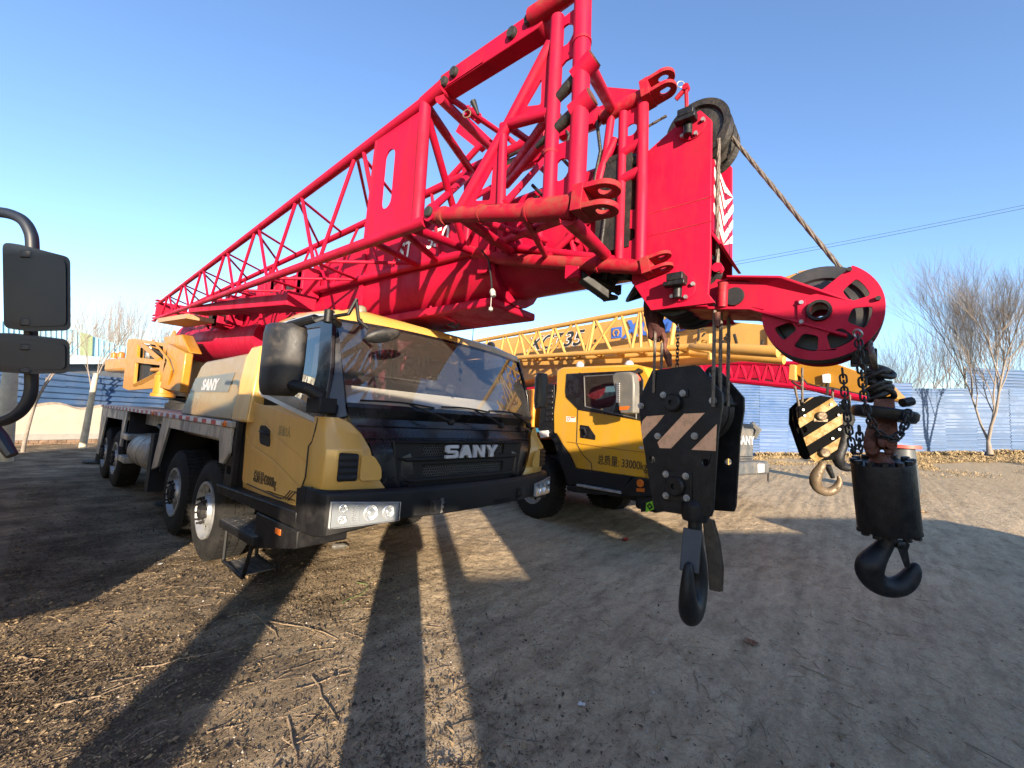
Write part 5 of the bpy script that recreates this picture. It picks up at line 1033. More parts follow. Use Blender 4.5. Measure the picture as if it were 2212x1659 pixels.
# lattice jib
xjib = MB()
def jt(s): a = xp(-500, 398, .35); c = xp(30, 300, .35); d = xp(1300, 62, .35); return c.lerp(d, s)
def jb(s): c = xp(-60, 432, .35); d = xp(1600, 325, .35); return c.lerp(d, s)
def jb2(s): c = xp(-40, 440, .75); d = xp(1600, 372, .75); return c.lerp(d, s)
xjib.tube([jt(-.35), jt(0), jt(1), ], .045, 10); xjib.tube([jb(-.3), jb(1)], .045, 10); xjib.tube([jb2(-.3), jb2(1)], .04, 10)
xjib.tube([jt(1), xp(1320, 90, .35)], .05, 10)
xj = xjib.build('lattice_jib', XBOOM, xc, ang=50)
m = MB(); tt = [-.12, .02, .155, .265, .375, .49, .60, .71, .82, .925]; bb = [-.05, .065, .165, .255, .35, .45, .55, .655, .76]
def tx_(x): 
    P0 = jt(0); P1 = jt(1); return None
tX = [112, 175, 295, 395, 520, 640, 790, 920, 1095, 1235]; bX = [205, 265, 360, 540, 605, 845, 885, 1180, 1235]
def topat(x): return xp(x, 300 + (x - 30) * (62 - 300) / 1270, .35)
def botat(x): return xp(x, 432 + (x + 60) * (325 - 432) / 1660, .35)
for a, b in ((60, 130), (175, 135), (185, 255), (290, 260), (305, 360), (405, 355), (400, 440), (410, 540), (525, 445), (530, 580), (640, 590), (645, 720), (775, 600), (790, 860), (925, 860), (925, 880), (930, 1040), (1095, 885), (1110, 1185), (1240, 1180), (1245, 1245), (1260, 1320)):
    m.tube([topat(a), botat(b)], .026, 8)
for a in range(-10, 1600, 150):
    m.tube([botat(a), xp(a + 90, 440 + (a + 130) * (-68) / 1640, .75)], .024, 8); m.tube([botat(a + 75), xp(a + 90, 440 + (a + 130) * (-68) / 1640, .75)], .024, 8)
m.build('jib_bracing', XBOOM, xj, ang=50)
m = MB(); m.tube([xp(1600, 325, .35), xp(1650, 330, .30), xp(2210, 362, .30)], [.05, .07, .07], 12); m.tube([xp(1600, 372, .75), xp(1900, 395, .6), xp(2250, 420, .6)], .055, 12)
m.prism([xp(1630, 300, .25), xp(1700, 235, .25), xp(1725, 235, .25), xp(1725, 370, .25), xp(1640, 350, .25)], N2 * .05, [circ(xp(1678, 305, .25), E1, Z_, .05, 12)]); m.tube([xp(1725, 240, .3), xp(1735, 420, .3)], .04, 8); m.tube([xp(1480, 160, .4), xp(1455, 330, .4)], .035, 8)
m.build('jib_end_frame', XBOOM, xj, bevel=.004)
m = MB(); rnd = random.Random(11)
for k in range(9): x_ = rnd.uniform(1600, 2100); m.box(0, 0.0001, 0, 0.0001, 0, 0.0001) if False else m.tube([xp(x_, rnd.uniform(200, 330), bw - .08), xp(x_ + rnd.uniform(-20, 20), rnd.uniform(200, 330), bw - .08)], .02, 6)
m.build('boom_fittings', GREASE, bo)
# nose of the second boom, reaching out to its hook block
z4 = lambda x, y: (1620 + .3256 * x, 540 + .3256 * y)
def zp(x, y, b=.9): return PP(*z4(x, y), W2 + N2 * b, N2)
nz = MB().prism([zp(*p) for p in [(250, 770), (345, 755), (450, 735), (545, 745), (700, 800), (860, 850), (990, 985), (955, 1000), (750, 960), (540, 912), (430, 900), (370, 880), (345, 850), (270, 800)]], N2 * .5).build('boom_nose', YELB, xc, bevel=.01)
MB().prism([zp(*p, .85) for p in [(262, 758), (302, 762), (300, 865), (255, 862)]], N2 * .25).build('nose_bracket', XBOOM, xc, bevel=.01)
m = MB(); m.prism([zp(*p, .86) for p in [(475, 825), (525, 820), (527, 880), (480, 885)]], N2 * .06); m.build('work_lamp', WHT, xc, bevel=.01)
m = MB(); m.tube([zp(275, 870, .9), zp(300, 890, .9), zp(370, 925, .9)], .012, 6); m.tube([zp(350, 850, .88), zp(380, 890, .88), zp(450, 905, .88), zp(490, 895, .88)], .008, 6); m.tube([zp(520, 880, .9), zp(512, 960, .9)], .015, 6); m.build('nose_cables', GREASE, xc)
m = MB(); m.tube([jt(1), zp(195, 218, .4), zp(320, 175, .4)], .045, 10); m.tube([zp(290, 235, .4), zp(290, 195, .4)], .035, 8)
for dy in (0, 34): m.prism([zp(318, 142 + dy, .35), zp(405, 126 + dy, .35), zp(425, 134 + dy, .35), zp(425, 146 + dy, .35), zp(322, 160 + dy, .35)], N2 * .2)
m.build('jib_fork', XBOOM, xc, bevel=.004)
# its hook block
YB0 = PD(*z4(470, 1180), 4.75); YN = (V((.72, .69, 0)) * .9 + V((.69, -.72, 0)) * .35).normalized(); YU = Z_.cross(YN).normalized() * -1
if YU.dot(V((.632, -.775, 0))) < 0: YU = -YU
def yb(x, y, off=0.): return PP(*z4(x, y), YB0, YN) + YN * off
ybk = thing('hook_block', 'small yellow and black striped hook block hanging behind the big one', 'hook block', (YB0.x, YB0.y, YB0.z + .3))
yo = [(325, 1045), (395, 980), (470, 966), (535, 975), (612, 1062), (614, 1190), (560, 1392), (430, 1402), (400, 1375), (322, 1150)]
slot = [yb(*p) for p in [(350, 1160), (375, 1180), (378, 1205), (360, 1215), (348, 1190)]]
YBP = mat('block_black', (.003, .003, .003), .85, 0, .2, 8, spec=.08)
MB().prism([yb(*p) for p in yo], YN * .03, [slot]).build('side_plate', YBP, ybk, bevel=.006)
MB().prism([yb(x, y, .30) for x, y in yo], YN * .03).build('side_plate', YBP, ybk, bevel=.006)
ystripe = mat('worn_yellow_stripe', (.25, .135, .016), .5, 0, .1, 6, dirt=(.03, .03, .03), dirt_amt=.6, dscale=9)
def clipline(P, a, b, c):                        # keep points with a*x+b*y<=c
    out = []
    for i in range(len(P)):
        p, q = P[i], P[(i + 1) % len(P)]; fp, fq = a * p[0] + b * p[1] - c, a * q[0] + b * q[1] - c
        if fp <= 0: out.append(p)
        if (fp < 0) != (fq < 0): t = fp / (fp - fq); out.append((p[0] + (q[0] - p[0]) * t, p[1] + (q[1] - p[1]) * t))
    return out
for k in range(6):                               # slanted bands: .62*x + y = const
    c0 = 1170 + k * 148; P = clipline(clipline(yo, .62, 1, c0 + 68), -.62, -1, -c0)
    if len(P) > 2: MB().prism([yb(x, y, -.004) for x, y in P], YN * .004).build('yellow_band', ystripe, ybk)
for p in ((470, 1102), (490, 1345)): MB().lathe(yb(*p), -YN, [(.05, 0), (.05, .04), (.04, .05), (.001, .05)], 16).build('block_pin', BRASS, ybk)
MB().prism([yb(*p, -.012) for p in [(422, 1118), (515, 1122), (513, 1140), (422, 1138)]], YN * .01).build('keeper_plate', BRASS, ybk)
for p in ((350, 1060), (535, 1025), (585, 1095), (360, 1100), (590, 1190), (545, 1250)): MB().tube([yb(*p), yb(*p, -.02)], .014, 6).build('hex_bolt', STEEL, ybk)
for k in range(2): sheave(yb(470, 1110, .1 + k * .12), .2, .09, 'block_sheave', GREASE, ybk, YN)
m = MB(); m.tube([yb(310, 1045, .1), yb(330, 1200, .1), yb(395, 1390, .1)], .02, 6); m.box(0, .0001, 0, .0001, 0, .0001) if False else None; m.build('edge_guard', YBP, ybk)
pth = [(480, 1400, 22), (480, 1430, 24), (450, 1470, 34), (428, 1520, 40), (440, 1575, 38), (495, 1610, 34), (555, 1600, 32), (592, 1560, 24), (598, 1520, 16), (582, 1496, 8)]
hv = ray(*z4(500, 1520)).normalized()
def hookm(pth, f, k_, par, mm, name='hook'):
    m = MB(); K = len(pth); P3 = [f(a, b) for a, b, r in pth]
    for i, p in enumerate(P3):
        d_ = (P3[min(K - 1, i + 1)] - P3[max(0, i - 1)]).normalized(); nn = d_.cross(hv).normalized(); r = pth[i][2] * k_
        for j in range(12): an = 2 * math.pi * j / 12; m.v.append(p + nn * math.cos(an) * r + hv * math.sin(an) * r * .8)
    m.f = [(i * 12 + j, i * 12 + (j + 1) % 12, (i + 1) * 12 + (j + 1) % 12, (i + 1) * 12 + j) for i in range(K - 1) for j in range(12)] + [tuple(range(12)), tuple((K - 1) * 12 + j for j in range(12))]; m.mi = [0] * len(m.f)
    o = m.build(name, mm, par, ang=80); o.modifiers.new('s', 'SUBSURF').render_levels = 1; return o
hookm(pth, lambda a, b: PD(*z4(a, b), 4.9), .3256 * 4.9 / FPX, ybk, BRASS)
m = MB(); m.tube([PD(*z4(515, 1430), 4.88), PD(*z4(550, 1510), 4.88)], [.035, .025], 8); m.build('safety_latch', HOOKB, ybk)
b2 = thing('crane_hook', 'dark hook half hidden between the striped hook block and the chains', 'crane hook', tuple(PD(*z4(630, 1250), 5.3)))
hookm([(620, 1150, 36), (625, 1290, 30), (590, 1340, 36), (580, 1400, 40), (615, 1440, 36), (670, 1450, 30), (700, 1420, 24)], lambda a, b: PD(*z4(a, b), 5.3), .3256 * 5.3 / FPX, b2, HOOKB)
MB().prism([PD(*z4(a, b), 5.3) for a, b in [(590, 1010), (630, 1000), (690, 1060), (700, 1130), (670, 1200), (600, 1200)]], hv * .1, [circ(PD(*z4(603, 1015), 5.3), YU, Z_, .02, 8)]).build('hook_cheek', HOOKB, b2, bevel=.01)
for x_, y0, y1, t, lb in ((315, 905, 1035, 4.8, 'slack thin rope at the left of the striped hook block'), (347, 780, 1010, 4.85, 'vertical thin rope left above the striped hook block'), (548, 920, 1010, 4.9, 'thin rope dropping into the right part of the striped hook block'), (662, 960, 1060, 5.3, 'thin rope above the half hidden dark hook')):
    rope('wire_rope', [PD(*z4(x_ - (18 if x_ == 315 else 0), y0), t), PD(*z4(x_ + (10 if x_ == 315 else 0), y1), t)], .013, lb, 'thin ropes of the yellow crane')
# ================================================================= third crane, mostly hidden
C3 = PD(1630, 1000, 9.6); g3 = gz(C3.x, C3.y)
W3 = V((C3.x, C3.y, g3)) - N2 * 2.45
tc_ = thing('mobile_crane', 'half hidden dark-nosed crane truck with red boom, standing behind the yellow crane', 'crane', tuple(W3), RZ2, 'truck cranes in the yard')
def L3(a, b, z): return W3 + E1 * a + N2 * b + Z_ * z
def hx(a0, a1, b0, b1, z0, z1, name, mm, bev=.02, f=L3, par=tc_): return MB().hexa([f(a0, b0, z0), f(a0, b1, z0), f(a0, b1, z1), f(a0, b0, z1)], [f(a1, b0, z0), f(a1, b1, z0), f(a1, b1, z1), f(a1, b0, z1)]).build(name, mm, par, bevel=bev)
hx(.5, 1.9, .0, 2.25, .55, 2.3, 'cab_body', YEL, .06); hx(0, .5, .05, 2.4, .8, 1.72, 'nose_panel', mat('dusty_black', (.07, .075, .08), .6, 0, .1, 5, dirt=DUST, dirt_amt=.6), .03)
hx(0.42, .48, .1, 2.2, 1.74, 2.25, 'windscreen', GLT, 0); hx(-.30, .0, -.02, 2.5, .62, .90, 'bumper', MATS['dusty_black'], .05)
hx(-.32, -.28, 1.9, 2.2, .66, .86, 'headlight', LETG, .02)
MB().tube([L3(-.2, 2.45, .8), L3(-.25, 2.55, .74), L3(-.25, 2.55, .45)], .02, 6).build('lamp_bracket', DARK, tc_)
MB().text('SANY', L3(-.012, 1.62, 1.25), N2, Z_, .28, -.02, 0, .02, 1.1).build('grille_lettering', LETG, tc_, ang=20)
for k in range(4): hx(-.01, .02, 1.3, 2.3, .82 + k * .05, .84 + k * .05, 'grille_slat', DARK, 0)
hx(2, 9, .3, 2.1, .5, 1.3, 'chassis_frame', DARK)
w3 = wheel_part(tc_, (0, 0, 0), -1, R=.5, rimr=.28, detail=False); 
for o in [w3] + list(w3.children):
    for v_ in o.data.vertices: v_.co = (WM[tc_] @ v_.co)
w3.location = (0, .9, .5); copy_wheel(w3, (2.45, .9, .5), tc_, True)
MB().tube([L3(.1, 2.5, 1.75), L3(.0, 2.6, 1.6), L3(.05, 2.55, 1.4)], [.06, .09, .05], 8).build('wing_mirror', MATS['dusty_black'], tc_)
P3n = W3 + N2 * .9
def tp(x, y): return PP(x, y, P3n, N2)
MB().prism([tp(*p) for p in [(1080, 810), (1380, 770), (1640, 772), (1742, 792), (1742, 835), (1640, 818), (1380, 812), (1080, 900)]], N2 * .7).build('boom_section', RED, tc_, bevel=.02)
MB().prism([tp(*p) for p in [(1720, 790), (1760, 800), (1860, 850), (1862, 866), (1800, 858), (1720, 835)]], N2 * .5).build('boom_head', RED, tc_, bevel=.02)
def tpj(x, y): return PP(x, y, W3 + N2 * .3, N2)
m = MB(); m.tube([tpj(1300, 818), tpj(1480, 812), tpj(1750, 838), tpj(1870, 862)], .05, 8); m.tube([tpj(1300, 780), tpj(1750, 786)], .045, 8)
for k in range(14): m.tube([tpj(1330 + k * 30, 783), tpj(1345 + k * 30, 818 + max(0, k - 6) * 2.5)], .03, 6); m.tube([tpj(1360 + k * 30, 783), tpj(1345 + k * 30, 818 + max(0, k - 6) * 2.5)], .03, 6)
m.build('lattice_jib', RED, tc_)
# ================================================================= neighbouring truck whose mirror reaches into view
lt = thing('parked_truck', 'truck just outside the left edge with dark double mirror on a bent arm', 'truck', (-3.6, 5.2, 0))
m = MB(); m.prism([(-3.62, 5.0, .9), (-3.62, 7.0, .9), (-3.62, 7.0, 2.9), (-3.62, 5.3, 2.95), (-3.62, 4.85, 2.0), (-3.62, 4.8, 1.0)], -X_ * 2.4); m.build('cab_body', YEL, lt, bevel=.06)
m = MB(); m.box(-5.9, -3.64, 7.05, 15.0, .95, 1.6); m.box(-5.6, -3.9, 7.5, 11.0, 1.6, 2.7); m.box(-5.5, -4.0, 12, 15.5, 1.7, 3.2); m.build('deck', ALU, lt, bevel=.02)
m = MB(); m.box(-6.0, -3.66, 4.62, 4.9, .45, .95); m.build('bumper', BLK, lt, bevel=.04)
m = MB(); m.box(-3.618, -3.60, 5.3, 6.5, 1.9, 2.6); m.box(-5.8, -3.8, 4.86, 4.90, 1.9, 2.7); m.build('side_window', GLD, lt)
def lw(c, root):
    m = MB(); m.lathe(c, X_, [(.3, 0), (.5, -.0), (.53, -.06), (.53, -.3), (.5, -.34), (.001, -.34)], 32); m.lathe(c, X_, [(.3, -.0), (.28, -.06), (.001, -.05)], 24); return m.build('wheel', RUB, root)
for y_ in (6.0, 7.6, 12.3, 13.7): lw((-3.64, y_, .53), lt)
MT = 1.85
mp_ = lambda x, y, t=MT: PD(x, y, t)
def slab(pts, t, th, name, mm, par, bev):
    n_ = ray(75, 650).normalized(); return MB().prism([mp_(a, b, t) for a, b in pts], n_ * th).build(name, mm, par, bevel=bev, ang=60)
m1 = slab(rpoly([V((a, b, 0)) for a, b in ((4, 522), (30, 524), (151, 556), (152, 712), (140, 722), (60, 718), (6, 708), (0, 620))], 12, 5) and [(p.x, p.y) for p in rpoly([V((a, b, 0)) for a, b in ((5, 523), (40, 527), (152, 556), (153, 714), (60, 716), (8, 708))], 14, 5)], MT, .07, 'truck_mirror', MIRN, lt, .018)
m2 = slab([(p.x, p.y) for p in rpoly([V((a, b, 0)) for a, b in ((-22, 720), (30, 721), (151, 735), (151, 806), (60, 808), (-22, 802))], 16, 5)], MT, .06, 'wide_angle_mirror', MIRN, lt, .018)
m = MB(); ap = [(-60, 440), (-20, 455), (20, 462), (48, 475), (64, 498), (70, 530), (68, 620), (67, 720), (68, 800), (66, 850), (48, 885), (20, 905), (-20, 915), (-60, 918)]
cr = []
for i in range(len(ap) - 1):
    p0, p1, p2, p3 = [V(q + (0,)) for q in (ap[max(0, i - 1)], ap[i], ap[i + 1], ap[min(len(ap) - 1, i + 2)])]
    for k in range(6): t = k / 6; cr.append(.5 * ((2 * p1) + (p2 - p0) * t + (2 * p0 - 5 * p1 + 4 * p2 - p3) * t * t + (3 * p1 - p0 - 3 * p2 + p3) * t ** 3))
m.tube([mp_(q.x, q.y, MT + .10) for q in cr], .0235, 14); m.build('mirror_arm', MIRN, lt, ang=80)
for (a0, b0, a1, b1) in ((68, 545, 68, 560), (67, 690, 67, 705), (67, 745, 67, 757), (66, 795, 66, 806)):
    MB().tube([mp_(a0, b0, MT + .02), mp_(a1, b1, MT + .02)], .034, 14).build('mirror_clamp', MIRN, lt, bevel=.003)
slab([(p.x, p.y) for p in rpoly([V((a, b, 0)) for a, b in ((14, 534), (42, 537), (142, 564), (143, 703), (60, 706), (17, 698))], 12, 5)], MT - .004, .01, 'mirror_back_panel', MIRN, m1, .003)
slab([(p.x, p.y) for p in rpoly([V((a, b, 0)) for a, b in ((-22, 730), (30, 731), (141, 744), (141, 797), (60, 799), (-22, 793))], 12, 5)], MT - .004, .01, 'mirror_back_panel', MIRN, m2, .003)
m = MB(); m.tube([mp_(-40, 900, MT), mp_(0, 945, MT), mp_(26, 984, MT)], [.03, .028, .022], 10); m.build('mirror_bracket', MIRN, lt)
# ================================================================= unseen crane added behind the photographer, blocks shaped to cast the long shade
LD = V((.61, .79, 0)); LP = V((.79, -.61, 0))
def LB(c, a, z): return LP * c + LD * a + Z_ * z
bt = thing('mobile_crane', 'unseen crane truck added behind the photographer, shaped to cast the long shade', 'crane', tuple(LB(3, -5, 0)))
def lb(c0, c1, a0, a1, z0, z1, name, mm, bev=.03): return MB().hexa([LB(c0, a0, z0), LB(c1, a0, z0), LB(c1, a1, z0), LB(c0, a1, z0)], [LB(c0, a0, z1), LB(c1, a0, z1), LB(c1, a1, z1), LB(c0, a1, z1)]).build(name, mm, bt, bevel=bev)
lb(-1.85, -.05, -7.4, -5, .7, 3.6, 'cab_body', YEL); lb(-.1, 1.3, -7.4, -5, .7, 2.25, 'cab_rear', YEL); lb(-2.54, -1.84, -7.4, -5, .25, 1.91, 'cab_nose', YEL)
lb(-1.8, 14, -7.4, -5, .2, 1.7, 'chassis_frame', DARK); lb(1.2, 3.4, -7.3, -5.1, 1.65, 2.34, 'engine_cover', YEL); lb(3.3, 6.8, -6.9, -5, 1.65, 2.55, 'turntable', YELB); lb(6.7, 10.4, -6.9, -5, 1.65, 2.04, 'counterweight', YELB)
MB().hexa([LB(-6.8, -6.1, 2.85), LB(-6.8, -5.3, 2.75), LB(-6.8, -5.3, 3.80), LB(-6.8, -6.1, 3.86)], [LB(-1.3, -6.1, 2.85), LB(-1.3, -5.3, 2.75), LB(-1.3, -5.3, 3.80), LB(-1.3, -6.1, 3.86)]).build('boom_section', RED, bt, bevel=.05)
MB().hexa([LB(-1.5, -6.2, 2.95), LB(-1.5, -5.3, 2.95), LB(-1.5, -5.3, 3.9), LB(-1.5, -6.2, 3.9)], [LB(1.2, -6.2, 2.2), LB(1.2, -5.3, 2.2), LB(1.2, -5.3, 3.0), LB(1.2, -6.2, 3.0)]).build('boom_section', RED, bt, bevel=.03)
lb(-2.78, -2.53, -5.9, -5.4, 1.6, 3.1, 'hook_block', HOOKB); lb(-2.78, -2.53, -5.9, -5.5, .3, 1.7, 'hook', HOOKB)  # plain blocks added as a hanging post to shade a narrow ground strip
lb(-4.68, -4.2, -5.9, -5.4, 0.9, 3.2, 'ball_hook', HOOKB)  # unseen block added to shade another ground strip further left
# ================================================================= photographer
pc = CAM - LD * .30; pc.z = 0
A_ = LP
def body():
    vs = []; es = []; rs = []
    def v(p, r): vs.append(p); rs.append(r); return len(vs) - 1
    def at(s, f, z): return pc + LP * s + LD * f + Z_ * z
    pel = v(at(0, -.02, .95), .19)
    sp = v(at(0, -.03, 1.15), .185); ch = v(at(0, -.02, 1.40), .20); nk = v(at(0, .0, 1.58), .06); hd = v(at(0, .0, 1.70), .085); ht = v(at(0, -.01, 1.82), .08)
    es.extend([(pel, sp), (sp, ch), (ch, nk), (nk, hd), (hd, ht)])
    for s in (-1, 1):
        h = v(at(s * .10, -.02, .86), .145); k = v(at(s * .105, .0, .48), .11); a = v(at(s * .105, -.03, .09), .09); t = v(at(s * .10, .16, .04), .035); es.extend([(pel, h), (h, k), (k, a), (a, t)])
        sh = v(at(s * .19, -.01, 1.49), .075); el = v(at(s * .25, .04, 1.24), .06); wr = v(at(s * .10, .20, 1.48), .04); hn = v(at(s * .05, .24, 1.58), .035); es.extend([(ch, sh), (sh, el), (el, wr), (wr, hn)])
    me = bpy.data.meshes.new('person'); root_ = WM[ps_]; me.from_pydata([tuple(root_.inverted() @ p) for p in vs], es, [])
    o = bpy.data.objects.new('person_body', me); COL.objects.link(o); o.parent = ps_; me.materials.append(mat('dark_coat', (.03, .03, .04), .9))
    sk = o.modifiers.new('skin', 'SKIN'); 
    for i, r in enumerate(rs): me.skin_vertices[0].data[i].radius = (r, r)
    me.skin_vertices[0].data[0].use_root = True
    s2 = o.modifiers.new('sub', 'SUBSURF'); s2.levels = 1; s2.render_levels = 2
ps_ = thing('person', 'photographer in dark clothes holding up a phone, only the long shadow in view', 'person', tuple(pc))
body()
# ================================================================= ground
def nz_(x, y, s, o=0): return noise.noise(V((x * s + o, y * s, o * 1.7)))
def gh(x, y, fine=True):
    z = gz(x, y)
    z += .016 * nz_(x, y, 1.1) + .009 * nz_(x, y, 3.2, 3)
    u_ = x * .42 + y * .9; z += .010 * math.sin(u_ * 5 + 1.5 * nz_(x, y, .6, 9)) * max(0, nz_(x, y, .35, 12) + .2)
    if fine: z += .009 * nz_(x, y, 10, 5) + .006 * abs(nz_(x, y, 24, 8))
    return z - .012
m = MB()
def gridpatch(x0, x1, y0, y1, st, fine, drop=0):
    nx = int((x1 - x0) / st) + 1; ny = int((y1 - y0) / st) + 1; b = len(m.v)
    for j in range(ny):
        for i in range(nx):
            x = x0 + (x1 - x0) * i / (nx - 1); y = y0 + (y1 - y0) * j / (ny - 1); m.v.append(V((x, y, gh(x, y, fine) - drop)))
    m.f += [(b + j * nx + i, b + j * nx + i + 1, b + (j + 1) * nx + i + 1, b + (j + 1) * nx + i) for j in range(ny - 1) for i in range(nx - 1)]
# one sheet with graded spacing
def axis(lo, hi, f0, f1, fs, cs):
    out = [f0]
    while out[-1] < f1: out.append(out[-1] + fs)
    s = fs; r = out[-1]
    while r < hi: s = min(cs, s * 1.18); r += s; out.append(r)
    s = fs; l = f0; left = []
    while l > lo: s = min(cs, s * 1.18); l -= s; left.append(l)
    return left[::-1] + out
ax_x = axis(-140, 150, -3.2, 6.0, .028, 12); ax_y = axis(-60, 190, -.4, 7.5, .028, 12)
nx, ny = len(ax_x), len(ax_y)
for y in ax_y:
    for x in ax_x: m.v.append(V((x, y, gh(x, y))))
m.f = [(j * nx + i, j * nx + i + 1, (j + 1) * nx + i + 1, (j + 1) * nx + i) for j in range(ny - 1) for i in range(nx - 1)]; m.mi = [0] * len(m.f)
gm = bpy.data.materials.new('dirt'); gm.use_nodes = True; N = gm.node_tree.nodes; L = gm.node_tree.links; bs = N['Principled BSDF']
tc = N.new('ShaderNodeTexCoord')
def noi(s, d=8, r=.6, sc=None):
    n = N.new('ShaderNodeTexNoise'); n.inputs['Scale'].default_value = s; n.inputs['Detail'].default_value = d; n.inputs['Roughness'].default_value = r
    if sc: mp = N.new('ShaderNodeMapping'); mp.inputs['Scale'].default_value = sc; L.new(tc.outputs['Object'], mp.inputs[0]); L.new(mp.outputs[0], n.inputs['Vector'])
    else: L.new(tc.outputs['Object'], n.inputs['Vector'])
    return n
def ramp(n, st):
    r = N.new('ShaderNodeValToRGB'); L.new(n.outputs[0], r.inputs[0]); e = r.color_ramp.elements
    while len(e) < len(st): e.new(.5)
    for q, (p, c) in zip(e, st): q.position = p; q.color = (*c, 1)
    return r
def mixc(a, b, f):
    x = N.new('ShaderNodeMix'); x.data_type = 'RGBA'; L.new(f, x.inputs[0]); L.new(a, x.inputs[6]); L.new(b, x.inputs[7]); return x.outputs[2]
c1 = ramp(noi(1.2, 10), [(.3, (.40, .30, .185)), (.5, (.50, .385, .245)), (.72, (.62, .50, .335))])
c2 = ramp(noi(26, 13, .82), [(.3, (.19, .135, .085)), (.5, (.48, .37, .24)), (.75, (.70, .575, .40))])
c3 = ramp(noi(.35, 6), [(.35, (.27, .195, .12)), (.6, (.58, .46, .31))])
cc = mixc(mixc(c1.outputs[0], c2.outputs[0], ramp(noi(5, 4), [(.3, (.55,) * 3), (.7, (.85,) * 3)]).outputs[0]), c3.outputs[0], ramp(noi(.8, 5), [(.4, (.1,) * 3), (.7, (.45,) * 3)]).outputs[0])
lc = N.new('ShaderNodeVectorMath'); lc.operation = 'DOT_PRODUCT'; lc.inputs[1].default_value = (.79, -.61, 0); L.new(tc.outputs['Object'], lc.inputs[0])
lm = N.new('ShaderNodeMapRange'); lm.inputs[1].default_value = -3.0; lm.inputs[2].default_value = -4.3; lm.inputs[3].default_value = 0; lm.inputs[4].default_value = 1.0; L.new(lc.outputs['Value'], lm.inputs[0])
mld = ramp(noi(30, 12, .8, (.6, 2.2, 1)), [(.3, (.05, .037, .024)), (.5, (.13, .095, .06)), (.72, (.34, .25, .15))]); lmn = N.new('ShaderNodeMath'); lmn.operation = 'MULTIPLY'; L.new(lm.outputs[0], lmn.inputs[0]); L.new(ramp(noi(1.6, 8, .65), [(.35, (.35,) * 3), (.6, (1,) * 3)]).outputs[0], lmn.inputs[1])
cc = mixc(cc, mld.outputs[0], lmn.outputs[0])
def mulc(a, b): 
    x = N.new('ShaderNodeMix'); x.data_type = 'RGBA'; x.blend_type = 'MULTIPLY'; x.inputs[0].default_value = 1; L.new(a, x.inputs[6]); L.new(b, x.inputs[7]); return x.outputs[2]
cc = mulc(cc, ramp(noi(85, 6, .8), [(.34, (.42, .40, .38)), (.46, (1, 1, 1)), (.66, (1, 1, 1)), (.76, (1.35, 1.32, 1.28))]).outputs[0])
trk = N.new('ShaderNodeMapping'); trk.inputs['Rotation'].default_value = (0, 0, .55); trk.inputs['Scale'].default_value = (.35, 5.5, 1); L.new(tc.outputs['Object'], trk.inputs[0])
tn = N.new('ShaderNodeTexNoise'); tn.inputs['Scale'].default_value = 1.0; tn.inputs['Detail'].default_value = 7; L.new(trk.outputs[0], tn.inputs['Vector']); cc = mulc(cc, ramp(tn, [(.36, (.87, .86, .85)), (.5, (1, 1, 1)), (.66, (1.08, 1.07, 1.06))]).outputs[0])
cc = mulc(cc, ramp(noi(2.6, 10, .72, (1, 2.4, 1)), [(.32, (.62, .60, .58)), (.52, (1, 1, 1)), (.72, (1.12, 1.12, 1.12))]).outputs[0])
# pale straw tint far off to the right and near the fences
sx_ = N.new('ShaderNodeSeparateXYZ'); L.new(tc.outputs['Object'], sx_.inputs[0])
mr = N.new('ShaderNodeMapRange'); mr.inputs[1].default_value = 10; mr.inputs[2].default_value = 16; L.new(sx_.outputs[0], mr.inputs[0])
ns = ramp(noi(1, 10, .7, (.5, 3, 1)), [(.35, (.25,) * 3), (.6, (.9,) * 3)]); mu = N.new('ShaderNodeMath'); mu.operation = 'MULTIPLY'; L.new(mr.outputs[0], mu.inputs[0]); L.new(ns.outputs[0], mu.inputs[1])
straw = ramp(noi(20, 8, .8), [(.3, (.30, .21, .12)), (.7, (.56, .43, .26))]); cc = mixc(cc, straw.outputs[0], mu.outputs[0])
L.new(cc, bs.inputs['Base Color']); bs.inputs['Roughness'].default_value = .95; bs.inputs['Specular IOR Level'].default_value = .15
b1 = N.new('ShaderNodeBump'); b1.inputs['Strength'].default_value = .9; b1.inputs['Distance'].default_value = .012; L.new(noi(45, 12, .75).outputs[0], b1.inputs['Height'])
b2_ = N.new('ShaderNodeBump'); b2_.inputs['Strength'].default_value = .9; b2_.inputs['Distance'].default_value = .035; L.new(noi(9, 10, .7).outputs[0], b2_.inputs['Height']); L.new(b1.outputs[0], b2_.inputs['Normal']); L.new(b2_.outputs[0], bs.inputs['Normal'])
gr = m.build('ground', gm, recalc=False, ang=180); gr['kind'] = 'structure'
# leaf and twig litter ------------------------------------------------
LEAF = mat('dry_leaf', (.22, .155, .085), .85, 0, .6, 2.6); LEAFD = mat('dark_leaf', (.07, .05, .032), .9, 0, .5, 2.5); TWG = mat('twig_bark', (.22, .16, .10), .85, 0, .5, 3); STRAW = mat('dry_straw', (.30, .215, .11), .8, 0, .3, 3)
rnd = random.Random(21)
m = MB()
def leafq(x, y, s, mi):
    a = rnd.uniform(0, 6.28); z = gh(x, y) + rnd.uniform(.004, .016); t1, t2 = rnd.uniform(-.5, .5), rnd.uniform(-.6, .6); u = V((math.cos(a), math.sin(a), t1)).normalized() * s; v_ = V((-math.sin(a), math.cos(a), t2)).normalized() * s * rnd.uniform(.22, .6); c = V((x, y, z)); m.cur = mi
    m.add([c - u, c - u * .3 - v_ + Z_ * s * .2, c + u * .4 - v_ * .7, c + u, c + u * .3 + v_ * .9 + Z_ * s * .25, c - u * .4 + v_ * .8], [(0, 1, 2, 3), (0, 3, 4, 5)])
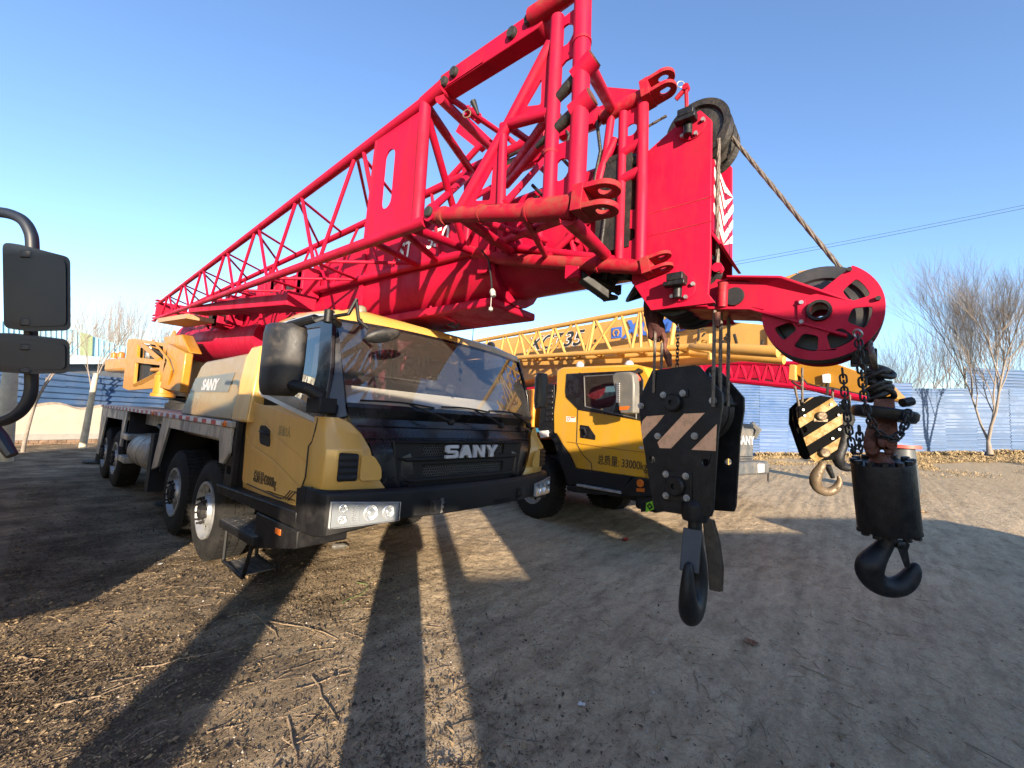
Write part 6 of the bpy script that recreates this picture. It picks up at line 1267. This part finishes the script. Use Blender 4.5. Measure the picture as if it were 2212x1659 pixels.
def dens(x, y):                                   # litter lies mostly to the left and near the big truck
    c = x * .79 - y * .61; d_ = 1.0 if c < -3.4 else math.exp(-(c + 3.4) * 1.3); return d_ * max(.28, .62 + .7 * nz_(x, y, .9, 4))
k = 0
while k < 190000:
    t = rnd.random() ** 1.7 * 11 + .9; px = rnd.uniform(-60, 1900); d_ = ray(px, 1659); dd = V((d_.x, d_.y, 0)).normalized(); p = CAM + dd * t
    k += 1
    if rnd.random() > dens(p.x, p.y) + .012: continue
    leafq(p.x, p.y, rnd.uniform(.005, .013) * (2.0 if rnd.random() < .07 else 1), rnd.random() < .62)
o = m.build('leaf_litter', [LEAF, LEAFD], smooth=False, recalc=False); o['kind'] = 'stuff'; o['label'] = 'brown dry leaf crumbs strewn over the dirt'
m = MB(); k = 0
def twig(x, y, l, r, n_=4):
    a = rnd.uniform(0, 6.28) if rnd.random() < .4 else rnd.gauss(.45, .5); P = []; x0, y0 = x, y; z = gh(x, y) + r
    for i in range(n_ + 1):
        P.append(V((x, y, max(gh(x, y) + r * .6, z + rnd.uniform(-.002, .006))))); a += rnd.uniform(-.25, .25); x += math.cos(a) * l / n_; y += math.sin(a) * l / n_
    return P
while k < 16000:
    t = rnd.random() ** 1.5 * 10 + .9; px = rnd.uniform(-60, 2250); d_ = ray(px, 1659); dd = V((d_.x, d_.y, 0)).normalized(); p = CAM + dd * t; k += 1
    if rnd.random() > dens(p.x, p.y) + .10: continue
    m.tube(twig(p.x, p.y, rnd.uniform(.03, .20) * (2 if rnd.random() < .05 else 1), 0, 3), rnd.choice([.0010, .0014, .0018, .003]), 3, False)
o = m.build('twig_litter', TWG, recalc=False); o['kind'] = 'stuff'; o['label'] = 'thin broken twigs strewn over the dirt'
m = MB()
for k in range(14000):
    t = rnd.random() ** 1.5 * 12 + .8; d_ = ray(rnd.uniform(200, 2300), 1659); p = CAM + V((d_.x, d_.y, 0)).normalized() * t
    if nz_(p.x, p.y, 1.3, 20) < -.05: continue
    s = rnd.uniform(.002, .006) * (2.2 if rnd.random() < .06 else 1); c = V((p.x, p.y, gh(p.x, p.y) + s * .3)); q = [c + V((rnd.uniform(.6, 1.3) * s * a_, rnd.uniform(.6, 1.3) * s * b_, rnd.uniform(.5, .9) * s * c_)) for a_, b_, c_ in ((1, 0, 0), (0, 1, 0), (-1, 0, 0), (0, -1, 0), (0, 0, 1), (0, 0, -1))]
    m.cur = rnd.randrange(2); m.add(q, [(0, 1, 4), (1, 2, 4), (2, 3, 4), (3, 0, 4), (1, 0, 5), (2, 1, 5), (3, 2, 5), (0, 3, 5)])
o = m.build('pebbles', [mat('pebble_pale', (.42, .38, .33), .85, 0, .4, 3), mat('clod_brown', (.22, .16, .11), .9, 0, .4, 3)], smooth=False); o['kind'] = 'stuff'; o['label'] = 'small stones and earth clods on the dirt'
def PG(x, y):
    p = PZ(x, y, 0)
    for _ in range(25): p = PZ(x, y, (p.z + gh(p.x, p.y)) / 2)
    return p
tw = [((120, 1528), (228, 1505), .006, 'crooked pale stick at the left edge between two sunlit patches'), ((40, 1420), (98, 1432), .006, 'short thick stick lying at the far left in the sun'), ((560, 1338), (600, 1378), .007, 'stub of stick near the centre left, left of the wide shadow'), ((300, 1444), (520, 1400), .005, 'long thin stick crossing the dark shadow band at the left'),
      ((670, 1470), (745, 1588), .005, 'straight stick running towards the bottom left of the wide shadow'), ((540, 1330), (735, 1385), .005, 'long bent stick pointing at the shadow of the photographer'), ((640, 1490), (760, 1455), .004, 'thin twig just left of the dark central shadow'), ((618, 1560), (640, 1659), .006, 'stick leaving the picture at the bottom left'),
      ((1500, 1450), (1512, 1500), .004, 'small upright looking twig on the grey dirt right of centre'), ((1730, 1440), (1850, 1490), .003, 'thin long twig on the bare dirt at the lower right'), ((1010, 1480), (1050, 1500), .004, 'short twig right of the sunlit strip')]
for (a, b, r, lb_) in tw:
    A, B = PG(*a), PG(*b); P = []; L_ = (B - A).length
    for i in range(6):
        q = A.lerp(B, i / 5) + V((rnd.uniform(-1, 1), rnd.uniform(-1, 1), 0)) * L_ * .035; q.z = gh(q.x, q.y) + r * .8 + rnd.uniform(0, .006); P.append(q)
    mm = MB(); mm.tube(P, [r, r * 1.1, r, r * .8, r * .7, r * .4], 7)
    if L_ > .25: q = P[3]; mm.tube([q, q + V((rnd.uniform(-.08, .08), rnd.uniform(-.08, .08), .012))], [r * .6, r * .25], 5)
    tag(mm.build('twig', TWG), lb_, 'twig', 'fallen sticks')
# grass blade, bottle, crumpled leaf, cardboard
g1 = [PG(*p) for p in ((738, 1307), (752, 1298), (780, 1288), (795, 1275), (793, 1266), (770, 1262))]; m = MB()
for i, q in enumerate(g1): q.z += .012
m.add([q + V((0, 0, 0)) for q in g1] + [q + V((.008, .012, .004)) for q in g1], [(i, i + 1, 7 + i, 6 + i) for i in range(5)]); tag(m.build('grass_blade', mat('green_blade', (.16, .22, .08), .6)), 'folded green grass blade on the leaf litter', 'grass blade')
p = PG(735, 1186); m = MB(); d_ = V((.8, -.4, 0)).normalized(); q = p + Z_ * .035; m.tube([q - d_ * .10, q - d_ * .09, q + d_ * .03, q + d_ * .06, q + d_ * .08], [.028, .032, .032, .014, .013], 14); bo_ = m.build('plastic_bottle', glass('bottle_plastic', (.8, .82, .82), .1, .12), ang=50); tag(bo_, 'small clear bottle lying on the dirt below the left headlight', 'bottle')
def crumple(px, py, s, name, mm, label, cat, seed):
    r = random.Random(seed); c = PG(px, py); m = MB(); n = 9; 
    for j in range(5):
        for i in range(n): a = 2 * math.pi * i / n; rr = s * (j / 4) * (1 + r.uniform(-.3, .3)); x = c.x + math.cos(a) * rr * 1.3; y = c.y + math.sin(a) * rr; m.v.append(V((x, y, gh(x, y) + .006 + r.uniform(0, s * .35))))
    m.f = [(j * n + i, j * n + (i + 1) % n, (j + 1) * n + (i + 1) % n, (j + 1) * n + i) for j in range(4) for i in range(n)]; m.mi = [0] * len(m.f); tag(m.build(name, mm, recalc=False), label, cat)
crumple(1625, 1390, .05, 'dry_leaf', mat('big_dry_leaf', (.22, .11, .055), .8, 0, .3, 20), 'large crumpled brown leaf alone on the bare dirt, lower right', 'leaf', 4)
crumple(455, 1045 + 95, .05, 'cardboard_scrap', mat('cardboard', (.42, .28, .15), .9), 'tan cardboard scrap beside the front wheels', 'cardboard', 6)
crumple(345, 1220, .022, 'paper_scrap', WHT, 'small white paper scrap in the shade left of the front wheels', 'paper', 7)
crumple(1350, 1212 - 45, .05, 'red_wrapper', mat('red_wrapper', (.35, .03, .02), .6), 'small red wrapper on the ground below the yellow crane', 'wrapper', 9)
crumple(1990, 1106, .10, 'cardboard_scrap', MATS['cardboard'], 'pale cardboard scrap on the sunny dirt right of the ball hook', 'cardboard', 10)
crumple(1255, 1585 - 60, .025, 'paper_scrap', WHT, 'tiny pale paper scrap on the dirt near the bottom centre right', 'paper', 12)
# dry grass verge at the right fence and under the left wall -------------------------------
m = MB()
def blade(x, y, h, w=.0035):
    a = rnd.uniform(0, 6.28); z = gh(x, y, False); d_ = V((math.cos(a), math.sin(a), 0)); s_ = V((-d_.y, d_.x, 0)) * w; l = rnd.uniform(.1, .7) * h
    m.add([V((x, y, z)) - s_, V((x, y, z)) + s_, V((x, y, z + h * .6)) + d_ * l * .4, V((x, y, z + h * .75)) + d_ * l], [(0, 1, 2), (1, 3, 2)])
# ================================================================= right fence
def fl(x, ybase, t): q = PD(x, ybase, t); return q
F0 = PD(1150, 950, 24); F1 = PD(1640, 975, 19.5); F2 = PD(1972, 979, 18.0); F3 = PD(2260, 979, 17.2)
BLUEF = mat('faded_blue_sheet', (.055, .115, .26), .55, .0, .12, 1.2, dirt=(.17, .21, .27), dirt_amt=.5, dscale=1.2)
BLUED = mat('dark_blue_sheet', (.055, .11, .22), .5, .1, .12, 1.2, dirt=(.14, .16, .2), dirt_amt=.5, dscale=1.5)
def fence(A, B, zt0, zt1, name, label, mm, zb=None, amp=.022, pitch=.13, posts=2.4, group=None):
    A = V(A); B = V(B); d_ = (B - A); Lh = V((d_.x, d_.y, 0)).length; dh = V((d_.x, d_.y, 0)).normalized(); nn = V((d_.y, -d_.x, 0)).normalized()
    if nn.dot(V((CAM.x - A.x, CAM.y - A.y, 0))) < 0: nn = -nn
    t = thing(name, label, 'fence', (A.x, A.y, gz(A.x, A.y)), 0, group); m = MB(); H = max(zt0 - A.z, zt1 - B.z); k = int(H / pitch * 6); nseg = max(2, int(Lh / 1.1)); rr = random.Random(int(A.x * 10))
    prev = None
    for s in range(nseg):                         # separate sheets with slightly different lie
        s0, s1 = s / nseg, (s + 1) / nseg; off = rr.uniform(-.015, .015); tb = rr.uniform(-.04, .04)
        b = len(m.v)
        for j in range(k + 1):
            f = j / k
            for q in (s0, s1):
                zb_ = A.z + (B.z - A.z) * q - .3; zt_ = zt0 + (zt1 - zt0) * q + tb; z = zb_ + (zt_ - zb_) * f; P = A + d_ * q + dh * (.03 if q == s1 else 0); P.z = z; ph = (z / pitch) % 1; cor = amp * (1 if ph < .45 else -1 if .55 < ph < .95 else 0); m.v.append(P + nn * (cor + off + (s % 2) * .004))
        m.f += [(b + 2 * j, b + 2 * j + 1, b + 2 * j + 3, b + 2 * j + 2) for j in range(k)]; m.mi += [0] * k
    m.build('corrugated_sheet', mm, t, recalc=False, ang=20)
    m2 = MB(); q = 0
    while q <= Lh:
        P = A + d_ * (q / Lh); m2.cyl(P - nn * .08 - Z_ * .2, V((P.x, P.y, zt0 - .02)) - nn * .08, .035, 8); q += posts
    m2.build('fence_posts', CONC, t); return t
zt = lambda F, y, x: PP(x, y, F, V((ray(x, y).x, ray(x, y).y, 0))).z
fence(F0, F1, 4.2, zt(F1, 820, 1640), 'corrugated_fence', 'long blue corrugated fence seen behind the yellow crane', BLUEF, group='blue sheet fences')
fence(F1, F2, zt(F1, 822, 1640), zt(F2, 829, 1972), 'corrugated_fence', 'bright blue corrugated fence between the hook blocks and the bare tree', BLUEF, group='blue sheet fences')
fence(F2, F3, zt(F2, 838, 1972), zt(F3, 838, 2260), 'corrugated_fence', 'faded blue corrugated fence behind the big bare tree, right edge', mat('pale_blue_sheet', (.055, .105, .21), .55, .0, .1, 1.2, dirt=(.14, .16, .2), dirt_amt=.5, dscale=1.3), group='blue sheet fences')
m3 = V(F2); n_ = V((m3.x - CAM.x, m3.y - CAM.y, 0)).normalized() * .9
fence(F2 + n_ + (F3 - F2) * .45, F3 + n_ * 1.0, zt(F3 + n_, 800, 2150), zt(F3 + n_, 800, 2260), 'corrugated_fence', 'taller pale blue sheets rising behind the fence at the right edge', MATS['pale_blue_sheet'], group='blue sheet fences')
# grass verge
nv = V((CAM.x - F2.x, CAM.y - F2.y, 0)).normalized()
m = MB(); m_keep = m
for k in range(42000):
    s = rnd.random(); base_ = (F1.lerp(F2, s * 1.4) if rnd.random() < .55 else F2.lerp(F3, rnd.random())); off = abs(rnd.gauss(0, 2.6)) if base_ else 0; q = base_ + nv * off; 
    if nz_(q.x, q.y, .8, 2) < -.25 + off * .06: continue
    blade(q.x, q.y, rnd.uniform(.05, .30) * (1.1 if off < .6 else .5), .004)
o = m.build('dry_grass', STRAW, smooth=False, recalc=False); o['kind'] = 'stuff'; o['label'] = 'pale dry grass along the foot of the blue fence'
# ================================================================= left wall, fence, shed, posts
def LG(x, y, t=None): return PZ(x, y, 0.0)
WL0 = V((-9.5, 23.5, 0)); a_ = LG(60, 960); b_ = LG(207, 956)
dW = (b_ - a_).normalized(); WL0 = a_ - dW * 9; WL1 = b_ + dW * 6
WHW = mat('white_wash_wall', (.50, .45, .36), .85, 0, .06, 2, dirt=(.40, .34, .25), dirt_amt=.6, dscale=1.6, bump=.3, bscale=12)
wl = thing('boundary_wall', 'low whitewashed wall with a wavy top and brick footing, at the left', 'wall', tuple(a_)); nW = V((dW.y, -dW.x, 0)); 
if nW.dot(CAM - a_) < 0: nW = -nW
Lw = (WL1 - WL0).length; steps = 80; m = MB(); top = []
zt0 = PP(60, 884, a_, nW).z
for i in range(steps + 1):
    s = Lw * i / steps; P = WL0 + dW * s; q = (P - a_).dot(dW); h = zt0 + .04 + .16 * math.sin(q * 2.1 + .4) ** 2; top.append((P, h))
for sgn in (0, -.24):
    for P, h in top: m.v += [P + nW * sgn + Z_ * .3, P + nW * sgn + Z_ * h]
k = (steps + 1) * 2
for i in range(steps): m.f += [(2 * i, 2 * i + 2, 2 * i + 3, 2 * i + 1), (k + 2 * i, k + 2 * i + 2, k + 2 * i + 3, k + 2 * i + 1), (2 * i + 1, 2 * i + 3, k + 2 * i + 3, k + 2 * i + 1)]
m.mi = [0] * len(m.f); m.build('wall_panel', WHW, wl)
m = MB(); m.tube([P + Z_ * (h + .015) - nW * .12 for P, h in top], .07, 6); m.build('coping', mat('coping_brick', (.30, .24, .18), .9, 0, .3, 8), wl)
def wbox(z0, z1, o0, o1, name, mm): 
    A, B = WL0, WL1; MB().hexa([A + nW * o0 + Z_ * z0, A + nW * o1 + Z_ * z0, A + nW * o1 + Z_ * z1, A + nW * o0 + Z_ * z1], [B + nW * o0 + Z_ * z0, B + nW * o1 + Z_ * z0, B + nW * o1 + Z_ * z1, B + nW * o0 + Z_ * z1]).build(name, mm, wl)
wbox(.14, .34, -.26, .04, 'render_band', mat('grey_render', (.38, .36, .32), .9, 0, .1, 5)); m = MB()
q = 0
while q < Lw:
    for r_ in range(2): A = WL0 + dW * (q + r_ * .12); m.hexa([A + nW * .02 + Z_ * (-.06 + r_ * .1), A + nW * .06 + Z_ * (-.06 + r_ * .1), A + nW * .06 + Z_ * (.03 + r_ * .1), A + nW * .02 + Z_ * (-.06 + r_ * .1 + .09)], [P_ + dW * .22 for P_ in (A + nW * .02 + Z_ * (-.06 + r_ * .1), A + nW * .06 + Z_ * (-.06 + r_ * .1), A + nW * .06 + Z_ * (.03 + r_ * .1), A + nW * .02 + Z_ * (.03 + r_ * .1))])
    q += .24
m.build('brick_footing', mat('old_brick', (.26, .17, .11), .9, 0, .4, 6), wl)
fA = WL0 - nW * .9; fB = WL1 - nW * .9 + dW * 8; fA.z = fB.z = .2; zf = PP(100, 798, a_ - nW * .9, nW).z
fence(fA, fB, zf, zf, 'corrugated_fence', 'dark blue corrugated fence rising behind the white wall at the left', BLUED, amp=.035, pitch=.22, group='blue sheet fences')
# shed with pale blue roof
sh0 = a_ - nW * 9; nS = nW
def sp_(x, y, o=0): return PP(x, y, sh0 - nW * o, nS)
sh = thing('shed', 'long shed with a pale blue gabled metal roof behind the left fence', 'shed', tuple(V((sh0.x, sh0.y, 0))))
pr = [(-420, 905), (-420, 640), (-60, 685), (152, 710), (278, 752), (480, 812), (480, 905)]
LBL = mat('pale_blue_cladding', (.30, .52, .62), .5, .1, .05, 1, dirt=(.5, .55, .5), dirt_amt=.4, dscale=1)
m = MB(); Pg = [sp_(*p) for p in [(-420, 772), (-420, 640), (-60, 685), (152, 710), (290, 756), (290, 776), (152, 768)]]; m.prism(Pg, -nW * 6); g_ = m.build('gable_cladding', LBL, sh)
m = MB()
for k in range(60):
    x = -400 + k * 11.5; t_ = 640 + (x + 420) * (710 - 640) / 572 if x < 152 else 710 + (x - 152) * 46 / 138
    if x > 285: break
    A = sp_(x, t_ + 2); B = sp_(x, 768); m.hexa([A, A + dW * .03, A + dW * .03 + nW * .04, A + nW * .04], [B, B + dW * .03, B + dW * .03 + nW * .04, B + nW * .04])
m.build('cladding_ribs', LBL, g_)
MB().prism([sp_(174, 717, -.05), sp_(200, 726, -.05), sp_(198, 770, -.05), sp_(172, 768, -.05)], nW * .03).build('translucent_panel', mat('green_translucent', (.30, .36, .20), .5, 0, .2, 8), sh)
MB().prism([sp_(-420, 772, -.3), sp_(152, 766, -.3), sp_(300, 778, -.3), sp_(300, 786, -.3), sp_(152, 786, -.3), sp_(-420, 800, -.3)], nW * .25).build('eave', mat('pale_eave', (.42, .55, .62), .5), sh)
MB().prism([sp_(-420, 800), sp_(152, 786), sp_(300, 786), sp_(480, 800), sp_(480, 905), sp_(-420, 905)], -nW * 5).build('wall', mat('shed_wall_dark', (.09, .10, .12), .8), sh)
for (a, b, r0, r1, lb_) in (((5, 995), (24, 790), .19, .13, 'thick pale concrete pole at the left edge'), ((178, 968), (208, 806), .10, .07, 'short leaning concrete post left of the crane truck')):
    A = LG(*a); t = (A - CAM).dot(ROT[2]); B = PD(b[0], b[1], t); m = MB(); m.tube([A - Z_ * .1, A.lerp(B, .5), B], [r0, (r0 + r1) / 2, r1], 14); tag(m.build('concrete_post', CONC), lb_, 'post')
# ================================================================= grey drum with red lid
dq = PD(1950, 1010, 10.5); gd = gz(dq.x, dq.y); dr = thing('drum', 'grey drum with a flat red lid standing behind the ball hook', 'drum', (dq.x, dq.y, gd)); zt_d = PD(1950, 968, 10.5).z
MB().lathe((dq.x, dq.y, gd), Z_, [(.001, 0), (.30, 0), (.32, .1), (.28, (zt_d - gd) * .6), (.24, zt_d - gd), (.001, zt_d - gd)], 20).build('drum_body', mat('grey_drum_paint', (.06, .065, .07), .5, 0, .1, 4), dr)
MB().lathe((dq.x, dq.y, zt_d), Z_, [(.001, 0), (.36, .0), (.36, .08), (.001, .08)], 20).build('drum_lid', mat('red_lid', (.45, .08, .06), .5), dr)
# ================================================================= trees
BARK = mat('pale_bark', (.20, .17, .145), .85, 0, .2, 8, dirt=(.2, .15, .1), dirt_amt=.6, dscale=5); BARKG = mat('grey_bark', (.19, .165, .145), .9, 0, .2, 6)
def tree(base_, h, name, label, seed, spread=.45, levels=5, r0=.09, forks=2, mm=BARK, group='bare winter trees', low=.18, dens_=3, upb=.35, thin=1.):
    r = random.Random(seed); tr = MB(); br = MB()
    def grow(p, d, l, rad, lev):
        n = 4 if lev < 2 else 3; P = [p]; q = V(p); dd = V(d)
        for i in range(n):
            dd = (dd + V((r.uniform(-1, 1), r.uniform(-1, 1), r.uniform(-.3, .6))) * (.13 if lev else .05) + Z_ * .05 * upb).normalized(); q = q + dd * l / n; P.append(V(q))
        (tr if lev < 2 else br).tube(P, [rad * (1 - .45 * i / n) for i in range(n + 1)], 8 if lev < 2 else (5 if lev < 3 else 3), lev < 2)
        if lev >= levels: return
        kids = forks if lev == 0 else dens_ + (1 if lev < 3 else 0) + (1 if r.random() < .5 else 0)
        for k in range(kids):
            f = r.uniform(.35, 1.0) if lev else 1.0
            i = min(n - 1, int(f * n)); pt = P[i].lerp(P[i + 1], f * n - i) if f < 1 else P[n]
            perp = dd.orthogonal().normalized(); perp = Matrix.Rotation(r.uniform(0, 6.283) if lev else 6.283 * k / kids + .3, 3, dd) @ perp
            nd = (dd + perp * r.uniform(.35, .8) * spread * 1.6 + Z_ * upb * .5).normalized(); grow(pt, nd, l * r.uniform(.58, .82) if lev else (h - l) * r.uniform(.5, .62), rad * .55 * r.uniform(.75, 1.05), lev + 1)
        if lev: grow(P[n], dd, l * .72, rad * .55, lev + 1)
    t = thing(name, label, 'tree', tuple(base_), 0, group)
    grow(V((0, 0, -.1)), V((r.uniform(-.05, .05), r.uniform(-.05, .05), 1)), h * low, r0, 0)
    a = tr.build('trunk', mm, t, local=True, ang=80, recalc=False); b = br.build('crown', mm, t, local=True, ang=80, recalc=False); return t
def gp(x, y, t): q = PD(x, y, t); q.z = gz(q.x, q.y); return q
tb = PD(2138, 976, 16.0); tree(tb, 5.2, 'bare_tree', 'big bare tree with pale forked trunk in front of the right fence', 5, .45, 6, .10, 3, low=.10, dens_=3, upb=.42)
k = 0
lbs = ['slim bare tree between the big wheel and the forked tree, nearest the wheel', 'bare tree behind the fence, second left of the forked tree', 'bare tree behind the fence just left of the forked tree', 'low dense bare tree close beside the forked trunk, behind the fence', 'bare tree behind the fence at the very right edge', 'tall bare tree rising behind the forked tree, right of it']
for x, t, h, lb_ in ((1885, 24, 4.6, lbs[0]), (1935, 22, 5.2, lbs[1]), (2000, 24, 6.2, lbs[2]), (2055, 23, 5.6, lbs[3]), (2235, 20, 5.4, lbs[4]), (2185, 24, 5.8, lbs[5])):
    q = PD(x, 975, t); tree(q, h, 'bare_tree', lb_, 30 + k, .5, 5, .07, 3, BARKG, low=.14, dens_=2, upb=.45); k += 1
lbs = ['thin sapling with short twigs in front of the white wall, nearest the left pole', 'slim pale tree left of the crane truck, beside the leaning post', 'bare tall tree behind the shed roof, right next to the near mirror', 'tall bare tree behind the blue shed, second from the mirror', 'bare tree behind the shed gable, left of the small sapling tops', 'bare tree behind the yellow turntable frame', 'bare tree above the counterweight of the big crane', 'bare tree right behind the tail of the lattice jib', 'small tree in front of the dark fence, right of the leaning post']
def lg(x, y): return LG(x, y)
for k, (x, y, h, r0, nn2, sp2) in enumerate(((49, 976, 3.6, .05, 1, .3), (186, 955, 4.8, .05, 1, .3))):
    tree(lg(x, y), h, 'bare_tree', lbs[k], 50 + k, sp2, 4, r0, 3, BARK, low=.42, dens_=1, upb=.8)
for k, (x, t, h) in enumerate(((165, 30, 7.0), (200, 32, 6.8), (243, 30, 6.2), (300, 30, 6.2), (262, 33, 6.8), (345, 31, 5.0))):
    q = PD(x, 890, t); q.z = 0; tree(q, h, 'bare_tree', lbs[2 + k], 60 + k, .34, 5, .08, 3, BARKG, low=.12, dens_=2, upb=1.0)
q = PD(268, 935, 22); q.z = 0; tree(q, 2.6, 'bare_tree', lbs[8], 71, .4, 3, .03, 3, BARK, low=.2, dens_=2, upb=.8)
# distant scrub
m = MB()
for k in range(1500):
    x = rnd.uniform(1850, 2260); t = rnd.uniform(25, 33); q = PD(x, 960, t); hh = rnd.uniform(.8, 3.6); d_ = V((rnd.uniform(-.5, .5), rnd.uniform(-.5, .5), 1)).normalized(); p1 = q + d_ * hh * .6; p2 = p1 + (d_ + V((rnd.uniform(-.5, .5), rnd.uniform(-.5, .5), .3))).normalized() * hh * .5; m.tube([q, p1, p2], [.02, .014, .006], 3, False); m.tube([p1, p1 + V((rnd.uniform(-.5, .5), rnd.uniform(-.5, .5), .6))], [.012, .005], 3, False)
o = m.build('scrub', BARKG, recalc=False); o['kind'] = 'stuff'; o['label'] = 'tangled leafless scrub beyond the right fence'
# power line
def wire(p0, p1, t0, t1, sag, label):
    A, B = PD(*p0, t0), PD(*p1, t1); m = MB(); m.tube([A.lerp(B, i / 24) - Z_ * sag * 4 * (i / 24) * (1 - i / 24) for i in range(25)], .012, 5, False); tag(m.build('power_line', BLK), label, 'power line', 'overhead lines')
wire((1120, 650), (2260, 440), 30, 24, .25, 'lower, darker one of the two overhead lines at the right'); wire((1300, 615), (2260, 433), 34, 27, .2, 'upper, thinner one of the two overhead lines at the right')
# ================================================================= light, sky, camera
EL = math.radians(12)
sd_ = V((-LD.x * math.cos(EL), -LD.y * math.cos(EL), math.sin(EL)))       # towards the sun
sun = bpy.data.lights.new('sun', 'SUN'); sun.energy = 5.0; sun.angle = math.radians(.5); sun.color = (1, .84, .64)
so = bpy.data.objects.new('sun', sun); COL.objects.link(so); so.rotation_euler = sd_.to_track_quat('Z', 'Y').to_euler(); so.location = (-20, -26, 30)
w = bpy.data.worlds.new('World'); SC.world = w; w.use_nodes = True; N = w.node_tree.nodes; L = w.node_tree.links; bg = N['Background']
sk = N.new('ShaderNodeTexSky'); sk.sky_type = 'NISHITA'; sk.sun_disc = False; sk.sun_elevation = EL; sk.sun_rotation = math.atan2(sd_.x, sd_.y); sk.air_density = 1.0; sk.dust_density = .35; sk.ozone_density = 2.5
hsv = N.new('ShaderNodeHueSaturation'); hsv.inputs['Saturation'].default_value = 1.05; hsv.inputs['Hue'].default_value = .508; L.new(sk.outputs[0], hsv.inputs['Color']); L.new(hsv.outputs[0], bg.inputs[0]); bg.inputs[1].default_value = .135
cam = bpy.data.cameras.new('camera'); co = bpy.data.objects.new('camera', cam); COL.objects.link(co); SC.camera = co
R3 = ROT.transposed(); Mx = Matrix((( R3[0][0], R3[0][1], -R3[0][2], CAM.x), (R3[1][0], R3[1][1], -R3[1][2], CAM.y), (R3[2][0], R3[2][1], -R3[2][2], CAM.z), (0, 0, 0, 1)))
co.matrix_world = Mx; cam.sensor_width = 36; cam.lens = FPX / 2212 * 36; cam.clip_start = .05; cam.clip_end = 1000
SC.view_settings.view_transform = 'Standard'; SC.view_settings.look = 'None'; SC.view_settings.exposure = 1.55; SC.view_settings.gamma = 1
